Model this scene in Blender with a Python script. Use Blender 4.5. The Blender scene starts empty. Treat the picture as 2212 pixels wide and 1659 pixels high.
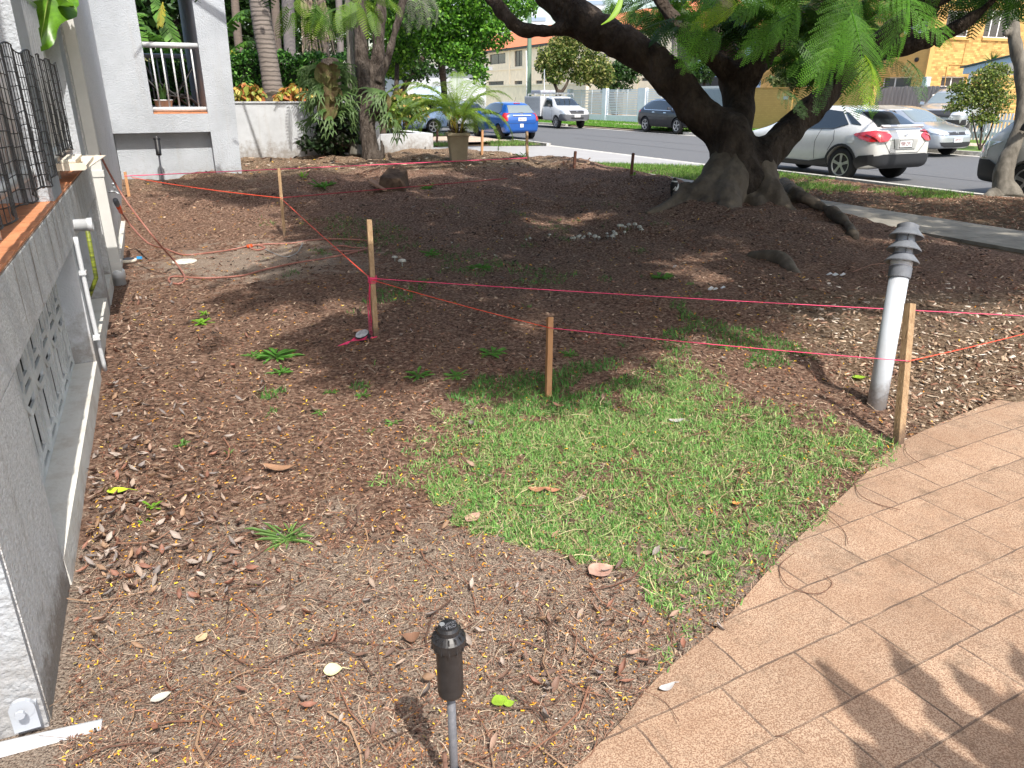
import bpy, bmesh, math, random
import numpy as np
from mathutils import Vector, Matrix, noise as mnoise
from mathutils.bvhtree import BVHTree
random.seed(7); rng = np.random.default_rng(7)
sc = bpy.context.scene
col = sc.collection
# ---------------------------------------------------------------- camera, sky, sun, exposure
cam_data = bpy.data.cameras.new('camera'); cam = bpy.data.objects.new('camera', cam_data); col.objects.link(cam)
cam.location = (0, 0, 1.6); cam.rotation_euler = (math.radians(90 - 21.3), 0, 0)
cam_data.sensor_width = 36; cam_data.lens = 36 * 1597.6 / 2212; cam_data.clip_end = 600; cam_data.clip_start = .05
sc.camera = cam
SUN_EL = math.radians(56); SH = Vector((.46, -.888, 0)).normalized()          # horizontal direction to the sun
w = bpy.data.worlds.new('World'); sc.world = w; w.use_nodes = True
sky = w.node_tree.nodes.new('ShaderNodeTexSky'); sky.sky_type = 'NISHITA'; sky.sun_disc = False
sky.sun_elevation = SUN_EL; sky.sun_rotation = math.atan2(SH.x, SH.y); sky.air_density = 1.2; sky.dust_density = 3.0; sky.ozone_density = .3
bg = w.node_tree.nodes['Background']; bg.inputs[1].default_value = .15
w.node_tree.links.new(sky.outputs[0], bg.inputs[0])
sl = bpy.data.lights.new('sun', 'SUN'); sl.energy = 2.9; sl.angle = math.radians(.5); sl.color = (1, .95, .87)
so = bpy.data.objects.new('sun', sl); col.objects.link(so); so.location = (5, -5, 20)
SD = Vector((SH.x * math.cos(SUN_EL), SH.y * math.cos(SUN_EL), math.sin(SUN_EL)))
so.rotation_euler = (-SD).to_track_quat('-Z', 'Y').to_euler()
sc.view_settings.view_transform = 'Standard'; sc.view_settings.look = 'None'; sc.view_settings.gamma = 1
sc.view_settings.exposure = 1.06
sc.cycles.max_bounces = 6; sc.cycles.diffuse_bounces = 3; sc.cycles.transparent_max_bounces = 6
# ---------------------------------------------------------------- survey of the place: pixel rays, street frame
F = 1597.6; PT = math.radians(21.3); CP, SP = math.cos(PT), math.sin(PT)
NA = np.array([.9063, .4226]); UA = np.array([-.4226, .9063])     # n: across (building -> street), u: along the street
def ray(x, y):
    r = (x - 1106) / F; d = (y - 829.5) / F
    return np.array([r, CP - d * SP, -SP - d * CP])
CAM = np.array([0, 0, 1.6])
def V(p): return Vector((float(p[0]), float(p[1]), float(p[2])))
def pt(x, y, t): return V(CAM + ray(x, y) * t)
def pz(x, y, z=0.): d = ray(x, y); return V(CAM + d * ((z - 1.6) / d[2]))
def pn(x, y, n): d = ray(x, y); return V(CAM + d * (n / (d[0] * NA[0] + d[1] * NA[1])))
def pu(x, y, u): d = ray(x, y); return V(CAM + d * (u / (d[0] * UA[0] + d[1] * UA[1])))
def nu(n, u, z=0.): return Vector((n * NA[0] + u * UA[0], n * NA[1] + u * UA[1], z))
def ton(x, y): return x * NA[0] + y * NA[1]
def tou(x, y): return x * UA[0] + y * UA[1]
def ss(a, b, x):
    t = np.clip((x - a) / (b - a), 0, 1); return t * t * (3 - 2 * t)
_wv = [(rng.uniform(0, 6.28), rng.uniform(.35, 1.3), rng.uniform(0, 6.28)) for _ in range(14)]
_wf = [(rng.uniform(0, 6.28), rng.uniform(.07, .25), rng.uniform(0, 6.28)) for _ in range(16)]
def wob(x, y, W, A):
    s = 0
    for a, l, p in W: s = s + np.sin((x * math.cos(a) + y * math.sin(a)) * 6.283 / l + p) * l
    return s * A
PAVE = [(-.6, .75), (.16, 1.4), (.43, 1.71), (.68, 1.95), (1.04, 2.37), (1.51, 2.87), (1.91, 3.28), (2.5, 3.69), (2.95, 3.95), (3.6, 4.15), (4.6, 4.3), (7, 4.4)]
def pave_side(x, y):                                              # >0 in the garden, metres from the edge of the paving
    return (y - np.interp(x, [p[0] for p in PAVE], [p[1] for p in PAVE])) * .72
NE = ([-50, 6, 9, 11, 13, 14.6, 16, 18, 60], [8.45, 8.45, 8.35, 8.1, 7.4, 6.4, 4.6, 3.6, 3.6])
def terr(x, y, fine=True):
    x = np.asarray(x, float); y = np.asarray(y, float)
    n = ton(x, y); u = tou(x, y)
    g = (.50 * ss(7.6, 14.6, y) + .12 * ss(14.5, 17, y)) * (1 - .72 * ss(1., 4.5, x))
    g = g + 0 * x
    vm = .16 * np.exp(-((x - 8.0)**2 + (y - 11.7)**2) / 1.6)
    g = g + .16 * np.exp(-((x - 3.3)**2 + (y - 10.6)**2) / 3.2) + .07 * np.exp(-((x - 3.4)**2 + (y - 4.9)**2) / .9)
    m = ss(.0, .35, pave_side(x, y))
    wall = ss(-.5, -.1, n)
    rough = (wob(x, y, _wv, .006) + (wob(x, y, _wf, .009) if fine else 0)) * m * (.35 + .65 * wall) * (.6 + 1.1 * ss(6, 12, y))
    pit = -.09 * np.exp(-(((x - 2.25) / .35)**2 + ((y - 4.25) / .16)**2))
    g = g + rough + pit * m
    ne = np.interp(u, NE[0], NE[1])
    k = ss(ne - .25, ne + .45, n)
    sd = u - (18.4 - (n - 10.26) * 1.02)
    return g * (1 - k) + (-.10 - .15 * ss(-.35, .1, sd) + vm + .02 * ss(10.3, 10.8, n) + (wob(x, y, _wf, .004) if fine else 0)) * k
def tz(x, y): return float(terr(x, y))
_T = np.geomspace(.9, 60, 420)
def hitn(xs, ys):                                                 # first ground hit of pixel rays (arrays)
    xs = np.asarray(xs, float); ys = np.asarray(ys, float); out = []
    for i in range(0, len(xs), 5000):
        x = xs[i:i+5000]; y = ys[i:i+5000]
        r = (x - 1106) / F; d = (y - 829.5) / F
        D = np.stack([r, CP - d * SP, -SP - d * CP], 1)
        PX = D[:, None, 0] * _T; PY = D[:, None, 1] * _T; PZ = 1.6 + D[:, None, 2] * _T
        h = PZ - terr(PX, PY, False)
        k = np.argmax(h < 0, axis=1); k = np.where(h.min(1) < 0, np.maximum(k, 1), len(_T) - 1)
        ii = np.arange(len(x)); a = h[ii, k - 1]; b = h[ii, k]; f = np.clip(a / (a - b + 1e-9), 0, 1)
        t = _T[k - 1] + (_T[k] - _T[k - 1]) * f
        q = np.stack([D[:, 0] * t, D[:, 1] * t], 1)
        out.append(np.column_stack([q, terr(q[:, 0], q[:, 1])]))
    return np.concatenate(out)
def gp(x, y): return V(hitn([x], [y])[0])
def projn(P):
    X, Y, Z = P[:, 0], P[:, 1], P[:, 2] - 1.6; D = CP * Y - SP * Z; D = np.where(D < .05, 1e-3, D)
    return 1106 + F * X / D, 829.5 - F * (SP * Y + CP * Z) / D, D
def inpoly(x, y, poly):
    c = np.zeros(len(x), bool); n = len(poly)
    for i in range(n):
        x1, y1 = poly[i]; x2, y2 = poly[(i + 1) % n]
        k = ((y1 > y) != (y2 > y)) & (x < (x2 - x1) * (y - y1) / (y2 - y1 + 1e-12) + x1); c ^= k
    return c
# ---------------------------------------------------------------- materials
MATS = {}
def mat(name, c, rough=.7, var=0., vs=4., c2=None, bump=0., bs=60., metal=0., spec=.4, trans=0., attr=False, coat=0., emit=None, alpha=1., brick=None, wave=None, thr=(.35, .65), st=(1, 1, 1), grime=None):
    if name in MATS: return MATS[name]
    m = bpy.data.materials.new(name); m.use_nodes = True; nt = m.node_tree; N = nt.nodes; L = nt.links
    b = N['Principled BSDF']; b.inputs['Roughness'].default_value = rough; b.inputs['Metallic'].default_value = metal
    b.inputs['Specular IOR Level'].default_value = spec; b.inputs['Coat Weight'].default_value = coat; b.inputs['Coat Roughness'].default_value = .05
    tc = N.new('ShaderNodeTexCoord'); mp = N.new('ShaderNodeMapping'); mp.inputs['Scale'].default_value = st; L.new(tc.outputs['Object'], mp.inputs[0]); co = mp.outputs[0]
    src = None
    if attr:
        a = N.new('ShaderNodeAttribute'); a.attribute_name = 'Col'; src = a.outputs['Color']
    else:
        r = N.new('ShaderNodeRGB'); r.outputs[0].default_value = (*c, 1); src = r.outputs[0]
    def mix(f, a, bb, mode='MIX'):
        x = N.new('ShaderNodeMix'); x.data_type = 'RGBA'; x.blend_type = mode
        if isinstance(f, float): x.inputs[0].default_value = f
        else: L.new(f, x.inputs[0])
        for s, k in ((a, 6), (bb, 7)):
            if isinstance(s, tuple): x.inputs[k].default_value = (*s, 1)
            else: L.new(s, x.inputs[k])
        return x.outputs[2]
    if brick:                                                     # (width, height, mortar, mortar colour, second colour, rotation)
        bt = N.new('ShaderNodeTexBrick'); bt.inputs['Scale'].default_value = 1; bt.inputs['Brick Width'].default_value = brick[0]; bt.inputs['Row Height'].default_value = brick[1]
        bt.inputs['Mortar Size'].default_value = brick[2]; bt.inputs['Mortar'].default_value = (*brick[3], 1); bt.inputs['Color1'].default_value = (*c, 1); bt.inputs['Color2'].default_value = (*brick[4], 1)
        bt.inputs['Mortar Smooth'].default_value = .2
        dt = N.new('ShaderNodeVectorMath'); dt.operation = 'DOT_PRODUCT'; dt.inputs[1].default_value = (brick[5][0], brick[5][1], 0); L.new(tc.outputs['Object'], dt.inputs[0])
        sx_ = N.new('ShaderNodeSeparateXYZ'); L.new(tc.outputs['Object'], sx_.inputs[0]); cx_ = N.new('ShaderNodeCombineXYZ'); L.new(dt.outputs['Value'], cx_.inputs[0]); L.new(sx_.outputs[2], cx_.inputs[1]); L.new(cx_.outputs[0], bt.inputs['Vector']); src = bt.outputs['Color']
    if var:
        n = N.new('ShaderNodeTexNoise'); n.inputs['Scale'].default_value = vs; n.inputs['Detail'].default_value = 7; n.inputs['Roughness'].default_value = .65; L.new(co, n.inputs[0])
        mr = N.new('ShaderNodeMapRange'); mr.inputs[1].default_value = thr[0]; mr.inputs[2].default_value = thr[1]; L.new(n.outputs[0], mr.inputs[0])
        if c2: 
            mm = N.new('ShaderNodeMath'); mm.operation = 'MULTIPLY'; mm.inputs[1].default_value = var; L.new(mr.outputs[0], mm.inputs[0]); src = mix(mm.outputs[0], src, c2)
        else:
            mr.inputs[3].default_value = 1 - var; mr.inputs[4].default_value = 1 + var; src = mix(1., src, mr.outputs[0], 'MULTIPLY')
    if grime:                                                     # (height, colour, strength): soil splash and dirt near the base, faint runs higher up
        sg = N.new('ShaderNodeSeparateXYZ'); L.new(tc.outputs['Object'], sg.inputs[0]); ga = N.new('ShaderNodeMapRange'); ga.inputs[1].default_value = grime[0]; ga.inputs[2].default_value = 0; L.new(sg.outputs[2], ga.inputs[0])
        gn = N.new('ShaderNodeTexNoise'); gn.inputs['Scale'].default_value = 9; gn.inputs['Detail'].default_value = 8; gn.inputs['Roughness'].default_value = .75; L.new(tc.outputs['Object'], gn.inputs[0]); gm = N.new('ShaderNodeMath'); gm.operation = 'MULTIPLY_ADD'; L.new(ga.outputs[0], gm.inputs[0]); gm.inputs[1].default_value = .45; L.new(gn.outputs[0], gm.inputs[2])
        gr = N.new('ShaderNodeMapRange'); gr.inputs[1].default_value = .58; gr.inputs[2].default_value = .85; gr.inputs[4].default_value = grime[2]; L.new(gm.outputs[0], gr.inputs[0]); src = mix(gr.outputs[0], src, grime[1])
        mq = N.new('ShaderNodeMapping'); mq.inputs['Scale'].default_value = (14, 14, .8); L.new(tc.outputs['Object'], mq.inputs[0]); g2 = N.new('ShaderNodeTexNoise'); g2.inputs['Scale'].default_value = 1; g2.inputs['Detail'].default_value = 5; L.new(mq.outputs[0], g2.inputs[0])
        g3 = N.new('ShaderNodeMapRange'); g3.inputs[1].default_value = .56; g3.inputs[2].default_value = .78; g3.inputs[4].default_value = .35 * grime[2]; L.new(g2.outputs[0], g3.inputs[0]); src = mix(g3.outputs[0], src, tuple(q * 1.6 for q in grime[1]))
    if wave:                                                      # (bands per metre, band colour, strength): rings round a trunk
        wv = N.new('ShaderNodeTexWave'); wv.bands_direction = 'Z'; wv.inputs['Scale'].default_value = wave[0]; wv.inputs['Distortion'].default_value = 2.2; wv.inputs['Detail'].default_value = 3; wv.inputs['Detail Scale'].default_value = 1.5; L.new(tc.outputs['Object'], wv.inputs[0])
        mw_ = N.new('ShaderNodeMapRange'); mw_.inputs[1].default_value = .45; mw_.inputs[2].default_value = .05; mw_.inputs[4].default_value = wave[2]; L.new(wv.outputs['Fac'], mw_.inputs[0]); src = mix(mw_.outputs[0], src, wave[1])
    L.new(src, b.inputs['Base Color'])
    if bump:
        n2 = N.new('ShaderNodeTexNoise'); n2.inputs['Scale'].default_value = bs; n2.inputs['Detail'].default_value = 5; L.new(co, n2.inputs[0])
        bp = N.new('ShaderNodeBump'); bp.inputs['Strength'].default_value = bump; bp.inputs['Distance'].default_value = .01; L.new(n2.outputs[0], bp.inputs['Height']); L.new(bp.outputs[0], b.inputs['Normal'])
    if trans:
        tr = N.new('ShaderNodeBsdfTranslucent'); L.new(src, tr.inputs[0]); ms = N.new('ShaderNodeMixShader'); ms.inputs[0].default_value = trans
        L.new(b.outputs[0], ms.inputs[1]); L.new(tr.outputs[0], ms.inputs[2]); L.new(ms.outputs[0], N['Material Output'].inputs[0])
    if alpha < 1: b.inputs['Transmission Weight'].default_value = 1 - alpha; b.inputs['IOR'].default_value = 1.1
    if emit: b.inputs['Emission Color'].default_value = (*emit, 1); b.inputs['Emission Strength'].default_value = 1
    MATS[name] = m; return m
# ---------------------------------------------------------------- object helpers
def top_loc(p):
    while p.parent is not None: p = p.parent
    return p.location
def setp(o, label=None, cat=None, group=None, kind=None):
    if label: o['label'] = label
    if cat: o['category'] = cat
    if group: o['group'] = group
    if kind: o['kind'] = kind
    return o
def thing(name, label, cat, loc=(0, 0, 0), group=None):
    o = bpy.data.objects.new(name, None); col.objects.link(o); o.location = loc; o.empty_display_size = .1
    return setp(o, label, cat, group)
def link(name, me, m, parent=None, smooth=False):
    o = bpy.data.objects.new(name, me); col.objects.link(o)
    if m is not None:
        for x in (m if isinstance(m, (list, tuple)) else [m]): me.materials.append(x)
    if parent is not None:
        o.parent = parent; l = top_loc(parent)
        if l.length > 0: me.transform(Matrix.Translation(-l))
    if smooth: me.polygons.foreach_set('use_smooth', [True] * len(me.polygons))
    return o
class MB:
    def __init__(s): s.v = []; s.f = []; s.mi = []
    def add(s, vs, fs, mi=0):
        k = len(s.v); s.v += [tuple(v) for v in vs]; s.f += [tuple(i + k for i in f) for f in fs]; s.mi += [mi] * len(fs); return s
    def hexa(s, c, mi=0):                                         # 8 corners: bottom 4 ccw, top 4 ccw
        return s.add(c, [(3, 2, 1, 0), (4, 5, 6, 7), (0, 1, 5, 4), (1, 2, 6, 5), (2, 3, 7, 6), (3, 0, 4, 7)], mi)
    def box(s, x0, x1, y0, y1, z0, z1, mi=0):
        return s.hexa([(x0, y0, z0), (x1, y0, z0), (x1, y1, z0), (x0, y1, z0), (x0, y0, z1), (x1, y0, z1), (x1, y1, z1), (x0, y1, z1)], mi)
    def nbox(s, n0, n1, u0, u1, z0, z1, mi=0):                    # box in the street frame
        return s.hexa([nu(n0, u0, z0), nu(n1, u0, z0), nu(n1, u1, z0), nu(n0, u1, z0), nu(n0, u0, z1), nu(n1, u0, z1), nu(n1, u1, z1), nu(n0, u1, z1)], mi)
    def quad(s, a, b, c, d, mi=0): return s.add([a, b, c, d], [(0, 1, 2, 3)], mi)
    def tube(s, pts, r, k=8, caps=True, flat=None, mi=0):
        pts = [Vector(p) for p in pts]; n = len(pts); rs = r if isinstance(r, (list, tuple)) else [r] * n
        vs = []; up = None
        for i, p in enumerate(pts):
            t = (pts[min(i + 1, n - 1)] - pts[max(i - 1, 0)])
            if t.length < 1e-9: t = Vector((0, 0, 1))
            t.normalize()
            if up is None: up = t.cross(Vector((0, 0, 1)) if abs(t.z) < .9 else Vector((1, 0, 0))).normalized()
            up = (up - t * up.dot(t)); up = up.normalized() if up.length > 1e-6 else t.orthogonal().normalized()
            w_ = t.cross(up)
            for j in range(k):
                a = 6.28318 * j / k; vs.append(p + (up * math.cos(a) + w_ * math.sin(a) * (flat or 1)) * rs[i])
        fs = [(i*k+j, i*k+(j+1) % k, (i+1)*k+(j+1) % k, (i+1)*k+j) for i in range(n-1) for j in range(k)]
        if caps: fs += [tuple(range(k-1, -1, -1)), tuple(range((n-1)*k, n*k))]
        return s.add(vs, fs, mi)
    def lathe(s, prof, c=(0, 0, 0), k=24, axis=None, mi=0):       # prof: (radius, height) along axis
        c = Vector(c); ax = Vector(axis or (0, 0, 1)).normalized(); e1 = ax.orthogonal().normalized(); e2 = ax.cross(e1)
        vs = [c + ax * h + (e1 * math.cos(6.28318*j/k) + e2 * math.sin(6.28318*j/k)) * max(r, 1e-4) for r, h in prof for j in range(k)]
        fs = [(i*k+j, i*k+(j+1) % k, (i+1)*k+(j+1) % k, (i+1)*k+j) for i in range(len(prof)-1) for j in range(k)]
        fs += [tuple(range(k-1, -1, -1)), tuple(range((len(prof)-1)*k, len(prof)*k))]
        return s.add(vs, fs, mi)
    def build(s, name, m, parent=None, smooth=False, bevel=0.):
        me = bpy.data.meshes.new(name); me.from_pydata(s.v, [], s.f); me.update()
        if any(s.mi): me.polygons.foreach_set('material_index', s.mi)
        if bevel:
            bm = bmesh.new(); bm.from_mesh(me); ed = [e for e in bm.edges if len(e.link_faces) == 2 and e.calc_face_angle(0) > .6]
            bmesh.ops.bevel(bm, geom=ed, offset=bevel, segments=2, affect='EDGES', profile=.7); bm.to_mesh(me); bm.free()
        o = link(name, me, m, parent, smooth)
        return o
def npmesh(name, Vv, Ff, m, cols=None, parent=None, smooth=False):
    me = bpy.data.meshes.new(name); k = Ff.shape[1]
    me.vertices.add(len(Vv)); me.vertices.foreach_set('co', np.ascontiguousarray(Vv, np.float32).ravel())
    me.loops.add(Ff.size); me.loops.foreach_set('vertex_index', np.ascontiguousarray(Ff, np.int32).ravel())
    me.polygons.add(len(Ff)); me.polygons.foreach_set('loop_start', np.arange(0, Ff.size, k, dtype=np.int32))
    try: me.polygons.foreach_set('loop_total', np.full(len(Ff), k, np.int32))
    except Exception: pass
    if cols is not None:
        a = me.color_attributes.new('Col', 'FLOAT_COLOR', 'POINT'); a.data.foreach_set('color', np.column_stack([cols, np.ones(len(cols))]).astype(np.float32).ravel())
    me.update(); me.validate()
    return link(name, me, m, parent, smooth)
def rotm(yaw, pitch, roll):
    cy, sy, cx, sx, cz, sz = np.cos(yaw), np.sin(yaw), np.cos(pitch), np.sin(pitch), np.cos(roll), np.sin(roll)
    z = np.zeros_like(cy); o = np.ones_like(cy)
    Rz = np.stack([np.stack([cy, -sy, z], 1), np.stack([sy, cy, z], 1), np.stack([z, z, o], 1)], 1)
    Rx = np.stack([np.stack([o, z, z], 1), np.stack([z, cx, -sx], 1), np.stack([z, sx, cx], 1)], 1)
    Ry = np.stack([np.stack([cz, z, sz], 1), np.stack([z, o, z], 1), np.stack([-sz, z, cz], 1)], 1)
    return Rz @ Rx @ Ry
def scatter(name, tv, tf, P, R, S, cols, m, parent=None):
    tv = np.asarray(tv, float); tf = np.asarray(tf); n = len(P); S = np.asarray(S, float)
    if S.ndim == 1: S = np.repeat(S[:, None], 3, 1)
    Vv = np.einsum('nij,nkj->nki', R, tv[None] * S[:, None, :]) + P[:, None, :]
    Ff = tf[None] + (np.arange(n) * len(tv))[:, None, None]
    return npmesh(name, Vv.reshape(-1, 3), Ff.reshape(-1, tf.shape[1]), m, np.repeat(cols, len(tv), 0), parent)
def pick(pal, n, jit=.15):
    c = np.array(pal)[rng.integers(0, len(pal), n)]
    return np.clip(c * (1 + rng.uniform(-jit, jit, (n, 1))) , 0, 1)
LEAF = ([(0, 0, 0), (.32, .4, .08), (0, 1, -.06), (-.32, .4, .08), (0, .45, 0)], [(0, 1, 4, 4), (1, 2, 4, 4), (2, 3, 4, 4), (3, 0, 4, 4)])
LEAF = ([(0, 0, 0), (.34, .35, .1), (.26, .75, .06), (0, 1, -.08), (-.26, .75, .06), (-.34, .35, .1)], [(0, 1, 2, 3), (0, 3, 4, 5)])
def leaves(name, P, size, pal, m, parent=None, jit=.25, pitch=(-1.2, 1.2)):
    n = len(P); R = rotm(rng.uniform(0, 6.28, n), rng.uniform(*pitch, n), rng.uniform(-1., 1., n))
    return scatter(name, *LEAF, P, R, size * rng.uniform(.6, 1.25, n), pick(pal, n, jit), m, parent)
def cloud(blobs, n, shell=.55):                                   # points in a union of lumpy ellipsoids, mostly towards their skins
    w_ = np.array([b[3] * b[4] * b[5] for b in blobs])**.66; w_ = w_ / w_.sum(); out = []
    for b, q in zip(blobs, (w_ * n).astype(int) + 1):
        d = rng.normal(size=(q, 3)); d /= np.linalg.norm(d, axis=1)[:, None]
        r = shell + (1 - shell) * rng.random(q)**.6
        lump = 1 + .18 * np.sin(d[:, 0] * 5 + b[0] * 3) * np.sin(d[:, 1] * 5 + b[1]) + .14 * np.sin(d[:, 2] * 7 + b[2] * 2 + d[:, 0] * 4)
        out.append(np.array(b[:3]) + d * (r * lump)[:, None] * np.array(b[3:6]))
    return np.concatenate(out)
def vox(mb, voxel, name, m, parent, amp=0., fs=3., amp2=0., fs2=12.):   # fuse tubes into one trunk surface with bark relief
    o = mb.build(name, m, None); md = o.modifiers.new('r', 'REMESH'); md.mode = 'VOXEL'; md.voxel_size = voxel
    dg = bpy.context.evaluated_depsgraph_get(); me = bpy.data.meshes.new_from_object(o.evaluated_get(dg)); bpy.data.objects.remove(o); me.name = name
    n = len(me.vertices); co = np.empty(n * 3, np.float32); no = np.empty(n * 3, np.float32); me.vertices.foreach_get('co', co); me.vertex_normals.foreach_get('vector', no)
    co = co.reshape(-1, 3); no = no.reshape(-1, 3)
    if amp or amp2:
        d = np.array([mnoise.noise(Vector((c[0]*fs, c[1]*fs, c[2]*fs*.6))) * amp + mnoise.noise(Vector((c[0]*fs2, c[1]*fs2, c[2]*fs2*.5))) * amp2 for c in co.tolist()])
        co = co + no * d[:, None]; me.vertices.foreach_set('co', co.astype(np.float32).ravel())
    me.update(); me.materials.clear(); return link(name, me, m, parent, True)
def spline(P, k=6):
    P = [Vector(p) for p in P]; Q = [P[0]] + P + [P[-1]]; out = []
    for i in range(len(P) - 1):
        a, b, c, d = Q[i:i+4]
        for j in range(k):
            t = j / k; out.append(.5 * ((2*b) + (c - a)*t + (2*a - 5*b + 4*c - d)*t*t + (3*b - 3*c + d - a)*t*t*t))
    return out + [P[-1]]
def textmesh(name, s, size, m, parent, M, ext=.001, align='CENTER'):
    cu = bpy.data.curves.new(name, 'FONT'); cu.body = s; cu.size = size; cu.extrude = ext; cu.align_x = align; cu.align_y = 'CENTER'
    o = bpy.data.objects.new(name, cu); col.objects.link(o); dg = bpy.context.evaluated_depsgraph_get()
    me = bpy.data.meshes.new_from_object(o.evaluated_get(dg)); bpy.data.objects.remove(o); me.transform(M); me.materials.clear()
    return link(name, me, m, parent)
def copy_tree(o, parent=None):
    c = o.copy(); col.objects.link(c)
    if parent is not None: c.parent = parent
    for ch in list(o.children): copy_tree(ch, c)
    return c
# ================================================================ SETTING: ground, road, paths
def ground_mat():
    m = bpy.data.materials.new('garden_soil'); m.use_nodes = True; nt = m.node_tree; N = nt.nodes; L = nt.links; b = N['Principled BSDF']; b.inputs['Roughness'].default_value = .95; b.inputs['Specular IOR Level'].default_value = .15
    tc = N.new('ShaderNodeTexCoord').outputs['Object']
    at = N.new('ShaderNodeAttribute'); at.attribute_name = 'Col'; sep = N.new('ShaderNodeSeparateColor'); L.new(at.outputs['Color'], sep.inputs[0])
    def nz(s, d=6, r=.7):
        n = N.new('ShaderNodeTexNoise'); n.inputs['Scale'].default_value = s; n.inputs['Detail'].default_value = d; n.inputs['Roughness'].default_value = r; L.new(tc, n.inputs[0]); return n.outputs[0]
    def ramp(f, st):
        r = N.new('ShaderNodeValToRGB'); e = r.color_ramp.elements
        while len(e) < len(st): e.new(.5)
        for q, (p, c) in zip(e, st): q.position = p; q.color = (*c, 1)
        L.new(f, r.inputs[0]); return r.outputs[0]
    def mix(f, a, c):
        x = N.new('ShaderNodeMix'); x.data_type = 'RGBA'; L.new(f, x.inputs[0]); L.new(a, x.inputs[6]); L.new(c, x.inputs[7]); return x.outputs[2]
    def madd(a, b_, op='ADD'):
        x = N.new('ShaderNodeMath'); x.operation = op
        for i, q in enumerate((a, b_)):
            if isinstance(q, float): x.inputs[i].default_value = q
            else: L.new(q, x.inputs[i])
        return x.outputs[0]
    n1 = nz(38); n2 = nz(5); n3 = nz(140, 3)
    mul = ramp(n1, [(.34, (.055, .036, .028)), (.46, (.19, .11, .076)), (.56, (.36, .225, .16)), (.68, (.56, .42, .31))])
    chip = ramp(n1, [(.3, (.05, .032, .02)), (.45, (.17, .11, .07)), (.56, (.34, .245, .165)), (.7, (.58, .47, .36))])
    sand = ramp(n3, [(.34, (.07, .05, .042)), (.44, (.27, .20, .155)), (.54, (.48, .38, .30)), (.7, (.62, .52, .43))])
    out = ramp(nz(26), [(.3, (.06, .04, .025)), (.5, (.13, .09, .055)), (.7, (.26, .19, .13))])
    def mask(ch, amt=1.2):
        a = madd(n2, -.5); a = madd(a, amt, 'MULTIPLY'); a = madd(a, ch); mr = N.new('ShaderNodeMapRange'); mr.inputs[1].default_value = .35; mr.inputs[2].default_value = .65; L.new(a, mr.inputs[0]); return mr.outputs[0]
    c = mix(mask(sep.outputs[1]), mul, chip); c = mix(mask(sep.outputs[0], 2.2), c, sand); c = mix(mask(sep.outputs[2]), c, out)
    L.new(c, b.inputs['Base Color'])
    bp = N.new('ShaderNodeBump'); bp.inputs['Strength'].default_value = 1.; bp.inputs['Distance'].default_value = .03; L.new(madd(n1, n3), bp.inputs['Height']); L.new(bp.outputs[0], b.inputs['Normal'])
    return m
def grid_ground():
    us = np.unique(np.concatenate([np.arange(-7, 0, .25), np.arange(0, 10, .045), np.arange(10, 18, .07), np.arange(18, 60, .5)]))
    ns = np.unique(np.concatenate([np.arange(-3, -.6, .2), np.arange(-.6, 5, .045), np.arange(5, 9.2, .07), np.arange(9.2, 13.31, .25)]))
    A, B = np.meshgrid(ns, us); X = A * NA[0] + B * UA[0]; Y = A * NA[1] + B * UA[1]; Z = terr(X, Y)
    d = pave_side(X, Y); Z = np.where(d < -.06, np.minimum(Z, -.06), Z)
    sand = np.clip(ss(3.4, 1.7, Y) * .80 + .3 * np.exp(-((X - .35)**2 / .3 + (Y - 2.2)**2 / .25)) + .55 * np.exp(-((X + 2.6)**2 / 1.6 + (Y - 7.6)**2 / 1.2)) * 1.6 + .35*np.exp(-((X + .1)**2 / .5 + (Y - 1.8)**2 / .3)), 0, 1)
    chip = np.clip(ss(1.6, 2.6, X) * ss(7.0, 5.4, Y) * 1.1 + .7 * ss(12.2, 13.5, Y) * ss(3, 0, X) + .5*ss(9.8, 11.5, Y)*ss(-2, -4, X), 0, 1)
    outm = ss(8.6, 8.9, A)
    Vv = np.column_stack([X.ravel(), Y.ravel(), Z.ravel()]); h, w_ = A.shape
    i = (np.arange(h - 1)[:, None] * w_ + np.arange(w_ - 1)[None]).ravel()
    Ff = np.column_stack([i, i + 1, i + w_ + 1, i + w_])
    o = npmesh('ground', Vv, Ff, ground_mat(), np.column_stack([sand.ravel(), chip.ravel(), outm.ravel()]), None, True); setp(o, kind='structure')
grid_ground()
def strip(name, n0, n1, u0, u1, z, m, kind='structure', zn=None, dn=None):
    b = MB(); zz = z if zn is None else zn; b.quad(nu(n0, u0, z), nu(n1, u0, zz), nu(n1, u1, zz), nu(n0, u1, z)); return setp(b.build(name, m), kind=kind)
GRASSB = mat('turf_base', (.07, .11, .025), .9, .7, 1.2, c2=(.20, .17, .09), bump=.6, bs=25)
b = MB(); b.quad((-400, -400, -.24), (400, -400, -.24), (400, 500, -.24), (-400, 500, -.24)); setp(b.build('terrain', GRASSB), kind='structure')
asph = mat('asphalt', (.105, .107, .110), .85, .28, 130, bump=.5, bs=150)
conc = mat('old_concrete', (.235, .215, .18), .85, .3, 3., bump=.3, bs=80)
conc2 = mat('kerb_concrete', (.42, .405, .37), .85, .3, 9., bump=.4, bs=60)
strip('road', 13.42, 23.2, -30, 160, -.15, asph)
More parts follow.
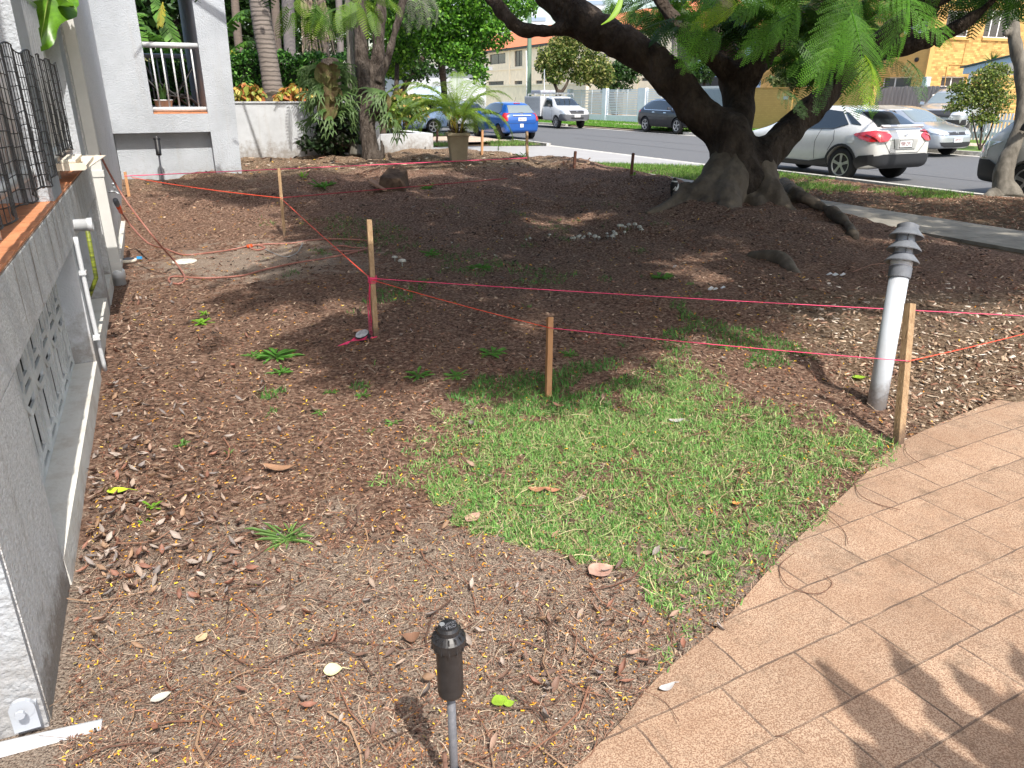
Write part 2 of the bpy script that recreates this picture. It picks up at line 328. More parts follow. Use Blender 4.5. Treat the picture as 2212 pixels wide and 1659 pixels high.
# faint seam lines of bitumen patching and aggregate in the gutter
b = MB()
for (n0, u0, n1, u1) in [(16.2, 8, 17.0, 30), (18.9, 14, 18.7, 60)]:
    p, q = nu(n0, u0, -.146), nu(n1, u1, -.146); s_ = nu(.05, 0); b.quad(p, p + s_, q + s_, q)
setp(b.build('road_seam', mat('bitumen_seam', (.07, .07, .075), .8)), kind='structure')
b = MB(); b.nbox(13.25, 13.42, -20, 15.2, -.3, -.035); b.nbox(13.25, 13.42, 25.4, 28.5, -.3, -.035); b.nbox(13.42, 13.72, -20, 60, -.3, -.142)
setp(b.build('near_kerb', conc2), kind='structure')
b = MB(); b.nbox(22.9, 23.2, -20, 140, -.3, -.143); b.nbox(23.2, 23.38, 8, 30.4, -.3, -.02); b.nbox(23.2, 23.38, 42, 140, -.3, -.02)
setp(b.build('far_kerb', conc2), kind='structure')
# footpath with slab joints
b = MB()
for k in range(-6, 13):
    u0 = k * 1.5; b.nbox(8.95, 10.25, u0 + .008, u0 + 1.492, -.3, -.062 + .004 * math.sin(k * 2.3))
setp(b.build('footpath', conc), kind='structure')
# driveways crossing the verge
drv = mat('driveway_concrete', (.31, .305, .30), .85, .3, 1.2, bump=.3, bs=90, c2=(.2, .19, .18))
b = MB(); b.hexa([nu(10.2, 18.46, -.3), nu(13.42, 15.2, -.3), nu(13.42, 25.4, -.3), nu(10.2, 25.4, -.3), nu(10.2, 18.46, -.062), nu(13.42, 15.2, -.135), nu(13.42, 25.4, -.135), nu(10.2, 25.4, -.062)])
b.hexa([nu(2., 17.6, -.3), nu(10.199, 18.47, -.3), nu(10.199, 25.4, -.3), nu(-1, 25.4, -.3), nu(2., 17.6, -.062), nu(10.199, 18.47, -.0625), nu(10.199, 25.4, -.0625), nu(-1, 25.4, -.062)])
setp(b.build('driveway', drv), kind='structure')
peb = mat('pebble_driveway', (.46, .36, .28), .9, .35, 90, bump=.6, bs=120)
strip('pebble_driveway', -4, 13.41, 28.6, 33.2, -.065, peb, zn=-.12)
# far verge, footpath and pebble crossings on the other side of the street
far = mat('far_turf', (.085, .17, .022), .9, .5, 3., c2=(.16, .2, .05), bump=.7, bs=20)
b = MB(); b.quad(nu(23.38, -10, -.03), nu(28, -10, .06), nu(28, 150, .06), nu(23.38, 150, -.03)); setp(b.build('far_verge', far), kind='structure'); b = MB(); b.quad(nu(28, -10, .06), nu(300, -10, .3), nu(300, 150, .3), nu(28, 150, .06)); setp(b.build('yard_ground', mat('yard_bounce_beige', (.42, .37, .30), .9, .2, 1)), kind='structure')  # yard coloured beige so its bounce light does not tint the house green
strip('far_path', 25.3, 26.5, -10, 150, .012, peb, zn=.034)
strip('far_crossing', 23.2, 28.4, 30.5, 41.5, -.10, peb, zn=.075)
strip('side_driveway', 23.2, 33.0, 16.0, 23.8, -.06, peb, zn=.13)
# ---------------------------------------------------------------- stencilled terracotta paving in the corner
def paving():
    m = bpy.data.materials.new('stamped_paving'); m.use_nodes = True; nt = m.node_tree; N = nt.nodes; L = nt.links; bs_ = N['Principled BSDF']; bs_.inputs['Roughness'].default_value = .8; bs_.inputs['Specular IOR Level'].default_value = .3
    tc = N.new('ShaderNodeTexCoord').outputs['Object']
    mp = N.new('ShaderNodeMapping'); mp.inputs['Rotation'].default_value = (0, 0, math.radians(-28)); mp.inputs['Location'].default_value = (.18, .07, 0); L.new(tc, mp.inputs[0])
    nd = N.new('ShaderNodeTexNoise'); nd.inputs['Scale'].default_value = 9; L.new(tc, nd.inputs[0])
    va = N.new('ShaderNodeVectorMath'); va.operation = 'SCALE'; va.inputs['Scale'].default_value = .012; L.new(nd.outputs['Color'], va.inputs[0])
    vb = N.new('ShaderNodeVectorMath'); L.new(mp.outputs[0], vb.inputs[0]); L.new(va.outputs[0], vb.inputs[1])
    def brick(w_, h_, off, fr, mo):
        b_ = N.new('ShaderNodeTexBrick'); b_.inputs['Scale'].default_value = 1; b_.inputs['Brick Width'].default_value = w_; b_.inputs['Row Height'].default_value = h_; b_.inputs['Mortar Size'].default_value = mo; b_.inputs['Mortar Smooth'].default_value = .35
        b_.offset = off; b_.offset_frequency = fr; b_.squash = 1.5; b_.squash_frequency = 3; L.new(vb.outputs[0], b_.inputs['Vector']); return b_.outputs['Fac']
    f = brick(.30, .212, .42, 2, .004)
    tone = f.node.outputs['Color']; f.node.inputs['Color1'].default_value = (.86, .85, .84, 1); f.node.inputs['Color2'].default_value = (1.08, 1.06, 1.04, 1); f.node.inputs['Mortar'].default_value = (1, 1, 1, 1)
    def nz(s, d=6, r=.65):
        n = N.new('ShaderNodeTexNoise'); n.inputs['Scale'].default_value = s; n.inputs['Detail'].default_value = d; n.inputs['Roughness'].default_value = r; L.new(tc, n.inputs[0]); return n.outputs[0]
    def mr(f_, a, b_, c, d):
        x = N.new('ShaderNodeMapRange')
        for i, q in enumerate((a, b_, c, d)): x.inputs[i + 1].default_value = q
        L.new(f_, x.inputs[0]); return x.outputs[0]
    def mix(f_, a, c, mode='MIX'):
        x = N.new('ShaderNodeMix'); x.data_type = 'RGBA'; x.blend_type = mode
        if isinstance(f_, float): x.inputs[0].default_value = f_
        else: L.new(f_, x.inputs[0])
        for s, k in ((a, 6), (c, 7)):
            if isinstance(s, tuple): x.inputs[k].default_value = (*s, 1)
            else: L.new(s, x.inputs[k])
        return x.outputs[2]
    base = mix(mr(nz(3.2), .38, .62, 0, 1), (.37, .255, .175), (.46, .34, .245))
    base = mix(mr(nz(1.3), .55, .75, 0, .55), base, (.37, .31, .24))
    sp = mix(mr(nz(230, 3), .43, .56, 0, 1), (.22, .13, .085), base)       # speckled sealer
    sp = mix(mr(nz(5.5, 9, .75), .53, .68, 0, .6), sp, (.12, .085, .06))           # grime
    sp = mix(1., sp, tone, 'MULTIPLY'); sp = mix(mr(nz(1.1, 9, .8), .52, .66, 0, .35), sp, (.20, .15, .115))
    fb = mr(nz(6), .3, .65, .12, .9); mm = N.new('ShaderNodeMath'); mm.operation = 'MULTIPLY'; L.new(f, mm.inputs[0]); L.new(fb, mm.inputs[1])
    c = mix(mm.outputs[0], sp, (.07, .05, .042)); L.new(c, bs_.inputs['Base Color'])
    hh = N.new('ShaderNodeMath'); hh.operation = 'MULTIPLY_ADD'; L.new(f, hh.inputs[0]); hh.inputs[1].default_value = -1.; L.new(nz(60), hh.inputs[2])
    bp = N.new('ShaderNodeBump'); bp.inputs['Strength'].default_value = .5; bp.inputs['Distance'].default_value = .008; L.new(hh.outputs[0], bp.inputs['Height']); L.new(bp.outputs[0], bs_.inputs['Normal'])
    E = spline([(x, y, 0) for x, y in PAVE], 5); k = len(E); b = MB()
    vs = [(p.x, p.y, .012) for p in E] + [(p.x + .004, p.y - .004, -.1) for p in E]
    low = [(8, -6, .012), (-4, -6, .012), (-4, .2, .012)]
    b.add(vs + low, [tuple(range(k)) [::-1] + (k * 2 + 2, k * 2 + 1, k * 2)] + [(i, i + 1, k + i + 1, k + i) for i in range(k - 1)])
    setp(b.build('paving', m), kind='structure')
paving()
# ---------------------------------------------------------------- litter: chips, needles, leaflets (uncountable)
litm = mat('litter', (0, 0, 0), .85, attr=True, spec=.2, bump=.3, bs=200)
leafm = mat('dry_leaf', (0, 0, 0), .6, attr=True, spec=.35, trans=.15)
def onground(n, x0=-250, x1=2450, y0=330, y1=1740, pw=1.):
    xs = rng.uniform(x0, x1, n); ys = y0 + (y1 - y0) * rng.random(n)**pw
    P = hitn(xs, ys); nn = ton(P[:, 0], P[:, 1]); uu = tou(P[:, 0], P[:, 1])
    lim = np.interp(uu, NE[0], NE[1])
    ok = (pave_side(P[:, 0], P[:, 1]) > -.01) & (nn > -.46) & (nn < lim + .35) & (P[:, 1] < 20) & (uu < 18)
    return P[ok]
def flat_rot(n, t=.35): return rotm(rng.uniform(0, 6.28, n), rng.normal(0, t, n), rng.normal(0, t, n))
CHIP = ([(-.5, -.12, 0), (.5, -.16, .0), (.46, .14, .0), (-.48, .1, .0), (-.5, -.12, .12), (.5, -.16, .1), (.46, .14, .12), (-.48, .1, .1)], [(4, 5, 6, 7), (0, 1, 5, 4), (1, 2, 6, 5), (2, 3, 7, 6), (3, 0, 4, 7)])
def chipzone(P): return np.clip(ss(1.6, 2.6, P[:, 0]) * ss(7.6, 5.4, P[:, 1]) + .6 * ss(12.2, 13.5, P[:, 1]), 0, 1)
P = onground(60000, pw=.9); P = P[rng.random(len(P)) < .45 + .55 * ss(1.6, 3.2, P[:, 1])]; n = len(P); cz = chipzone(P); sz = (.0055 + .0026 * P[:, 1]) * rng.uniform(.4, 1.7, n) * (1 + .9 * cz)
c = pick([(.18, .085, .056), (.26, .135, .09), (.09, .052, .04), (.34, .21, .145), (.45, .33, .235), (.035, .026, .022)], n, .3); lc = pick([(.36, .26, .18), (.46, .37, .28), (.27, .18, .12), (.15, .10, .07), (.54, .46, .38)], n, .2)
k = rng.random(n) < cz * .75; c[k] = lc[k]
P[:, 2] += .004; scatter('mulch_chips', *CHIP, P, flat_rot(n), np.column_stack([sz, sz * rng.uniform(.5, 1.6, n), sz]), c, litm); setp(bpy.data.objects['mulch_chips'], 'reddish brown bark mulch chips spread over the garden bed', 'mulch', kind='stuff')
a = rng.uniform(10.3, 13.2, 9000); b_ = rng.uniform(5.5, 13, 9000); X = a * NA[0] + b_ * UA[0]; Y = a * NA[1] + b_ * UA[1]; P = np.column_stack([X, Y, terr(X, Y) + .006]); n = len(P); sz = rng.uniform(.02, .06, n)
scatter('verge_mulch', *CHIP, P, flat_rot(n), np.column_stack([sz * 1.3, sz * .6, sz * .6]), pick([(.22, .12, .08), (.32, .20, .13), (.15, .08, .05), (.42, .31, .22), (.26, .12, .08)], n, .3), litm); setp(bpy.data.objects['verge_mulch'], 'leafy brown mulch on the verge around the slender leaning trunk', 'mulch', kind='stuff')
# thin curled needles and twiglets
NEED = ([(-.5, 0, 0), (-.2, .09, .05), (.15, .11, .06), (.5, -.02, 0), (-.5, .034, 0), (-.2, .130, .05), (.15, .150, .06), (.5, .01, 0)], [(0, 1, 5, 4), (1, 2, 6, 5), (2, 3, 7, 6)])
P = onground(64000, pw=.85); n = len(P); P[:, 2] += .006; sz = (.035 + .006 * P[:, 1]) * rng.uniform(.4, 1.5, n)
c = pick([(.21, .105, .072), (.30, .175, .125), (.41, .29, .21), (.13, .08, .06), (.54, .43, .32), (.27, .13, .085)], n, .3)
scatter('mulch_needles', *NEED, P, flat_rot(n, .2), np.column_stack([sz, sz * rng.uniform(-.9, .9, n), sz * .6]), c, litm); setp(bpy.data.objects['mulch_needles'], 'fine curled needles and stalks lying through the mulch', 'litter', kind='stuff')
P = onground(900, pw=.8); n = len(P); P[:, 2] += .012; sz = rng.uniform(.10, .32, n)
scatter('fine_twigs', [(-.5, 0, 0), (-.2, .10, .04), (.12, .06, .05), (.5, -.08, .01), (-.5, .022, 0), (-.2, .12, .04), (.12, .08, .05), (.5, -.066, .01)], NEED[1], P, flat_rot(n, .06), np.column_stack([sz, sz * rng.uniform(-1.2, 1.2, n), sz * .4]), pick([(.20, .10, .065), (.14, .07, .05), (.30, .19, .12), (.10, .06, .045)], n, .25), litm); setp(bpy.data.objects['fine_twigs'], 'thin bent brown twigs lying over the mulch', 'twigs', kind='stuff')
# yellow fallen leaflets
P = onground(6500, pw=.75); k = (rng.random(len(P)) < np.where(P[:, 0] > 2.2, .5, 1.)); P = P[k]; n = len(P); P[:, 2] += .010; sz = (.0055 + .0024 * P[:, 1]) * rng.uniform(.7, 1.35, n)
scatter('yellow_leaflets', [(-.5, -.16, 0), (.5, -.16, 0), (.5, .16, 0), (-.5, .16, 0), (-.38, 0, .12), (.38, 0, .12)], [(0, 1, 5, 4), (2, 3, 4, 5)], P, flat_rot(n, .3), sz, pick([(.74, .36, .03), (.78, .47, .04), (.62, .24, .03), (.66, .50, .12), (.45, .22, .06), (.45, .2, .05)], n, .15), litm)
setp(bpy.data.objects['yellow_leaflets'], 'tiny yellow fallen leaflets sprinkled over the mulch', 'leaflets', kind='stuff')
# dry brown leaves, denser in a drift along the building
DL = ([(.03, -.62, .22), (.17, -.25, .16), (.21, .1, .22), (-.04, .62, .30), (-.22, .12, .18), (-.15, -.25, .2), (0, -.15, -.02), (0, .2, 0)], [(0, 1, 6, 6), (1, 2, 7, 6), (2, 3, 7, 7), (3, 4, 7, 7), (4, 5, 6, 7), (5, 0, 6, 6)])
def dryleaves():
    tv, tf = DL; me = []
    P1 = onground(760); x, y, D = projn(P1)
    k1 = (rng.random(len(P1)) < np.where(P1[:, 0] < 0, .8, .35)); P1 = P1[k1]
    P2 = onground(1500, 150, 620, 640, 1300); d = ton(P2[:, 0], P2[:, 1]) + .46; P2 = P2[rng.random(len(P2)) < np.exp(-d / .42)]
    P3 = onground(60, 1100, 1480, 1180, 1500)
    P = np.concatenate([P1, P2, P3]); n = len(P); P[:, 2] += rng.uniform(.008, .03, n)
    sz = rng.uniform(.015, .045, n) * (1 + .05 * P[:, 1])
    tri = [(a, b, c) for a, b, c, d in tf] + [(a, c, d) for a, b, c, d in tf if d != c]
    scatter('leaf_litter', tv, tri, P, flat_rot(n, .45), np.column_stack([sz * rng.uniform(.7, 1.3, n), sz, sz * rng.uniform(.3, 1.5, n)]), pick([(.30, .20, .15), (.38, .29, .23), (.19, .115, .085), (.36, .30, .26), (.30, .19, .12), (.25, .215, .20), (.27, .13, .09), (.15, .10, .08)], n, .25), leafm)
    setp(bpy.data.objects['leaf_litter'], 'dry brown fallen leaves drifted beside the building footing', 'leaf litter', kind='stuff')
dryleaves()
# pale specks and pebbles
P = onground(5200, y0=900); n = len(P); P[:, 2] += .005; scatter('soil_grit', CHIP[0], CHIP[1], P, flat_rot(n, .3), rng.uniform(.003, .009, n), pick([(.6, .5, .4), (.5, .42, .33), (.03, .025, .02), (.4, .2, .12), (.72, .66, .58)], n), litm); setp(bpy.data.objects['soil_grit'], 'sand grit and charcoal specks on the bare soil in front', 'grit', kind='stuff')
# ---------------------------------------------------------------- grass
grm = mat('grass_blade', (0, 0, 0), .5, attr=True, trans=.35, spec=.3)
BL = ([(-.5, 0, 0), (.5, 0, 0), (-.4, .25, .45), (.4, .25, .45), (0, .75, .8), (0, .78, .8)], [(0, 1, 3, 2), (2, 3, 5, 4)])
def grass(name, P, h, wd, pal, label, t=.5, kind='stuff', parent=None, jit=.25):
    n = len(P); hh = h * rng.uniform(.5, 1.3, n)
    R = rotm(rng.uniform(0, 6.28, n), rng.normal(0, t, n), rng.normal(0, t * .6, n))
    o = scatter(name, *BL, P, R, np.column_stack([wd * np.ones(n) * rng.uniform(.7, 1.3, n), hh, hh]), pick(pal, n, jit), grm, parent)
    if kind: setp(o, label, 'grass', kind=kind)
    return o
GPOLY = [(820, 1040), (930, 905), (1040, 860), (1140, 840), (1240, 860), (1330, 830), (1400, 775), (1490, 770), (1560, 800), (1620, 860), (1760, 885), (1880, 930), (1960, 965), (1960, 1000), (1850, 1060), (1700, 1195), (1560, 1355), (1430, 1460), (1400, 1400), (1450, 1330), (1330, 1220), (1190, 1180), (1090, 1160), (1000, 1130), (930, 1060)]
GP2 = [tuple(q[:2]) for q in hitn([p[0] for p in GPOLY], [p[1] for p in GPOLY])]
def inedge(X, Y):                                                # distance from the open (garden) edge of the patch
    d = np.full(len(X), 9.)
    for (x1, y1), (x2, y2) in zip(GP2[:17], GP2[1:18]):
        t = np.clip(((X - x1) * (x2 - x1) + (Y - y1) * (y2 - y1)) / ((x2 - x1)**2 + (y2 - y1)**2 + 1e-9), 0, 1); d = np.minimum(d, np.hypot(X - x1 - t * (x2 - x1), Y - y1 - t * (y2 - y1)))
    return d
gx, gy = np.array(GP2).T; n = 250000
X = rng.uniform(gx.min() - .2, gx.max() + .2, n); Y = rng.uniform(gy.min() - .2, gy.max() + .2, n)
wv = np.array([mnoise.noise(Vector((a * 2.2, b_ * 2.2, 0))) for a, b_ in zip(X, Y)]); wv2 = np.array([mnoise.noise(Vector((a * 11, b_ * 11, 4))) for a, b_ in zip(X, Y)])
k = inpoly(X + wv2 * .13, Y + wv * .10, GP2) & (pave_side(X, Y) > -.055 - .06 * wv2) & (rng.random(n) < np.clip(.74 + wv * .5 + wv2 * .9, .05, 1) * np.where(pave_side(X, Y) < .25, 2., 1) * np.clip(.10 + 1.5 * ss(.0, .8, inedge(X, Y) + .25 * wv2), .06, 1)); X = X[k]; Y = Y[k]
P = np.column_stack([X, Y, terr(X, Y) + .002]); P[:, 2] = np.maximum(P[:, 2], np.where(pave_side(X, Y) < 0, .013, -1))
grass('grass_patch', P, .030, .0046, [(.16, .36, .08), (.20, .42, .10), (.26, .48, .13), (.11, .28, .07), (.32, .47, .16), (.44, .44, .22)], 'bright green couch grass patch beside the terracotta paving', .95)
P = P[rng.random(len(P)) < .035]; n = len(P); P[:, 2] += rng.uniform(.006, .022, n); sz = rng.uniform(.05, .13, n)
scatter('grass_runners', NEED[0], NEED[1], P, flat_rot(n, .15), np.column_stack([sz, sz * rng.uniform(-.8, .8, n), sz * .3]), pick([(.50, .42, .25), (.42, .36, .20), (.32, .38, .15), (.36, .26, .16)], n, .2), litm); setp(bpy.data.objects['grass_runners'], 'straw coloured runners and dead stalks lying through the grass', 'grass', kind='stuff')
# sparse grass and weeds inside the shaded bed
xs = rng.uniform(560, 2000, 60000); ys = rng.uniform(440, 900, 60000); P = hitn(xs, ys)
wv = np.array([mnoise.noise(Vector((a * .9 + 7, b_ * .9, 2))) + .5 * mnoise.noise(Vector((a * 4, b_ * 4, 9))) for a, b_ in P[:, :2]])
k = (wv > .24) & (P[:, 0] < 1.7 + .3 * np.sin(P[:, 1] * 3)) & (ton(P[:, 0], P[:, 1]) < 7.2) & (pave_side(P[:, 0], P[:, 1]) > .1) & (P[:, 1] < 12); P = P[k]
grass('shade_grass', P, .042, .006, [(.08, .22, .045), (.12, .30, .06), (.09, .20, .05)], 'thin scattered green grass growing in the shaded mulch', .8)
# verge grass along the street and the far lawns
def verge(name, n0, n1, u0, u1, num, z, h, wd, pal, label, thr=-.1, fr=.6):
    a = rng.uniform(n0, n1, num); b_ = rng.uniform(u0, u1, num); wv = np.array([mnoise.noise(Vector((p * fr, q * fr, 5))) + .4 * mnoise.noise(Vector((p * 4, q * 4, 5))) for p, q in zip(a, b_)])
    k = (wv > thr) if thr != 'V' else ((wv > np.where(b_ > 13.2, -.35, .05 + .5 * ss(12.0, 11.2, a) + .4 * ss(9.5, 7.5, b_))) & (b_ < 18.3 - (a - 10.26) * 1.02)); a = a[k]; b_ = b_[k]; P = np.column_stack([a * NA[0] + b_ * UA[0], a * NA[1] + b_ * UA[1], z(a, b_) if callable(z) else np.full(len(a), z)]); grass(name, P, h, wd, pal, label, .4)
GC = [(.09, .22, .025), (.13, .28, .035), (.18, .33, .05), (.07, .16, .025), (.25, .32, .09)]
verge('verge_grass', 10.4, 13.22, 6.0, 18.2, 40000, lambda a, b_: terr(a * NA[0] + b_ * UA[0], a * NA[1] + b_ * UA[1]), .075, .010, GC, 'patchy green verge grass between footpath and near kerb', 'V')
verge('island_grass', 7.2, 13.2, 25.45, 28.1, 9000, -.10, .10, .014, GC + [(.3, .26, .14)], 'thin strip of verge grass between the two driveways', -.1)
verge('side_lawn_grass', 2, 13.2, 33.3, 42, 9000, -.10, .12, .02, GC, 'mown lawn grass behind the potted palm', -.4)
verge('far_lawn_grass', 23.4, 27.2, 22, 66, 30000, lambda a, b_: -.03 + (a - 23.4) * .019, .10, .022, [(.07, .20, .015), (.10, .26, .02), (.14, .3, .03)], 'mown lawn grass along the far side of the street', -.35)
# ================================================================ BUILDING on the left
rend = mat('white_render', (.44, .47, .51), .85, .12, 1.3, bump=1.0, bs=55, spec=.2, grime=(.6, (.24, .205, .17), .5))
rendg = mat('grey_fascia_render', (.58, .585, .59), .9, .16, 60, bump=1., bs=90, spec=.2, grime=(.28, (.16, .13, .10), .8))
wsm = mat('white_wall_paint', (.52, .54, .565), .8, .10, 2, bump=.3, bs=90, spec=.2, grime=(.5, (.20, .165, .13), .7))
tilem = mat('terracotta_tile', (.60, .25, .12), .55, .2, 8, spec=.4, bump=.1)
drip = mat('rust_drip', (.22, .14, .06), .9, .4, 14)
blk = mat('breeze_block_paint', (.60, .61, .60), .85, .16, 5, bump=.5, bs=60)
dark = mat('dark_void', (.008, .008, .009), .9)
pvc = mat('white_pvc', (.58, .60, .62), .35, .06, 8, spec=.5)
stainm = mat('stained_ledge', (.60, .59, .55), .8, .55, 7, c2=(.36, .29, .22), bump=.4, bs=50, thr=(.48, .72))
steel = mat('galvanised_steel', (.45, .47, .49), .45, .2, 20, metal=.6)
B = thing('apartment_building', 'white rendered apartment building with tiled balcony slab and breeze block screens', 'building', nu(-.49, 2))
NW = -.49
b = MB(); b.nbox(-3.5, NW, 1.95, 7.35, .80, 1.07); b.build('balcony_slab', rendg, B, bevel=.006)
b = MB(); b.nbox(-1.25, NW, 1.955, 2.60, -.3, .799); b.build('corner_pillar', rendg, B)
# the near face of the pillar takes the white render
b = MB(); b.nbox(-3.5, NW - .003, 1.93, 1.948, -.3, 1.069)
b.build('pillar_face', rend, B)
# drip streaks down the fascia
for k in range(30):
    b = MB()
    u0 = 2.15 + k * .176 + random.uniform(-.05, .05); l_ = random.choice([.24, .2, .26, .25, .12, .25]); 
    if random.random() < .25: continue
    ww = random.uniform(.004, .009); b.add([nu(NW + .0015, u0, 1.065), nu(NW + .0015, u0 + ww, 1.065), nu(NW + .0015, u0 + ww * 1.3, 1.065 - l_ * .5), nu(NW + .0015, u0 - .001, 1.065 - l_ * .5), nu(NW + .0015, u0 + ww, 1.065 - l_), nu(NW + .0015, u0 + .002, 1.065 - l_)], [(0, 1, 2, 3), (3, 2, 4, 5)]); b.build('drip_stain', drip, B)
# tiles on the slab edge
b = MB(); u = 1.96
while u < 7.33:
    u1 = min(u + .236, 7.34); b.nbox(-1.1, NW - .006, u + .003, u1 - .004, 1.0725, 1.082); b.nbox(-1.9, -1.106, u + .003, u1 - .004, 1.0725, 1.082); u += .24
b.build('floor_tiles', tilem, B)
b = MB(); b.nbox(-3.5, NW - .002, 1.96, 7.34, 1.0702, 1.074); b.build('tile_bed', mat('grout', (.25, .19, .15), .9), B)
# pillars standing on the slab, back wall, soffit
b = MB(); b.nbox(-1.0, NW - .012, 4.62, 5.05, 1.083, 4.2); b.build('balcony_pillar', rend, B)
b = MB(); b.nbox(-1.2, NW - .012, 6.93, 7.34, 1.083, 4.2); b.build('balcony_pillar', rend, B)
b = MB(); b.nbox(-3.0, -2.85, -3, 7.4, 1.083, 4.2); b.build('back_wall', wsm, B)
b = MB()
for k in range(44): b.nbox(-2.85, -2.83, 4.9 + k * .055, 4.9 + k * .055 + .03, 1.09, 3.6)
b.build('ribbed_shutter', pvc, B)
b = MB(); b.nbox(-3.0, NW, -3, 13.39, 4.2, 4.5); b.build('upper_slab', rend, B)
# undercroft: ledge, fins, breeze block screens
b = MB()
b.hexa([nu(-1.4, 2.61, -.3), nu(NW + .02, 2.61, -.3), nu(NW + .02, 4.86, -.3), nu(-1.4, 4.86, -.3), nu(-1.4, 2.61, .11), nu(NW, 2.61, .11), nu(NW, 4.86, .11), nu(-1.4, 4.86, .11)])
b.nbox(-1.4, NW, 5.16, 6.44, -.3, .13); b.nbox(-1.4, NW, 6.71, 7.4, -.3, .128)
b.build('footing_ledge', stainm, B)
for u0, u1 in ((4.87, 5.15), (6.45, 6.70)):
    b = MB(); b.nbox(-1.45, NW - .004, u0, u1, -.3, .799); b.build('fin_wall', wsm, B)
def breeze(u0, u1, z0, z1, n_, name='breeze_block_screen'):
    b = MB(); cell = .30; ncol = round((u1 - u0) / cell); cw = (u1 - u0) / ncol; nr = max(1, round((z1 - z0) / cell)); ch = (z1 - z0) / nr; t = .014
    def bar(ua, za, ub, zb, w_, d):
        w_ = w_ * 1.1
        a = Vector((ua, za)); c = Vector((ub, zb)); e = (c - a).normalized(); p = Vector((-e.y, e.x)) * w_
        q = [a - p, c - p, c + p, a + p]; b.hexa([nu(n_ - .012 + d * .6, s.x, s.y) for s in q] + [nu(n_ + d * .6, s.x, s.y) for s in q])
    for i in range(ncol + 1): bar(u0 + i * cw, z0, u0 + i * cw, z1, .020, 0)
    for j in range(nr + 1): bar(u0, z0 + j * ch, u1, z0 + j * ch, .020, .001)
    for i in range(ncol):
        for j in range(nr):
            a, c = u0 + i * cw, z0 + j * ch; m0, m1 = a + cw * .30, a + cw * .70; y0, y1 = c + ch * .2, c + ch * .8
            bar(a, c, m0, y0, t, .002); bar(a + cw, c, m1, y0, t, .003); bar(a, c + ch, m0, y1, t, .0035); bar(a + cw, c + ch, m1, y1, t, .0025)
            bar(m0, y0 - .01, m0, y1 + .01, t, .004); bar(m1, y0 - .01, m1, y1 + .01, t, .005); bar(m0, y0, m1, y0, t, .006); bar(m0, y1, m1, y1, t, .007)
    return b.build(name, blk, B)
breeze(2.62, 4.86, .115, .795, -.61); breeze(5.16, 6.44, .135, .795, -.61); breeze(6.71, 7.35, .135, .795, -.61)
b = MB(); b.nbox(-.675, -.665, 2.62, 4.869, -.3, .79); b.nbox(-.675, -.665, 5.151, 6.449, -.3, .79); b.nbox(-.675, -.665, 6.701, 7.35, -.3, .79); b.build('screen_dark_sheet', dark, B)  # black sheets close behind the screens, standing in for shade in the holes
# pipe railing and its feet
for q0, q1 in ((1.94, 4.6), (5.06, 6.92)): b = MB(); b.tube([nu(-.60, q0, 1.235), nu(-.60, q1, 1.235)], .036, 14); b.build('bottom_rail', pvc, B, True)
for u0 in (2.35, 3.42, 5.9):
    b = MB(); b.tube([nu(-.60, u0, 1.083), nu(-.60, u0, 1.21)], .027, 12); b.build('rail_foot', pvc, B, True)
for q0, q1 in ((1.94, 4.6), (5.06, 6.92)): b = MB(); b.tube([nu(-.62, q0, 2.2), nu(-.62, q1, 2.2)], .03, 12); b.build('top_rail', pvc, B, True)
for u0, u1 in ((2.0, 4.6), (5.1, 6.9)):
    k = u0
    while k < u1: b = MB(); b.tube([nu(-.60, k, 1.25), nu(-.60, k, 2.19)], .009, 6); b.build('baluster', pvc, B, True); k += .13
for q in (4.61, 6.92): b = MB(); b.lathe([(.044, 0), (.044, .03)], nu(-.60, q, 1.235), 16, nu(0, -1)); b.build('rail_collar', pvc, B, True)
# shaded long wall, footing, downpipe, conduit, overflow stub, ribbed pipe, tap
b = MB(); b.nbox(-1.5, NW, 7.36, 13.38, -.3, 4.19); b.build('side_wall', rendg, B)
b = MB(); b.nbox(-.489, NW + .05, 7.9, 13.3, -.3, .10); b.build('wall_footing', stainm, B)
b = MB()
b.hexa([nu(NW + .001, 7.45, .11), nu(NW + .085, 7.45, .11), nu(NW + .085, 7.56, .11), nu(NW + .001, 7.56, .11), nu(NW + .001, 7.45, 4.19), nu(NW + .085, 7.45, 4.19), nu(NW + .085, 7.56, 4.19), nu(NW + .001, 7.56, 4.19)])
dp = b.build('downpipe', mat('cream_steel', (.62, .62, .60), .5, .06, 4), B)
for z in (.95, .16):
    b = MB(); b.nbox(NW + .0015, NW + .092, 7.443, 7.567, z, z + .05); b.build('pipe_collar', MATS['cream_steel'], dp)
b = MB(); b.lathe([(.055, -.05), (.055, .06), (.062, .06), (.062, .12), (.05, .14)], nu(NW + .045, 7.5, 0), 18); b.build('pipe_shoe', pvc, dp, True)
b = MB(); cp_ = [nu(NW + .016, 4.95, .84), nu(NW + .016, 4.95, .6), nu(NW + .016, 4.97, .3), nu(NW + .02, 5.0, .0)]; b.tube(spline(cp_, 4), .013, 10); cd_ = b.build('conduit_pipe', pvc, B, True)
for z in (.62, .22):
    b = MB(); b.nbox(NW - .003, NW + .034, 4.93, 4.99, z, z + .02); b.build('saddle_clip', pvc, cd_)
b = MB(); c = pn(160, 487, NW); b.lathe([(.036, 0), (.036, .07), (.040, .07), (.040, .10), (.032, .10), (.032, .02)], c, 18, nu(1, 0)); b.build('overflow_stub', pvc, B, True)
b = MB(); b.tube([nu(NW + .03, 5.62, .82), nu(NW + .02, 5.66, .45), nu(-.6, 5.7, .2)], .014, 10); b.build('ribbed_pipe', mat('ribbed_pipe', (.02, .03, .02), .5, .9, 60, c2=(.3, .35, .03), st=(.1, .1, 1.)), B, True)
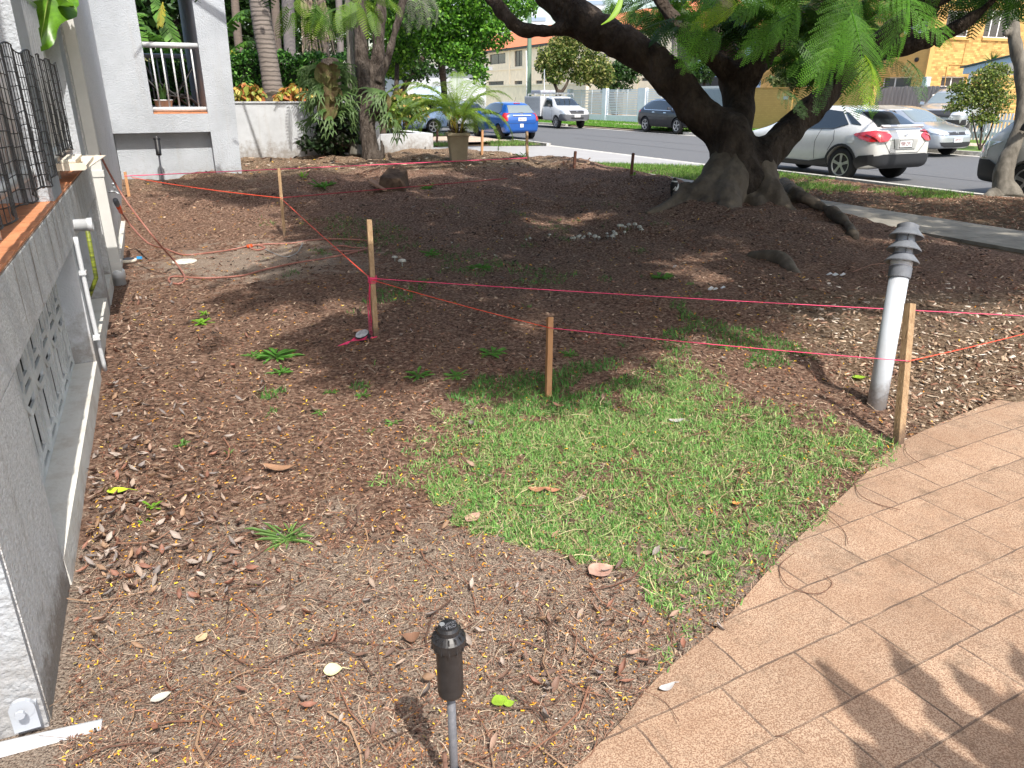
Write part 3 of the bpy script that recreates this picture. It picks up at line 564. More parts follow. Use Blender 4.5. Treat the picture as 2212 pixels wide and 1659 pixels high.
for u0 in (11.2, 12.3):
    b = MB(); a, c = nu(NW + .001, u0 - .9, .72), nu(NW + .001, u0, 1.22); d_ = Vector((0, 0, .012)); b.quad(a, a + d_, c + d_, c); b.build('render_joint', mat('joint_shadow', (.22, .23, .24), .9), B)
tp = MB(); c = nu(NW, 9.4, .62); tp.tube([c, c + nu(.06, 0)], .011, 10); tp.tube([c + nu(.06, 0, .005), c + nu(.06, 0, .075)], .010, 10); tp.tube([c + nu(.06, 0), c + nu(.10, -.03, -.03)], .010, 10)
t_ = tp.build('garden_tap', steel, B, True)
b = MB(); b.lathe([(.022, 0), (.026, .008), (.012, .018)], c + nu(.06, 0, .075), 8); b.build('tap_handle', steel, t_, True)
# front porch block with the white balustrade
U0, U1 = 13.40, 17.2
b = MB()
b.nbox(NW - .001, .12, U0, U0 + .22, 1.06, 4.19); b.nbox(.12, .91, U0 + .0, U0 + .22, 1.06, 1.335); b.nbox(.12, .91, U0, U0 + .22, 3.7, 4.19); b.build('porch_wall', rend, B)
b = MB(); b.hexa([nu(.91, U0 - .012, .2), nu(1.30, U0 - .012, .2), nu(1.30, U1, .2), nu(.91, U1, .2), nu(.91, U0 - .012, 4.19), nu(1.40, U0 - .012, 4.19), nu(1.40, U1, 4.19), nu(.91, U1, 4.19)]); b.build('porch_pier', rend, B)
b = MB(); b.nbox(NW + .002, .908, U0 + .17, U1, -.1, 1.055); b.build('porch_base', rend, B)
b = MB(); b.nbox(NW + .003, .905, U0 + .23, U1, 1.06, 1.28); b.nbox(.125, .905, U0 + .0, U0 + .215, 1.3355, 1.358); b.build('porch_floor', tilem, B)
b = MB(); b.nbox(-1.5, NW - .01, U0 + .25, U1, -.1, 4.19); b.build('porch_side_wall', wsm, B)
b = MB(); b.nbox(-1.5, 1.38, U0 + .23, U1, 3.9, 4.18); b.build('porch_ceiling', wsm, B)
def balustrade(u_, n0, n1, z0, z1, nb, name):
    b = MB(); b.tube([nu(n0, u_, z0), nu(n1, u_, z0)], .036, 14); b.build(name + '_bottom_rail', pvc, B, True); b = MB(); b.tube([nu(n0, u_, z1), nu(n1, u_, z1)], .040, 14); r_ = b.build(name + '_top_rail', pvc, B, True)
    for i in range(nb):
        q = MB(); nn = n0 + (n1 - n0) * (i + .75) / (nb + .5); q.tube([nu(nn, u_, z0), nu(nn, u_, z1)], .0135, 8); q.build('baluster', pvc, r_, True)
balustrade(U0 + .09, .125, .905, 1.40, 2.32, 5, 'balustrade'); balustrade(U1 - .1, -.45, .9, 1.38, 2.32, 9, 'rear_balustrade')
# ---------------------------------------------------------------- garden walls
W1 = thing('retaining_wall', 'white rendered retaining wall behind the ringed palm trunk', 'wall', nu(1.4, 15.2, .4))
nlow = ton(*pu(818, 300, 15.3)[:2]); nend = ton(*pu(932, 300, 15.3)[:2])
b = MB(); b.nbox(1.30, nlow, 15.2, 15.4, .1, 1.47); b.build('wall_body', wsm, W1)
b = MB(); b.nbox(1.30, nlow + .01, 15.18, 15.42, 1.472, 1.50); b.build('wall_cap', wsm, W1)
W2 = thing('low_wall', 'low white garden wall stepping down beside the driveway', 'wall', nu(5, 15.2, .4))
b = MB(); b.nbox(nlow + .011, nend, 15.2, 15.42, -.2, .88); b.nbox(nend - .22, nend - .001, 15.42, 18.6, -.2, .879); b.build('wall_body', wsm, W2)
b = MB(); b.nbox(nlow - 1.5, nend - .9, 16.4, 16.6, -.2, 1.02); b.build('rear_step', wsm, W2)
b = MB(); b.nbox(1.3, nlow + .2, 15.4, 19.5, -.1, 1.38); b.nbox(nlow + .2, nend - .23, 15.43, 18.5, -.1, .8); b.nbox(-12, 1.3, 17.2, 30, -.1, .9); setp(b.build('planter_soil', mat('dark_soil', (.07, .05, .035), .95, .4, 8)), kind='structure')
# ---------------------------------------------------------------- wall drain pipe in the foreground corner
g0, g1 = pz(-140, 1655, .006), pz(222, 1572, -.012); b = MB(); b.tube([g0, g1], .024, 14)
setp(b.build('drain_pipe', pvc, None, True), 'short white plastic pipe half buried beside the corner pillar', 'pipe')
b = MB(); c = pu(52, 1540, 1.91); b.nbox(ton(c.x, c.y) - .03, ton(c.x, c.y) + .03, 1.90, 1.929, c.z - .05, c.z + .02); b.lathe([(.03, 0), (.03, .012)], c + Vector((0, 0, .02)), 14, nu(0, -1)); b.lathe([(.012, 0), (.012, .010)], c + Vector((0, 0, .025)) + nu(0, -.03), 8, nu(0, -1))
b.build('pipe_clip', mat('grey_plastic', (.42, .45, .5), .5), B)
# ---------------------------------------------------------------- black netting over the balcony rail
netm = mat('black_net', (.018, .018, .02), .5)
def net(name, u0, u1, zt, zb, amp, waves, label, su=.040, sz=.055):
    b = MB(); nu_ = int((u1 - u0) * 1.25 / su); nz = int((zt - zb) / sz)
    def P(a, c):
        s = a / nu_; ph = s * waves * 6.283; uu = u0 + (u1 - u0) * s + .6 * amp * math.sin(2 * ph) * .4; z = zt - (zt - zb) * c / nz + .012 * math.sin(ph * .5 + 1) + .004 * math.sin(a * .9 + c)
        return nu(-.475 + amp * math.sin(ph + .3 * math.sin(c * .5)) * (.5 + .5 * c / nz) - .02, uu, z)
    for a in range(nu_ + 1): b.tube([P(a, c) for c in range(nz + 1)], .0021, 4, False)
    for c in range(nz + 1): b.tube([P(a, c) for a in range(nu_ + 1)], .0021 if 0 < c < nz else .004, 4, False)
    setp(b.build(name, netm), label, 'netting', 'black netting tied over the balcony rail')
net('netting', 2.2, 5.0, 1.80, 1.19, .017, 9, 'black square mesh netting draped over the nearest balcony rail and pillar')
net('netting', 5.12, 6.25, 1.80, 1.27, .014, 4, 'short length of black netting on the second balcony rail beyond the pillar')
# big green leaf hanging over the rail
LP = thing('balcony_plant', 'large glossy green leaf reaching out from the balcony above the netting', 'plant', nu(-.6, 4.9, 1.08))
def bigleaf(base, tip, width, m, parent, nrm, sag=.1, name='leaf', und=3):
    base, tip, nrm = Vector(base), Vector(tip), Vector(nrm).normalized(); ax = tip - base; l_ = ax.length; e = ax.normalized(); s_ = e.cross(nrm).normalized(); nn = s_.cross(e)
    b = MB(); A, Cc = 18, 9; vs = []
    for i in range(A + 1):
        t = i / A; wd = width * (math.sin(math.pi * t**.62)**.75 * (1 - .12 * math.sin(t * und * 6.28)) if 0 < t < 1 else .02)
        for j in range(Cc):
            q = (j / (Cc - 1) * 2 - 1); vs.append(base + e * (l_ * t - .10 * l_ * abs(q) * (1 - t)) + s_ * wd * q + nn * (-abs(q) * wd * .25 + .03 * math.sin(t * 14 + q * 2) * abs(q)) - Vector((0, 0, sag * t * t)))
    b.add(vs, [(i * Cc + j, i * Cc + j + 1, (i + 1) * Cc + j + 1, (i + 1) * Cc + j) for i in range(A) for j in range(Cc - 1)]); o = b.build(name, m, parent, True)
    r_ = MB(); r_.tube([base + e * l_ * t - Vector((0, 0, sag * t * t)) - nn * -.004 for t in (0, .3, .6, .9)], [.007, .006, .004, .001], 6); r_.build('midrib', mat('midrib', (.3, .42, .08), .5), o, True); return o
taro = mat('glossy_leaf', (.10, .24, .012), .35, .35, 9, bump=.15, bs=12, trans=.3, spec=.5)
bigleaf(pt(118, -75, 5.5), pt(84, 108, 5.25), .19, taro, LP, (.2, -1, .25), .0)
bigleaf(pt(70, -60, 5.6), pt(161, 14, 5.3), .15, taro, LP, (.1, -1, .35), .0)
b = MB(); b.tube(spline([nu(-.9, 5.3, 1.3), nu(-.8, 5.3, 1.9), pt(118, -75, 5.5)], 5), .012, 8); b.build('stem', MATS['midrib'], LP, True)
# dustpan and brush left on the slab edge
DPN = thing('dustpan', 'cream plastic dustpan pushed out over the slab edge', 'dustpan', nu(-.55, 6.55, 1.09)); crm = mat('cream_plastic', (.78, .70, .58), .5, .08, 12)
b = MB(); c0 = 6.0; pts = [(-.62, 5.62), (-.40, 5.62), (-.33, 6.9), (-.50, 6.9)]
b.hexa([nu(n_, u_, 1.155) for n_, u_ in pts] + [nu(n_, u_, 1.161) for n_, u_ in pts]); b.build('pan', crm, DPN)
b = MB(); b.nbox(-.63, -.62, 5.62, 6.55, 1.155, 1.205); b.nbox(-.40, -.392, 5.62, 6.45, 1.1615, 1.185); b.nbox(-.62, -.40, 5.61, 5.619, 1.155, 1.20); b.build('pan_rim', crm, DPN)
BRU = thing('hand_brush', 'cream bristled hand brush lying in the dustpan', 'brush', nu(-.5, 6.0, 1.13))
b = MB(); b.nbox(-.54, -.45, 5.66, 6.25, 1.198, 1.215); b.build('brush_back', crm, BRU, bevel=.006)
b = MB()
for i in range(26):
    for j in range(3): b.tube([nu(-.525 + j * .03, 5.68 + i * .0215, 1.199), nu(-.528 + j * .033, 5.68 + i * .022, 1.165)], [.006, .004], 4)
b.build('bristles', mat('bristle', (.80, .66, .46), .7), BRU)
# things on the porch: folded black chair, white pot
CH = thing('folding_chair', 'black folding recliner chair leaning on the porch behind the white balusters', 'chair', nu(.5, 14.4, 1.28)); bk = mat('black_frame', (.02, .02, .022), .5)
b = MB()
b.tube([nu(.0, 14.3, 2.0), nu(.30, 14.3, 1.62), nu(.75, 14.3, 1.55), nu(.9, 14.3, 1.38)], .016, 8); b.tube([nu(.0, 14.9, 2.0), nu(.30, 14.9, 1.62), nu(.75, 14.9, 1.55), nu(.9, 14.9, 1.38)], .016, 8)
for z in (14.3, 14.9):
    b.tube([nu(.30, z, 1.29), nu(.85, z, 2.05)], .011, 8); b.tube([nu(.85, z, 1.29), nu(.30, z, 1.8)], .011, 8); b.tube([nu(.05, z, 1.29), nu(.0, z, 1.95)], .011, 8)
b.tube([nu(.85, 14.3, 2.05), nu(.85, 14.9, 2.05)], .012, 8); b.build('frame', bk, CH, True)
b = MB(); P_ = [nu(.02, 0, 2.06), nu(.14, 0, 2.02), nu(.22, 0, 1.80), nu(.34, 0, 1.66), nu(.75, 0, 1.57)]
vs = [p + nu(0, q) for p in P_ for q in (14.33, 14.87)]; b.add(vs + [v + Vector((0, 0, .03)) for v in vs], [(0, 1, 3, 2), (2, 3, 5, 4), (4, 5, 7, 6), (6, 7, 9, 8), (10, 12, 13, 11), (12, 14, 15, 13), (14, 16, 17, 15), (16, 18, 19, 17), (0, 10, 11, 1), (0, 2, 12, 10), (2, 4, 14, 12), (4, 6, 16, 14), (6, 8, 18, 16), (1, 11, 13, 3), (3, 13, 15, 5), (5, 15, 17, 7), (7, 17, 19, 9), (8, 9, 19, 18)]); b.build('sling_seat', mat('black_fabric', (.03, .03, .034), .8, .2, 30), CH)
PP = thing('planter_pot', 'white plastic pot on the porch floor behind the balusters', 'pot', nu(.3, 14.0, 1.28))
b = MB(); b.lathe([(.10, 0), (.135, .24), (.145, .24), (.145, .26), (.125, .26), (.12, .2)], nu(.30, 13.95, 1.281), 24); b.build('pot', pvc, PP, True)
b = MB(); c = nu(.30, 13.95, 1.5)
for k in range(9):
    a = k * .7; b.add([c + Vector((math.cos(a) * .02, math.sin(a) * .02, 0)), c + Vector((math.cos(a + .4) * .06, math.sin(a + .4) * .06, .16)), c + Vector((math.cos(a) * .12, math.sin(a) * .12, .3)), c + Vector((math.cos(a - .4) * .06, math.sin(a - .4) * .06, .16))], [(0, 1, 2, 3)])
b.build('leaves', mat('pot_leaf', (.06, .14, .03), .5, trans=.2), PP)
# ================================================================ TREES
def barkm(name, c, c2, vs=4, bump=1., bs=22, st=(1, 1, .35)): return mat(name, c, .9, .9, vs, c2=c2, bump=bump, bs=bs, spec=.15, st=st, thr=(.38, .68))
bark = barkm('poinciana_bark', (.028, .021, .017), (.10, .078, .062), 3.2, 1., 22, (1, 1, .6))
bark.node_tree.nodes['Bump'].inputs['Distance'].default_value = .06
D0 = 10.75
PO = thing('poinciana_tree', 'huge spreading shade tree with forked dark trunk and flared roots', 'tree', gp(1600, 440))
mb = MB()
def limb(pts, k=5): # (x, y, width px, depth)
    P = spline([pt(x, y, d) for x, y, w_, d in pts], k); n = len(P); r = np.interp(np.linspace(0, len(pts) - 1, n), range(len(pts)), [w_ * d / F * .5 * .97 * SCW for x, y, w_, d in pts]); mb.tube(P, list(map(float, r)), 14)
D = D0; SCW = 1.
limb([(1602, 455, 150, D), (1598, 400, 138, D), (1590, 350, 112, D), (1578, 300, 98, D), (1540, 262, 82, D), (1502, 235, 76, D), (1462, 182, 74, D), (1390, 118, 76, D), (1327, 86, 74, D), (1278, 60, 72, D), (1215, 12, 70, D), (1160, -40, 62, D), (1090, -120, 50, D - .4), (980, -230, 34, D - 1)])
limb([(1262, 62, 30, D), (1218, 62, 33, D), (1178, 68, 31, D), (1127, 62, 30, D), (1092, 34, 30, D), (1060, -4, 30, D), (1000, -90, 24, D), (930, -170, 15, D)])
limb([(1585, 330, 95, D), (1590, 270, 72, D + .1), (1592, 215, 68, D + .2), (1590, 165, 74, D + .2), (1570, 120, 60, D + .2), (1553, 78, 50, D + .2), (1560, 30, 44, D + .3), (1570, -40, 38, D + .4), (1580, -160, 24, D + .5)])
limb([(1580, 160, 60, D + .1), (1540, 128, 42, D), (1500, 95, 36, D), (1470, 58, 32, D), (1440, 22, 33, D), (1418, -20, 30, D), (1380, -120, 20, D)])
limb([(1600, 180, 60, D + .1), (1628, 142, 48, D), (1664, 102, 40, D), (1708, 68, 36, D), (1745, 28, 34, D), (1790, -30, 28, D), (1850, -120, 16, D)])
limb([(1625, 420, 110, D), (1640, 345, 86, D), (1687, 300, 66, D), (1732, 255, 60, D), (1777, 213, 58, D), (1820, 160, 54, D - .1), (1858, 122, 46, D - .2), (1900, 90, 44, D - .3), (1940, 52, 42, D - .4), (1990, 20, 40, D - .5), (2050, -25, 34, D - .6), (2150, -120, 24, D - 1)])
limb([(1850, 130, 40, D - .2), (1890, 117, 38, D - .3), (1935, 104, 38, D - .35), (1985, 92, 37, D - .5), (2030, 78, 29, D - .6), (2075, 55, 25, D - .7), (2120, 25, 22, D - .8), (2160, -20, 18, D - .9), (2220, -100, 12, D - 1)])
limb([(2018, 86, 24, D - .5), (2030, 100, 10, D - .5)])
limb([(1975, 88, 24, D - .5), (1966, 66, 14, D - .5)])
# buttress roots, paler than the stem
trunk_mb = mb; mb = MB()
def root(pts, k=5):
    P = spline([(gp(x, y) + Vector((0, 0, z))) if z < 9 else pt(x, y, z) for x, y, w_, z in pts], k); n = len(P); r = np.interp(np.linspace(0, len(pts) - 1, n), range(len(pts)), [w_ * 10.4 / F * .5 for x, y, w_, z in pts]); mb.tube(P, list(map(float, r)), 12)
def root3(pts, k=5):
    P = spline([pt(x, y, d) for x, y, w_, d in pts], k); n = len(P); r = np.interp(np.linspace(0, len(pts) - 1, n), range(len(pts)), [w_ * d / F * .5 for x, y, w_, d in pts]); mb.tube(P, list(map(float, r)), 12)
root3([(1575, 330, 70, D), (1548, 380, 66, D - .2), (1520, 415, 64, D - .4), (1480, 445, 52, D - .6), (1440, 468, 36, D - .8), (1405, 484, 16, D - 1)])
root3([(1560, 380, 62, D - .1), (1530, 430, 56, D - .5), (1508, 462, 46, D - .8), (1494, 492, 30, D - 1.1)])
root3([(1590, 360, 90, D), (1572, 420, 70, D - .5), (1570, 455, 58, D - .8), (1566, 490, 44, D - 1.1)])
root3([(1640, 360, 70, D), (1655, 410, 66, D - .3), (1680, 445, 54, D - .5), (1712, 470, 34, D - .75), (1746, 494, 18, D - 1.1)])
root3([(1650, 400, 60, D), (1690, 438, 44, D - .3), (1722, 455, 28, D - .4), (1738, 474, 12, D - .6)])
root3([(1610, 440, 80, D - .2), (1640, 462, 60, D - .5), (1650, 480, 30, D - .9)])
root([(1690, 412, 44, 0.10), (1722, 432, 26, .07), (1762, 450, 24, .055), (1800, 471, 22, .05), (1830, 494, 18, .045), (1848, 516, 12, .0)])
root([(1480, 415, 40, .04), (1440, 450, 20, .02), (1395, 462, 14, 0)])
vox(trunk_mb, .032, 'trunk', bark, PO, .05, 2.2, .034, 8)
vox(mb, .03, 'buttress_roots', barkm('root_bark_pale', (.16, .13, .10), (.07, .055, .043), 3.5, 1., 30, (1, 1, .6)), PO, .05, 3, .02, 10)
# surface root hump
b = MB(); P = [gp(x, y) + Vector((0, 0, z)) for x, y, z in ((1618, 552, -.02), (1640, 558, .015), (1665, 562, .02), (1690, 568, .015), (1708, 580, -.01), (1722, 590, -.05))]; b.tube(spline(P, 4), [.05 + .04 * math.sin(3.14 * i / 20) for i in range(21)], 12)
vox(b, .02, 'surface_root', barkm('root_bark', (.17, .14, .11), (.08, .065, .05), 6), PO, .02, 5)
# ---- crown: feathery fronds whose shade reaches the bed in front of the trunk
def frond_template(np_=13, L_=.42, pl=.11):
    vs, fs = [], []
    def strip(a, c, w_):
        a, c = np.array(a), np.array(c); d = c - a; p = np.cross(d, [0, 0, 1.]); p = p / (np.linalg.norm(p) + 1e-9) * w_; k = len(vs); m = (a + c) / 2 + np.array([0, 0, -.004])
        vs.extend([a - p * .5, a + p * .5, c + p * .35, c - p * .35]); fs.append((k, k + 1, k + 2, k + 3))
    for i in range(np_):
        t = .12 + .88 * i / (np_ - 1); y = L_ * t; z = -.10 * t * t * L_ * 3; ln = pl * (math.sin(3.14 * (t * .8 + .12)) * .8 + .25)
        for s in (-1, 1): strip((0, y, z), (s * ln, y + ln * .45, z - .22 * ln), .017)
    strip((0, 0, 0), (0, L_ * 1.05, -.30 * L_), .008)
    return np.array(vs), np.array(fs)
FT = frond_template()
crownm = mat('poinciana_leaf', (0, 0, 0), .5, attr=True, trans=.4, spec=.3)
PG = [(.03, .085, .010), (.05, .13, .014), (.08, .19, .018), (.13, .26, .025), (.04, .10, .014)]
SHADE = [(330, 392), (500, 430), (650, 452), (670, 500), (640, 570), (555, 620), (550, 690), (660, 760), (1000, 790), (1220, 815), (1360, 725), (1560, 672), (1700, 668), (1900, 645), (2300, 600), (2400, 545), (2060, 500), (1790, 452), (1500, 392), (1370, 392), (1290, 378), (900, 388), (600, 372)]
def clear_cars(P):                                                 # drops crown foliage whose shade would fall on the parked cars
    sx, sy = SH.x / math.tan(SUN_EL), SH.y / math.tan(SUN_EL); ok = np.ones(len(P), bool)
    for z in (.4, 1.4): ok &= ~((ton(P[:, 0] - sx * (P[:, 2] - z), P[:, 1] - sy * (P[:, 2] - z)) > 13.0) & (P[:, 2] > z + .3))
    return P[ok]
def crown():
    n = 9000; xs = rng.uniform(250, 2400, n); ys = 355 + 500 * rng.random(n)
    k = inpoly(xs, ys, SHADE) | ((rng.random(n) < .45) & inpoly(xs, ys, [(1690, 372), (1760, 452), (2060, 500), (2400, 545), (2400, 440)])); xs, ys = xs[k], ys[k]
    T = hitn(xs, ys)
    # even out the density over the ground
    T = T[rng.random(len(T)) < np.clip((T[:, 1] / 9)**1.7, .10, 1)]
    sx, sy = SH.x / math.tan(SUN_EL), SH.y / math.tan(SUN_EL)
    # dense: several layers
    out = []
    for q in range(3):
        h = rng.uniform(3.1, 6.4, len(T)); Q = T + rng.normal(0, .16, T.shape); out.append(np.column_stack([Q[:, 0] + sx * (h - T[:, 2]), Q[:, 1] + sy * (h - T[:, 2]), h]))
    P = np.concatenate(out)
    gapn = np.array([mnoise.noise(Vector(((p[0] - sx * p[2]) * .9, (p[1] - sy * p[2]) * .9, 1.7))) + .55 * mnoise.noise(Vector(((p[0] - sx * p[2]) * 3.1, (p[1] - sy * p[2]) * 2.2, 5))) for p in P])
    P = P[gapn > -.30]
    px, py, D_ = projn(P); inf = (px > -60) & (px < 2270) & (py > -25) & (py < 1700) & (P[:, 1] > .2)
    P = P[~inf]
    P = clear_cars(P)
    # skirt of foliage seen between the limbs
    S = []
    def blob(x, y, d, rx, ry, rz, q):
        c = pt(x, y, d); S.append(cloud([(c.x, c.y, c.z, rx, ry, rz)], q, .1))
    blob(1700, 20, 13, 1.8, 1.3, .55, 260); blob(1500, 10, 12.5, 1.2, 1., .45, 150); blob(1840, 30, 12.3, 1.0, 1.0, .5, 150); blob(2130, -15, 10.5, 1.3, 1., .25, 120); blob(1620, 78, 12.4, .9, .7, .3, 90)
    blob(1790, 95, 12.4, .9, .7, .45, 150); blob(1740, 130, 11.8, .7, .5, .35, 90); blob(1390, 25, 13.2, 1., 1., .35, 80); blob(1560, 40, 10.2, .8, .35, .22, 60); blob(1720, 30, 10.0, .9, .35, .28, 90); blob(1850, 120, 11.6, .4, .4, .4, 50)
    # extra unseen fronds, added to shade the limbs
    Lp = []
    for (x, y) in [(1590, 380), (1580, 320), (1540, 270), (1500, 230), (1460, 180), (1390, 118), (1327, 86), (1278, 60), (1215, 12), (1590, 250), (1590, 180), (1560, 100), (1660, 320), (1700, 290), (1740, 250), (1780, 210), (1820, 160), (1870, 110), (1940, 90), (2020, 70), (1180, 66), (1100, 40), (1480, 440), (1560, 450), (1680, 430)]:
        c = np.array(pt(x, y, 10.5)); q = 46; h = rng.uniform(1.3, 4.0, q); Lp.append(np.column_stack([c[0] + sx * h, c[1] + sy * h, c[2] + h]) + rng.normal(0, .3, (q, 3)))
    Lp = np.concatenate(Lp); px, py, D_ = projn(Lp); Lp = clear_cars(Lp[(py < -30)])
    S = np.concatenate(S + [Lp]); P = np.concatenate([P, S]); m = len(P)
    R = rotm(rng.uniform(0, 6.28, m), rng.normal(-.25, .35, m), rng.normal(0, .4, m))
    scatter('crown', FT[0], FT[1], P, R, rng.uniform(.8, 1.35, m), pick(PG, m, .25), crownm, PO)
crown()
# twigs that carry the crown
b = MB()
for (a, c) in [((1160, -40, 10.3), (600, -700, 7.5)), ((980, -230, 9.6), (300, -500, 9)), ((1570, -160, 11), (1500, -900, 8)), ((1790, -30, 10.7), (1900, -800, 7.5)), ((2050, -25, 10.2), (2500, -500, 8)), ((1990, 20, 10.2), (2300, -300, 12)), ((1418, -20, 10.7), (1200, -600, 9))]:
    p, q = pt(*a), pt(*c); m_ = (p + q) / 2 + Vector((0, 0, .5)); b.tube(spline([p, m_, q], 5), [.12, .1, .09, .08, .07, .06, .05, .045, .04, .03, .02][:11], 8)
    for k in range(4):
        s = p.lerp(q, .3 + k * .2) + Vector((0, 0, .3)); b.tube([s, s + Vector((random.uniform(-1.6, 1.6), random.uniform(-1.6, 1.6), random.uniform(.1, .7)))], [.04, .012], 6)
b.build('upper_branches', bark, PO, True)
# ---- the hanging sprays near the lens: rachis, pinnae and rows of tiny leaflets
def spray(name, pa, pb, nrm, npn, pl, m, parent, droop=.05, lw=.006, taper=.35):
    pa, pb, nrm = Vector(pa), Vector(pb), Vector(nrm).normalized(); ax = pb - pa; L_ = ax.length; e = ax.normalized(); s_ = e.cross(nrm).normalized(); nn = s_.cross(e); b = MB()
    rc = lambda t: pa + ax * t + nn * droop * math.sin(3.14 * t) 
    b.tube([rc(i / 8) for i in range(9)], [.0022 - .0015 * i / 8 for i in range(9)], 5)
    for i in range(npn):
        t = .08 + .9 * i / (npn - 1); ln = pl * (taper + (1 - taper) * math.sin(3.14 * min(1, (t * .75 + .2)))) * random.uniform(.88, 1.1); c = rc(t)
        for s in (-1, 1):
            d = (s_ * s * (1 - .40 * t) + e * (.62 + .5 * t)).normalized(); dn = random.uniform(-.05, .25); prev = c
            sp_ = L_ / npn; hl = sp_ * .40; st = max(.0035, hl * .55); q = max(4, int(ln / st))
            for j in range(q):
                f = (j + .5) / q; p = c + d * ln * f + e * ln * .22 * f * f - nn * (.22 + dn) * ln * f * f
                dd = (p - prev).normalized(); ss_ = dd.cross(nn).normalized(); prev = p; h_ = hl * (.75 + .25 * math.sin(3.14 * f)) * (1 if f < .9 else .7); w_ = dd * st * .36
                for g in (-1, 1):
                    tip = p + (ss_ * g * .93 + dd * .36).normalized() * h_ - nn * random.uniform(-.1, .35) * h_; mid = p.lerp(tip, .55)
                    b.add([p - w_ * .5, p + w_ * .5, mid + w_, tip, mid - w_], [(0, 1, 2, 3, 4)])
    return b.build(name, m, parent)
spm = mat('spray_leaf', (.10, .27, .02), .5, .35, 6, trans=.55, spec=.3, c2=None); spy = mat('spray_leaf_young', (.26, .42, .02), .5, .25, 8, trans=.55)
HB = thing('hanging_branch', 'bright green feathery leaf sprays hanging from an overhead branch in front of the trunk', 'branch', pt(1800, -60, 2.6))
cdir = Vector((.25, -1, .35))
def spr(x0, y0, x1, y1, d, npn, plpx, m, nr=cdir, dr=.03, lw=.0052): spray('leaf_spray', pt(x0, y0, d), pt(x1, y1, d * .985), nr, npn, plpx * d / F, m, HB, dr, lw)
spr(1858, -25, 1762, 165, 2.55, 17, 78, spm); spr(1838, 20, 1868, 222, 2.5, 18, 70, spm, Vector((-.1, -1, .4))); spr(1868, 120, 1874, 226, 2.45, 9, 36, spy)
spr(1960, -20, 1918, 112, 2.7, 13, 62, spm, Vector((.4, -1, .1))); spr(1900, -30, 2000, 60, 2.8, 11, 60, spm)
spr(1560, -20, 1462, 110, 3.3, 13, 40, spm); spr(1596, 5, 1500, 55, 3.3, 12, 30, spy, Vector((.1, -1, -.3))); spr(1640, -10, 1592, 40, 3.1, 10, 34, spm)
spr(1690, 45, 1610, 120, 3.3, 12, 44, spm); spr(1560, 70, 1478, 142, 3.4, 11, 42, spm); spr(1720, 0, 1690, 80, 3.2, 9, 48, spm); spr(1960, 130, 1990, 205, 3.6, 8, 30, mat('spray_leaf_dark', (.05, .13, .02), .5, trans=.3)); spr(1985, 30, 2040, 90, 3.4, 8, 40, spm)
for dx in (0,):
    spr(1680, 190, 1735, 245, 6., 8, 26, MATS['spray_leaf_dark']); spr(1795, 150, 1765, 235, 6., 8, 26, MATS['spray_leaf_dark']); spr(1900, 120, 1975, 178, 4.5, 9, 26, MATS['spray_leaf_dark'])
b = MB()
b.tube(spline([pt(2120, -300, 2.7), pt(1980, -120, 2.65), pt(1860, -40, 2.6), pt(1700, -45, 3.1), pt(1560, -35, 3.3)], 5), .006, 6); b.build('twig', bark, HB, True)
# two long pods/leaves dipping into the frame
PD = thing('hanging_leaf', 'long narrow yellow green leaf dipping into the frame before the limb', 'leaf', pt(1340, 0, 2.2))
lfm = mat('long_leaf', (.22, .40, .02), .4, .2, 9, trans=.4)
b = MB(); P = spline([pt(1345, -30, 2.2), pt(1338, 10, 2.2), pt(1322, 38, 2.2), pt(1299, 54, 2.2)], 5); vs = []
for i, p in enumerate(P): w_ = .010 * math.sin(3.14 * (i + 1) / (len(P) + 1)); vs += [p + Vector((-w_, 0, 0)), p + Vector((0, -.002, 0)), p + Vector((w_, 0, 0))]
b.add(vs, [(i*3+j, i*3+j+1, i*3+j+4, i*3+j+3) for i in range(len(P) - 1) for j in (0, 1)]); b.build('blade', lfm, PD, True)
# ---------------------------------------------------------------- multi-stemmed tree with stag ferns
MT = thing('multistem_tree', 'dark rough barked tree of several upright stems behind the stump', 'tree', gp(800, 345))
barkd = barkm('dark_bark', (.04, .031, .025), (.12, .10, .085), 9, 1., 26, (1.5, 1.5, .3)); barkd.node_tree.nodes['Bump'].inputs['Distance'].default_value = .05
mb = MB(); SCW = .84; DD = float(np.linalg.norm(np.array(gp(800, 345)) - CAM)); DD = 14.0
g_ = gp(800, 345); DD = float((g_.y * CP - (g_.z - 1.6) * SP))
limb([(800, 352, 52, DD), (800, 330, 46, DD), (795, 280, 42, DD), (790, 210, 40, DD), (784, 150, 38, DD), (779, 80, 36, DD), (776, 0, 35, DD), (772, -200, 30, DD)])
limb([(812, 250, 30, DD), (818, 200, 38, DD + .1), (816, 150, 40, DD + .15), (818, 80, 32, DD + .2), (822, 0, 29, DD + .2), (830, -200, 24, DD)])
limb([(818, 180, 24, DD), (836, 130, 25, DD), (850, 80, 22, DD), (866, 20, 20, DD), (880, -40, 18, DD), (900, -150, 14, DD)])
limb([(824, 348, 14, DD - .1), (826, 322, 12, DD - .1), (824, 302, 5, DD - .1)])
vox(mb, .03, 'trunk', barkd, MT, .035, 3, .018, 14)
mb = MB(); limb([(768, 338, 36, DD + .5), (765, 300, 34, DD + .5), (760, 200, 26, DD + .5), (756, 100, 20, DD + .5), (752, 0, 20, DD + .5), (750, -160, 18, DD + .5)])
SCW = .9
T2 = thing('slim_tree', 'slimmer grey lichened trunk just left of the dark multi stemmed tree', 'tree', gp(768, 336)); vox(mb, .03, 'trunk', barkm('grey_bark', (.16, .15, .13), (.07, .065, .05), 12), T2, .02, 4)
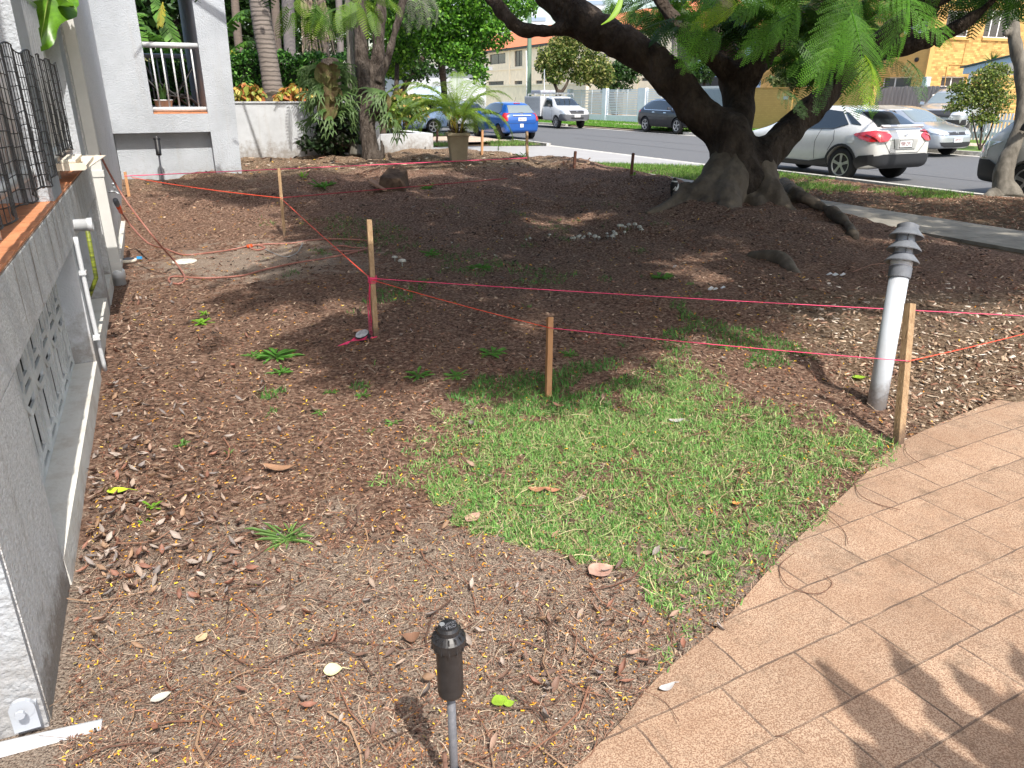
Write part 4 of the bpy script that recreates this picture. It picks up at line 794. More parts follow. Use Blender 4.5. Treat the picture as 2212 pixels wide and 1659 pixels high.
b = cloud([tuple(pt(775, -330, DD)) + (2.2, 1.8, .8), tuple(pt(870, -260, DD + 1)) + (1.8, 1.8, .7)], 2600, .3); leaves('crown', b, .16, PG, crownm, MT)
# fronds dropping in front of the trunk tops
q = np.concatenate([cloud([tuple(pt(675, 12, DD - 1)) + (.45, .3, .22), tuple(pt(790, 8, DD - 1)) + (.5, .3, .20)], 45, .1)]); k = len(q)
scatter('leaf_skirt', FT[0], FT[1], q, rotm(rng.uniform(0, 6.28, k), rng.normal(-.7, .3, k), rng.normal(0, .3, k)), rng.uniform(.9, 1.3, k), pick([(.10, .20, .02), (.16, .26, .03), (.07, .15, .02)], k), crownm, MT)
# ---------------------------------------------------------------- ringed palm by the porch
def palm_trunk(name, pts, m, parent, rings=0, k=18, ra=.035):
    P = spline([p[0] for p in pts], 24); n = len(P); r = np.interp(np.linspace(0, len(pts) - 1, n), range(len(pts)), [p[1] for p in pts]); b = MB()
    b.tube(P, [float(a) * (1 + ra * (1 if (i % 3 == 0) else -.3)) for i, a in enumerate(r)], k); return b.build(name, m, parent, True)
def w2r(px, d): return px * d / F * .5
PT1 = gp(586, 322); d1 = PT1.y * CP - (PT1.z - 1.6) * SP
RP = thing('ringed_palm', 'thick ringed palm trunk flaring at the base beside the white porch', 'palm', PT1)
def ptd(x, y, d): return pt(x, y, d)
rp = mat('palm_trunk', (.19, .16, .14), .9, .5, 5, c2=(.07, .06, .05), bump=1., bs=16, st=(.4, .4, 5), thr=(.4, .7), wave=(3.6, (.05, .042, .036), .8)); rp2 = mat('palm_base', (.10, .085, .06), .95, .9, 9, c2=(.03, .026, .02), bump=1., bs=26, wave=(2.4, (.02, .018, .015), .7))
palm_trunk('trunk', [(ptd(592, 212, d1), w2r(43, d1)), (ptd(580, 130, d1), w2r(40, d1)), (ptd(568, 60, d1), w2r(42, d1)), (ptd(558, -10, d1), w2r(40, d1)), (ptd(545, -160, d1), w2r(36, d1)), (ptd(530, -400, d1), w2r(30, d1))], rp, RP, ra=.03)
palm_trunk('trunk_base', [(ptd(586, 322, d1), w2r(56, d1)), (ptd(588, 300, d1), w2r(53, d1)), (ptd(591, 250, d1), w2r(46, d1)), (ptd(592, 205, d1), w2r(43, d1) * 1.01)], rp2, RP, ra=.02)
b = MB(); b.lathe([(w2r(54, d1), 0), (w2r(58, d1), .03), (w2r(50, d1), .06)], gp(586, 323) + Vector((0, 0, -.03)), 20); b.build('root_ring', mat('root_ring', (.22, .17, .10), .95, .8, 20, c2=(.04, .03, .02), bump=1.), RP, True)
def palmfrond(base, az, el, L_, m, nl=26, ll=.3, droop=.9, w_=.022, vee=.5, name='frond', parent=None, mb=None, cols=None, rw=.010, tw=0.):
    own = mb is None; b = mb or MB(); base = Vector(base); P = []; p = base.copy(); e = el; seg = 14
    for i in range(seg + 1): P.append(p.copy()); p = p + Vector((math.cos(az) * math.cos(e), math.sin(az) * math.cos(e), math.sin(e))) * (L_ / seg); e -= droop / seg * (1 + i / seg)
    b.tube(P, [rw * (1 - .8 * i / seg) + .0015 for i in range(seg + 1)], 5)
    for i in range(nl):
        t = .16 + .84 * i / (nl - 1); f = t * seg; k = min(int(f), seg - 1); c = P[k].lerp(P[k + 1], f - k); T = (P[k + 1] - P[k]).normalized()
        sd = T.cross(Vector((0, 0, 1))).normalized(); up = sd.cross(T); ln = ll * (math.sin(3.14 * min(.98, t * .80 + .14))) * random.uniform(.85, 1.1)
        for s in (-1, 1):
            d = (sd * s * .8 + T * .55 + up * (vee * .6 + tw)).normalized(); m1 = c + d * ln * .5; m2 = c + d * ln + Vector((0, 0, -ln * random.uniform(.25, .6)))
            q = T * w_ * .5; b.add([c - q * .5, c + q * .5, m1 + q, m1 - q, m2 + q * .1, m2 - q * .1], [(0, 1, 2, 3), (3, 2, 4, 5)])
    return b.build(name, m, parent) if own else b
pfm = mat('palm_frond', (.07, .16, .03), .5, .4, 3, trans=.35, spec=.35); pfy = mat('golden_frond', (.22, .34, .035), .5, .45, 2.5, c2=(.12, .24, .03), trans=.4, spec=.35)
drym = mat('dry_frond', (.30, .23, .17), .85, .3, 10, trans=.15)
for k in range(7): palmfrond(ptd(530, -400, d1), k * .9, .5, 2.6, pfm, 24, .5, 1.6, .04, parent=RP)
# ================================================================ PLANTS beyond the bed
treem = mat('tree_leaf', (0, 0, 0), .45, attr=True, trans=.4, spec=.35)
hedgem = mat('hedge_leaf', (0, 0, 0), .5, attr=True, trans=.25, spec=.3)
def blob(x, y, d, rx, ry, rz): c = pt(x, y, d); return (c.x, c.y, c.z, rx, ry, rz)
# hedge and crotons on the planter
HG = thing('hedge', 'clipped dark green hedge above the white retaining wall', 'hedge', nu(2, 18.4, 1.3))
n = 15000; a = rng.uniform(-1.5, 5.2, n); u_ = 17.9 + rng.random(n)**2 * .9; z = rng.uniform(1.0, 2.38, n) + .06 * np.sin(a * 7) + .05 * np.sin(a * 17); k = rng.random(n); top = k < .3; z[top] = 2.38 + .07 * np.sin(a[top] * 9) + rng.normal(0, .03, top.sum()); u_[top] = rng.uniform(17.9, 19, top.sum())
u_ += .12 * np.sin(a * 5 + z * 4); P = np.column_stack([a * NA[0] + u_ * UA[0], a * NA[1] + u_ * UA[1], z]); leaves('foliage', P, .085, [(.05, .15, .02), (.08, .22, .03), (.12, .28, .04), (.03, .09, .015), (.03, .09, .015)], hedgem, HG)
b = MB(); b.nbox(-1.5, 5.2, 18.25, 18.9, .9, 2.25); b.build('inner_box', mat('hedge_inside', (.02, .035, .012), .9, .5, 12), HG)  # dark box filling the hedge behind its leaves
cro = [(.45, .24, .05), (.50, .34, .07), (.34, .12, .04), (.28, .32, .06), (.42, .16, .06), (.20, .26, .05), (.55, .42, .12)]
def croton(x, y, w_, h, lab, u0=16.0, pal=cro, q=420):
    c = pu(x, y, u0); o = thing('croton_bush', lab, 'bush', c, 'crotons above the white wall'); n = q
    P = cloud([(c.x, c.y, c.z + h * .5, w_ * .5, .28, h * .55)], n, .4); leaves('foliage', P, .13, pal, hedgem, o, pitch=(-1.5, -.3)); b = MB()
    for k in range(4): b.tube([c + Vector((random.uniform(-.1, .1), 0, -.25)), c + Vector((random.uniform(-w_ * .3, w_ * .3), 0, h * .5))], [.012, .006], 5)
    b.build('stems', bark, o)
croton(523, 222, .40, .26, 'orange and green croton between the porch pier and the ringed palm'); croton(545, 222, .42, .34, 'tallest red and yellow croton just left of the ringed palm'); croton(612, 222, .22, .20, 'smallest yellow croton just right of the ringed palm'); croton(645, 222, .60, .33, 'coppery croton between the ringed palm and the stag fern')
croton(875, 262, .9, .62, 'pale yellow green croton behind the low white wall', 16.9, [(.30, .34, .08), (.42, .40, .12), (.24, .28, .06), (.45, .3, .1), (.16, .22, .04)], 800); croton(835, 268, .6, .5, 'green croton partly hidden by the hanging stag fern', 16.6, [(.2, .28, .05), (.3, .34, .08), (.12, .2, .03)], 400)
# stag ferns: shield fronds round the trunk and forked hanging antlers
stg = mat('stag_frond', (.065, .13, .035), .5, .5, 6, c2=(.15, .22, .06), trans=.25, spec=.3); shd = mat('shield_frond', (.12, .07, .04), .85, .8, 8, c2=(.14, .18, .05), bump=.5)
def antler(b, base, dirv, L_, w_=.045, depth=0):
    p = Vector(base); d = Vector(dirv).normalized(); P = [p.copy()]; n = 5
    for i in range(n): d = (d + Vector((random.uniform(-.1, .1), random.uniform(-.1, .1), -.42 / n * 2.2))).normalized(); p = p + d * L_ / n; P.append(p.copy())
    side = d.cross(Vector((0, -1, .2))).normalized(); side = side if side.length > .1 else Vector((1, 0, 0)); vs = []
    for i, q in enumerate(P): f = i / n; ww = w_ * ((.35 + .65 * f) if depth == 0 else (1 - .75 * f)); s_ = (P[min(i + 1, n)] - P[max(i - 1, 0)]).cross(Vector((.2, -1, .3))).normalized(); vs += [q - s_ * ww, q + s_ * ww]
    b.add(vs, [(2*i, 2*i+1, 2*i+3, 2*i+2) for i in range(n)])
    if depth < 2:
        for s in (-1, 0, 1) if depth == 0 else (-1, 1):
            dd = (d + side * .55 * s + Vector((0, 0, random.uniform(-.1, .2)))).normalized(); antler(b, P[-1] + side * s * w_ * .5, dd, L_ * random.uniform(.45, .7), w_ * .55, depth + 1)
def stagfern(x, y, d, lab, nfr, spread, h, shields, zoff=0):
    c = pt(x, y, d); o = thing('stag_fern', lab, 'fern', c); b = MB()
    for k in range(nfr):
        a = random.uniform(-.3, 3.44); zz = random.uniform(-h, h * .8); r = .10
        base = c + Vector((math.cos(a) * r, -math.sin(a) * r, zz)); antler(b, base, (math.cos(a), -abs(math.sin(a)) * .7, random.uniform(.05, 1.0)), spread * random.uniform(.6, 1.1))
    b.build('antler_fronds', stg, o); 
    for (dx, dz, r) in shields:
        q = MB(); cc = c + Vector((dx, -.16, dz)); V_ = [cc]
        for j in range(15): t = 6.283 * j / 14; V_.append(cc + Vector((math.cos(t) * r, -.05 + .05 * math.sin(3 * t), math.sin(t) * r * 1.15 + .02 * math.sin(7 * t))))
        q.add(V_, [(0, i, i + 1) for i in range(1, 15)]); q.build('shield_frond', shd, o, True)
    return o
d_ = DD - .35
stagfern(712, 195, d_ + .4, 'large stag fern with forked fronds covering the short trunk left of the dark stems', 40, .32, .62, [(-.05, .28, .16), (.05, .02, .17), (-.02, -.30, .20), (.14, .3, .13), (.16, -.08, .12)])
stagfern(848, 235, DD + .2, 'stag fern hanging low on the right side of the multi stemmed tree', 26, .34, .30, [(-.12, .12, .14), (-.15, -.06, .12)])
FT_ = thing('fern_trunk', 'short fibrous trunk mantled with dark ferns left of the multi stemmed tree', 'tree', gp(722, 318))
SCW = 1.; mb = MB(); limb([(722, 322, 88, d_ + .9), (722, 300, 60, d_ + .9), (720, 250, 44, d_ + .9), (715, 180, 40, d_ + .9), (712, 130, 36, d_ + .9)]); vox(mb, .035, 'trunk', barkd, FT_, .05, 4)
P = cloud([tuple(pt(725, 290, d_ + .7)) + (.42, .3, .34), tuple(pt(690, 312, d_ + .6)) + (.35, .25, .14)], 900, .5); leaves('fern_mantle', P, .11, [(.02, .04, .015), (.03, .06, .02), (.015, .02, .01)], hedgem, FT_)
# tall palm with vine, more palm trunks, dry hanging fronds
def bgpalm(pts, d, lab, m, crown=6, h=1, name='palm_tree'):
    P = [(pt(x, y, d), w2r(w_, d)) for x, y, w_ in pts]; o = thing(name, lab, 'palm', P[0][0]); palm_trunk('trunk', P, m, o, k=12, ra=.02); t = P[-1][0]
    for k in range(crown): palmfrond(t, k * 6.28 / max(crown, 1) + .3, random.uniform(.2, .9), random.uniform(2.0, 2.8), pfm, 22, .45, 1.7, .035, parent=o)
    return o
SCW = 1.
MASS = cloud([tuple(nu(-3, 30, 4)) + (5, 1.5, 4), tuple(nu(1, 31, 4)) + (5, 1.5, 4), tuple(nu(5, 33, 5)) + (4, 1.5, 4), tuple(nu(-7, 27, 4)) + (4, 2, 4), tuple(nu(8.5, 36, 6)) + (3.5, 1.5, 4)], 14000, .0); leaves('distant_wood', MASS, .34, [(.02, .05, .012), (.03, .08, .016), (.015, .03, .01), (.045, .10, .02)], hedgem); setp(bpy.data.objects['distant_wood'], 'dark mass of distant foliage filling the gaps behind the palms', 'trees', kind='stuff')
gpt = mat('grey_palm_trunk', (.14, .125, .12), .9, .5, 7, c2=(.12, .10, .10), bump=.8, bs=18, st=(.4, .4, 5)); dpt = mat('brown_palm_trunk', (.13, .10, .08), .9, .5, 7, c2=(.05, .04, .035), bump=.8, bs=18, st=(.4, .4, 5))
bgpalm([(628, 140, 24), (625, 80, 25), (622, 0, 27), (620, -150, 26), (618, -320, 22)], 21, 'grey palm trunk rising behind the hedge right of the ringed palm', gpt, 8)
bgpalm([(602, 135, 17), (598, 80, 18), (595, 20, 18), (590, -100, 17), (585, -260, 14)], 22, 'brown palm trunk close behind the ringed palm', dpt, 8)
bgpalm([(518, 115, 18), (512, 60, 18), (505, -40, 16), (500, -180, 14)], 22, 'short brown palm trunk behind the banana leaves', dpt, 7)
VP = bgpalm([(697, 150, 34), (694, 100, 34), (690, 40, 32), (686, -60, 28), (684, -250, 24)], 18.5, 'palm trunk wrapped in a small leaved yellow green vine', dpt, 7)
n = 1500; t = rng.random(n); th = rng.uniform(3.0, 6.4, n); c = np.array([list(pt(697 - 13 * a, 150 - 210 * a, 18.5)) for a in t]); r = .205 + rng.normal(0, .015, n); c[:, 0] += r * np.cos(th); c[:, 1] += r * np.sin(th)
k = mnoiseK = np.array([mnoise.noise(Vector((a * 3, b_ * 3, c_ * 2.5))) for a, b_, c_ in c]) > -.12; leaves('vine', c[k], .06, [(.20, .26, .03), (.12, .2, .03), (.28, .3, .04)], hedgem, VP)
bgpalm([(736, 130, 14), (734, 60, 15), (730, -60, 14), (728, -200, 12)], 24, 'thin far palm trunk between the vine palm and the slim tree', gpt, 5)
DF = thing('dead_fronds', 'bundle of dry brown palm fronds hanging above the stag fern', 'palm fronds', pt(660, -40, 17.5)); b = MB()
for k in range(44):
    g = random.choice([0, 0, 1]); x0 = 655 + random.uniform(-10, 16) if g == 0 else 672 + random.uniform(-6, 14); x1 = x0 + (random.uniform(2, 26) if g == 0 else random.uniform(30, 62)); y1 = random.uniform(100, 165) if g == 0 else random.uniform(130, 172)
    p, q = pt(x0, -60, 17.5 + random.uniform(-.2, .2)), pt(x1, y1, 17.3 + random.uniform(-.3, .2)); m_ = p.lerp(q, .5) + Vector((random.uniform(-.05, .05), 0, 0)); b.tube([p, m_, q], [.014, .012, .003], 4)
b.build('strands', drym, DF)
# banana clump seen through and beside the porch
bnm = mat('banana_leaf', (.10, .22, .03), .45, .4, 3, trans=.45, spec=.4); bny = mat('banana_leaf_yellow', (.42, .38, .04), .5, .4, 6, c2=(.3, .2, .06), trans=.4)
def torn(base, tip, w_, m, parent, sag=.5, seg=22, tear=.55):
    base, tip = Vector(base), Vector(tip); b = MB(); L_ = (tip - base).length; P = [base.lerp(tip, i / seg) + Vector((0, 0, sag * L_ * (math.sin(3.14 * i / seg) * .5))) for i in range(seg + 1)]
    b.tube(P, [.016 * (1 - .8 * i / seg) + .002 for i in range(seg + 1)], 5)
    for i in range(1, seg):
        T = (P[i + 1] - P[i]); Tn = T.normalized(); sd = Tn.cross(Vector((0, 0, 1))).normalized(); ww = w_ * math.sin(3.14 * (i / seg)**.8)**.5
        for s in (-1, 1):
            f = 1 if random.random() > tear else .82; dr = Vector((0, 0, -random.uniform(.25, .75) * ww)); o_ = Tn * random.uniform(.02, .12)
            b.add([P[i], P[i] + T * f, P[i] + T * f + sd * s * ww + dr + o_, P[i] + sd * s * ww + dr + o_], [(0, 1, 2, 3)])
    return b.build('leaf', m, parent)
BN = thing('banana_clump', 'banana plants with torn leaves, some yellow, behind the porch', 'banana plant', nu(.2, 19.5, .5))
for i in range(26):
    a = random.uniform(0, 6.28); n0 = random.uniform(-1.6, 1.9); u0 = random.uniform(18.6, 21); z0 = random.uniform(1.3, 2.6); L_ = random.uniform(1.1, 1.9)
    base = nu(n0, u0, z0); torn(base, base + Vector((math.cos(a) * L_ * .6, math.sin(a) * L_ * .4, random.uniform(-.2, 1.2))), random.uniform(.16, .26), bny if i % 9 == 0 else bnm, BN)
torn(pt(330, -10, 17.6), pt(392, 128, 17.2), .22, bnm, BN, .1); torn(pt(352, 5, 17.0), pt(345, 55, 17.), .12, bny, BN, .1); torn(pt(500, 110, 16.9), pt(540, 186, 16.6), .20, bny, BN, .2); torn(pt(505, 125, 17), pt(552, 150, 16.8), .2, bnm, BN, .2); torn(pt(488, 60, 17), pt(545, 20, 17), .2, bnm, BN, .3); torn(pt(490, 120, 17), pt(560, 90, 17), .2, bnm, BN, .3)
b = MB()
for k in range(7): p = nu(random.uniform(-1.6, 1.9), random.uniform(19, 21), .5); b.tube([p, p + Vector((random.uniform(-.2, .2), 0, 2.0))], [.11, .07], 8)
b.build('stems', mat('banana_stem', (.20, .20, .08), .6, .4, 6), BN, True)
# dense jungle behind the planter as separate trees
def bushtree(name, label, cat, blobs, n, size, pal, base, tr, m=treem, group=None, sh=.5, trunkm=None, core=0):
    o = thing(name, label, cat, base, group); leaves('foliage', cloud(blobs, n, sh), size, pal, m, o)
    if tr:
        b = MB()
        for (p, q, r0, r1) in tr: b.tube(spline([p, (p + q) / 2 + Vector((random.uniform(-.1, .1), 0, 0)), q], 4), list(np.linspace(r0, r1, 9)), 8)
        b.build('trunk', trunkm or bark, o, True)
    return o
DG = [(.02, .06, .012), (.035, .09, .018), (.015, .035, .01), (.05, .12, .02)]
for i, (x, d, w_, lab) in enumerate([(500, 27, 2.6, 'dark leafy tree filling the gap behind the banana clump'), (600, 26, 2.6, 'dark leafy tree behind the two palm trunks'), (690, 28, 2.8, 'dark leafy tree behind the vine covered palm'), (790, 27, 2.8, 'dark leafy tree behind the multi stemmed tree'), (380, 25, 2.4, 'dark leafy tree seen through the porch opening')]):
    bl = [blob(x, 60, d, w_ * .75, 1.2, 1.2), blob(x - 40, -20, d, w_ * .6, 1.2, 1.), blob(x + 40, -40, d, w_ * .6, 1.2, 1.1), blob(x, -130, d, w_, 1.3, 1.2)]
    g = pt(x, 200, d); g.z = -.1; bushtree('background_tree', lab, 'tree', bl, 3000, .17, DG, g, [(g, pt(x, 40, d), .14, .09)], group='dark trees behind the planter')
# bright green street tree mid left, behind the golden palm
ML = [(.06, .17, .015), (.09, .24, .02), (.14, .34, .03), (.04, .12, .012), (.20, .40, .04), (.03, .08, .01)]
g = pz(960, 262, -.05); bushtree('street_tree', 'big glossy green street tree behind the potted golden palm', 'tree',
    [blob(985, 60, 24, 1.1, 1.2, 1.1), blob(930, 10, 24, 1., 1., .9), blob(1040, 20, 23.5, .9, 1., 1.), blob(1005, 125, 23.5, .75, .7, .5), blob(880, 60, 25, .8, 1, .8), blob(900, -60, 24, 1.3, 1.2, .9), blob(1030, -70, 24, 1.2, 1.2, .9), blob(1070, 75, 23, .55, .5, .45), blob(1035, 160, 23, .28, .3, .35), blob(960, 100, 24, .7, .6, .6), blob(1120, 10, 24, .7, .8, .4), blob(870, 110, 25.5, .5, .6, .5)], 21000, .125, ML, g,
    [(g, pt(950, 100, 24), .16, .13), (pt(955, 130, 24), pt(1010, 0, 24), .11, .06), (pt(950, 110, 24), pt(900, -20, 24), .10, .06)])
bushtree('street_tree', 'yellow green tree behind the top of the multi stemmed trunks', 'tree', [blob(850, 20, 27, 1.2, 1, .8), blob(870, 100, 27, .7, 1, .5), blob(840, 130, 27, .8, 1, .6)], 3800, .13, [(.13, .26, .02), (.2, .36, .03), (.08, .18, .02)], nu(7, 24, -.1), [(nu(7, 24, -.1), pt(860, 60, 27), .1, .06)])
bushtree('background_tree', 'dense dark tree behind the glossy street tree', 'tree', [blob(930, 90, 32, 2.4, 1.2, 1.3), blob(880, 150, 31, 1.4, 1, .5), blob(1000, 0, 32, 2.6, 1.2, 1.4)], 6500, .17, DG, nu(8, 31, -.1), [(nu(8, 31, -.1), pt(930, 100, 32), .15, .1)])
# far palm wisps
for k in range(9): palmfrond(pt(868, -20, 20), -1.2 + k * .34, .2 - .1 * (k % 3), 1.5, mat('grey_frond', (.20, .22, .15), .7, .3, 5, trans=.3), 22, .35, 1.5, .018, name='frond', parent=VP)
# potted golden palm
c0 = gp(990, 345); dP = c0.y * CP - (c0.z - 1.6) * SP; GPM = thing('potted_palm', 'golden cane palm in a square tapered stone pot at the end of the mulch bed', 'palm', c0)
potm = mat('stone_pot', (.40, .34, .24), .9, .35, 6, bump=.8, bs=70, c2=(.22, .19, .13)); k = dP / F; ang = math.radians(12)
def sq(hw, z): return [c0 + Vector((math.cos(ang + a) * hw * 1.414, math.sin(ang + a) * hw * 1.414, z)) for a in (3.927, 5.498, .785, 2.356)]
def prism(rings):
    b = MB(); vs = [v for r in rings for v in r]; m_ = len(rings); b.add(vs, [(i*4+j, i*4+(j+1) % 4, i*4+4+(j+1) % 4, i*4+4+j) for i in range(m_ - 1) for j in range(4)] + [(3, 2, 1, 0), tuple(range(m_*4-4, m_*4))]); return b
hp = 55 * k
prism([sq(15.5 * k, -.06), sq(21 * k, hp * .87), sq(21.5 * k, hp * .87), sq(23.5 * k, hp * .90), sq(23.5 * k, hp), sq(20.5 * k, hp), sq(20 * k, hp * .93)]).build('pot', potm, GPM, bevel=.004)
top = c0 + Vector((0, 0, hp)); b = MB(); canes = []
for i in range(13):
    a = random.uniform(0, 6.28); r = random.uniform(.02, .12); p = top + Vector((math.cos(a) * r, math.sin(a) * r, -.05)); q = p + Vector((math.cos(a) * random.uniform(.05, .22), math.sin(a) * .15, random.uniform(.25, .5))); canes.append((p, q, a)); b.tube([p, p.lerp(q, .5) + Vector((0, 0, .03)), q], [.012, .009, .006], 6)
b.build('canes', mat('golden_cane', (.40, .32, .05), .5, .3, 10), GPM, True)
for i, (p, q, a) in enumerate(canes): palmfrond(q, a + random.uniform(-.3, .3), random.uniform(.7, 1.25), random.uniform(.75, 1.05), pfy, 32, .21, 1.35, .014, parent=GPM, rw=.006)
for i in range(22):
    p, q, a = canes[i % 13]; palmfrond(q.lerp(p, .3), random.uniform(0, 6.28), random.uniform(.45, 1.25), random.uniform(.65, .95), pfy, 28, .20, 1.45, .014, parent=GPM, rw=.006)
for az, el, L_ in ((3.1, .75, 1.45), (2.9, .55, 1.35), (3.3, .35, 1.2), (0.1, .35, 1.25), (-.2, .1, 1.1), (1.6, 1.35, 1.35), (1.2, 1.2, 1.25), (3.2, 1.0, 1.5)): palmfrond(top + Vector((0, 0, .3)), az, el, L_, pfy, 38, .24, 1.3, .016, parent=GPM, rw=.007)
b = MB()
for i in range(40): a = random.uniform(0, 6.28); p = top + Vector((math.cos(a) * .05, math.sin(a) * .05, 0)); b.tube([p, p + Vector((math.cos(a) * .13, math.sin(a) * .13, random.uniform(.02, .15)))], [.012, .003], 4)
b.build('fibre', mat('palm_fibre', (.07, .045, .03), .95), GPM)
# trees across the street
VG = [(.10, .16, .03), (.20, .25, .05), (.33, .34, .10), (.07, .12, .025), (.38, .36, .14), (.05, .09, .02)]
def farp(x, n): return pn(x, 207, n)
g = pn(1204, 250, 25.6); g.z = 0.02; dg_ = g.y * CP + 1.6 * SP
bushtree('round_tree', 'rounded pale flowering tree above the white ute', 'tree', [blob(1203, 125, dg_, 1.25, 1.2, 1.0), blob(1240, 120, dg_, 1.6, 1.4, 1.3), blob(1180, 140, dg_, .8, .9, .7), blob(1285, 150, dg_, 1.2, 1.2, .9), blob(1222, 95, dg_, 1.1, 1., .8), blob(1305, 165, dg_, .7, .8, .8), blob(1200, 165, dg_, .8, .8, .5), blob(1260, 165, dg_, 1., .9, .6)], 9000, .20, VG, g, [(g, pt(1207, 195, dg_), .20, .18), (pt(1208, 205, dg_), pt(1190, 165, dg_), .13, .07), (pt(1208, 205, dg_), pt(1228, 172, dg_), .14, .07)])
g = pn(1330, 250, 31.5); g.z = .08; d2 = g.y * CP + 1.6 * SP
bushtree('dark_tree', 'dark green leafy tree behind the pale slat fence', 'tree', [blob(1335, 165, d2, 1.5, 1.2, 1.0), blob(1350, 150, d2, 1.2, 1.2, .7), blob(1310, 180, d2, .8, 1, .6)], 3000, .22, DG + [(.06, .11, .04)], g, [(g, pt(1318, 180, d2), .25, .2)])
g = pn(1527, 240, 30); g.z = .08; d2 = g.y * CP + 1.6 * SP; bushtree('dark_tree', 'small dark tree seen through the fork of the big trunk', 'tree', [blob(1518, 155, d2, .9, .8, .6)], 900, .2, DG, g, [(g, pt(1522, 150, d2), .1, .08)])
g = pn(1457, 240, 31); g.z = .08; d2 = g.y * CP + 1.6 * SP; o = thing('bare_palm', 'grey palm trunk behind the pale slat fence', 'palm', g); palm_trunk('trunk', [(g, .2), (pt(1457, 150, d2), .19), (pt(1457, 60, d2), .17)], gpt, o); [palmfrond(pt(1457, 160, d2), a * .9, .1, 1.0, pfm, 14, .3, 1.5, .03, parent=o) for a in range(5)]
# yard shrubs by the yellow house
g = pn(1700, 240, 30); g.z = .1; d2 = g.y * CP + 1.6 * SP; bushtree('yard_shrub', 'spiky grey green shrub above the yellow brick wall', 'shrub', [blob(1700, 172, d2, .9, .7, .45), blob(1730, 165, d2, .8, .7, .5)], 900, .26, [(.12, .2, .06), (.2, .26, .1), (.3, .33, .14)], g, [(g, pt(1700, 180, d2), .06, .04)])
g = pn(1795, 240, 31); g.z = .1; d2 = g.y * CP + 1.6 * SP; bushtree('yard_shrub', 'light green shrub behind the hanging sprays', 'shrub', [blob(1790, 120, d2, 1.6, 1, 1.2), blob(1750, 120, d2, 1., 1, .8)], 2500, .2, [(.10, .2, .03), (.2, .3, .05), (.07, .14, .02)], g, [(g, pt(1795, 150, d2), .1, .06)])
# bottlebrush-like shrub by the picket fence
g = pn(2115, 330, 23.9); g.z = -.02; d3 = g.y * CP + 1.6 * SP; PB = [(.10, .16, .03), (.16, .22, .05), (.25, .30, .05), (.07, .11, .03), (.20, .2, .08)]
o = bushtree('street_shrub', 'airy fine leaved shrub between the silver pickup and the white van', 'shrub', [blob(2130, 185, d3, .75, .6, .55), blob(2095, 215, d3, .65, .5, .35), blob(2150, 220, d3, .6, .5, .45), blob(2070, 190, d3, .35, .3, .16), blob(2062, 232, d3, .35, .3, .14), blob(2125, 255, d3, .5, .4, .22), blob(2150, 155, d3, .5, .4, .3)], 6500, .085, PB, g, [(g, pt(2125, 230, d3), .035, .02), (g, pt(2100, 240, d3), .03, .015), (g, pt(2150, 240, d3), .03, .015)], sh=.2)
g = pn(2142, 220, 30); g.z = .1; d2 = g.y * CP + 1.6 * SP; o = thing('dracaena', 'thin spiky headed plant in front of the yellow wall', 'plant', g); b = MB(); b.tube([g, pt(2142, 132, d2)], .03, 6); b.build('stem', bark, o)
b = MB()
for i in range(40): a = random.uniform(0, 6.28); e = random.uniform(-.3, 1.4); p = pt(2142, 132, d2); q = p + Vector((math.cos(a) * math.cos(e), math.sin(a) * math.cos(e), math.sin(e))) * .55; s = Vector((0, .02, .02)); b.add([p - s, p + s, q], [(0, 1, 2)])
b.build('leaves', pfm, o)
# leaning verge tree on the right
g = gp(2172, 424); SCW = 1.; dv = g.y * CP - (g.z - 1.6) * SP; VT = thing('verge_tree', 'slender leaning grey trunk on the verge beside the white van', 'tree', g)
mb = MB(); limb([(2172, 430, 74, dv), (2172, 415, 60, dv), (2168, 390, 44, dv), (2176, 350, 36, dv), (2192, 310, 33, dv), (2206, 265, 31, dv), (2213, 215, 30, dv), (2208, 160, 29, dv), (2196, 105, 27, dv), (2188, 60, 27, dv), (2184, 0, 27, dv), (2178, -100, 22, dv), (2170, -240, 16, dv)]); limb([(2150, 424, 40, dv - .1), (2120, 432, 16, dv - .2)]); limb([(2186, 66, 20, dv), (2174, 70, 16, dv - .02), (2170, 78, 8, dv - .02)])
vox(mb, .025, 'trunk', barkm('verge_bark', (.10, .09, .075), (.22, .20, .17), 5), VT, .03, 4, .01, 14)
P = cloud([tuple(pt(2178, -40, dv)) + (1.0, .8, .35), tuple(pt(2140, 5, dv - .5)) + (.6, .5, .22), tuple(pt(2210, 30, dv)) + (.35, .3, .25), tuple(pt(2178, -230, dv)) + (2.0, 1.6, .7)], 3600, .2); P = clear_cars(P); leaves('crown', P, .09, PG, crownm, VT)
# ================================================================ VEHICLES
glassm = mat('car_glass', (.012, .016, .018), .04, spec=.9, coat=.6); glassl = mat('car_glass_light', (.16, .19, .19), .05, spec=.9, coat=.6)
tyrem = mat('tyre_rubber', (.018, .018, .019), .85); rimm = mat('alloy_rim', (.50, .51, .52), .3, metal=.75); rimd = mat('dark_rim', (.06, .06, .065), .35, metal=.5); blackp = mat('black_trim', (.022, .023, .026), .55); wellm = mat('wheel_well', (.006, .006, .007), .9)
redl = mat('tail_lens', (.42, .015, .02), .12, spec=.8, coat=.6); clearl = mat('head_lens', (.55, .58, .6), .08, metal=.35, coat=.8); chrome = mat('chrome', (.75, .76, .78), .12, metal=.95); platew = mat('plate_white', (.72, .72, .72), .4); maroon = mat('plate_maroon', (.16, .01, .02), .5); seamm = mat('panel_gap', (.03, .03, .03), .8)
def paint(name, c, metal=.25, coat=1.): return mat(name, c, .28, coat=coat, metal=metal, spec=.5, var=.04, vs=8)
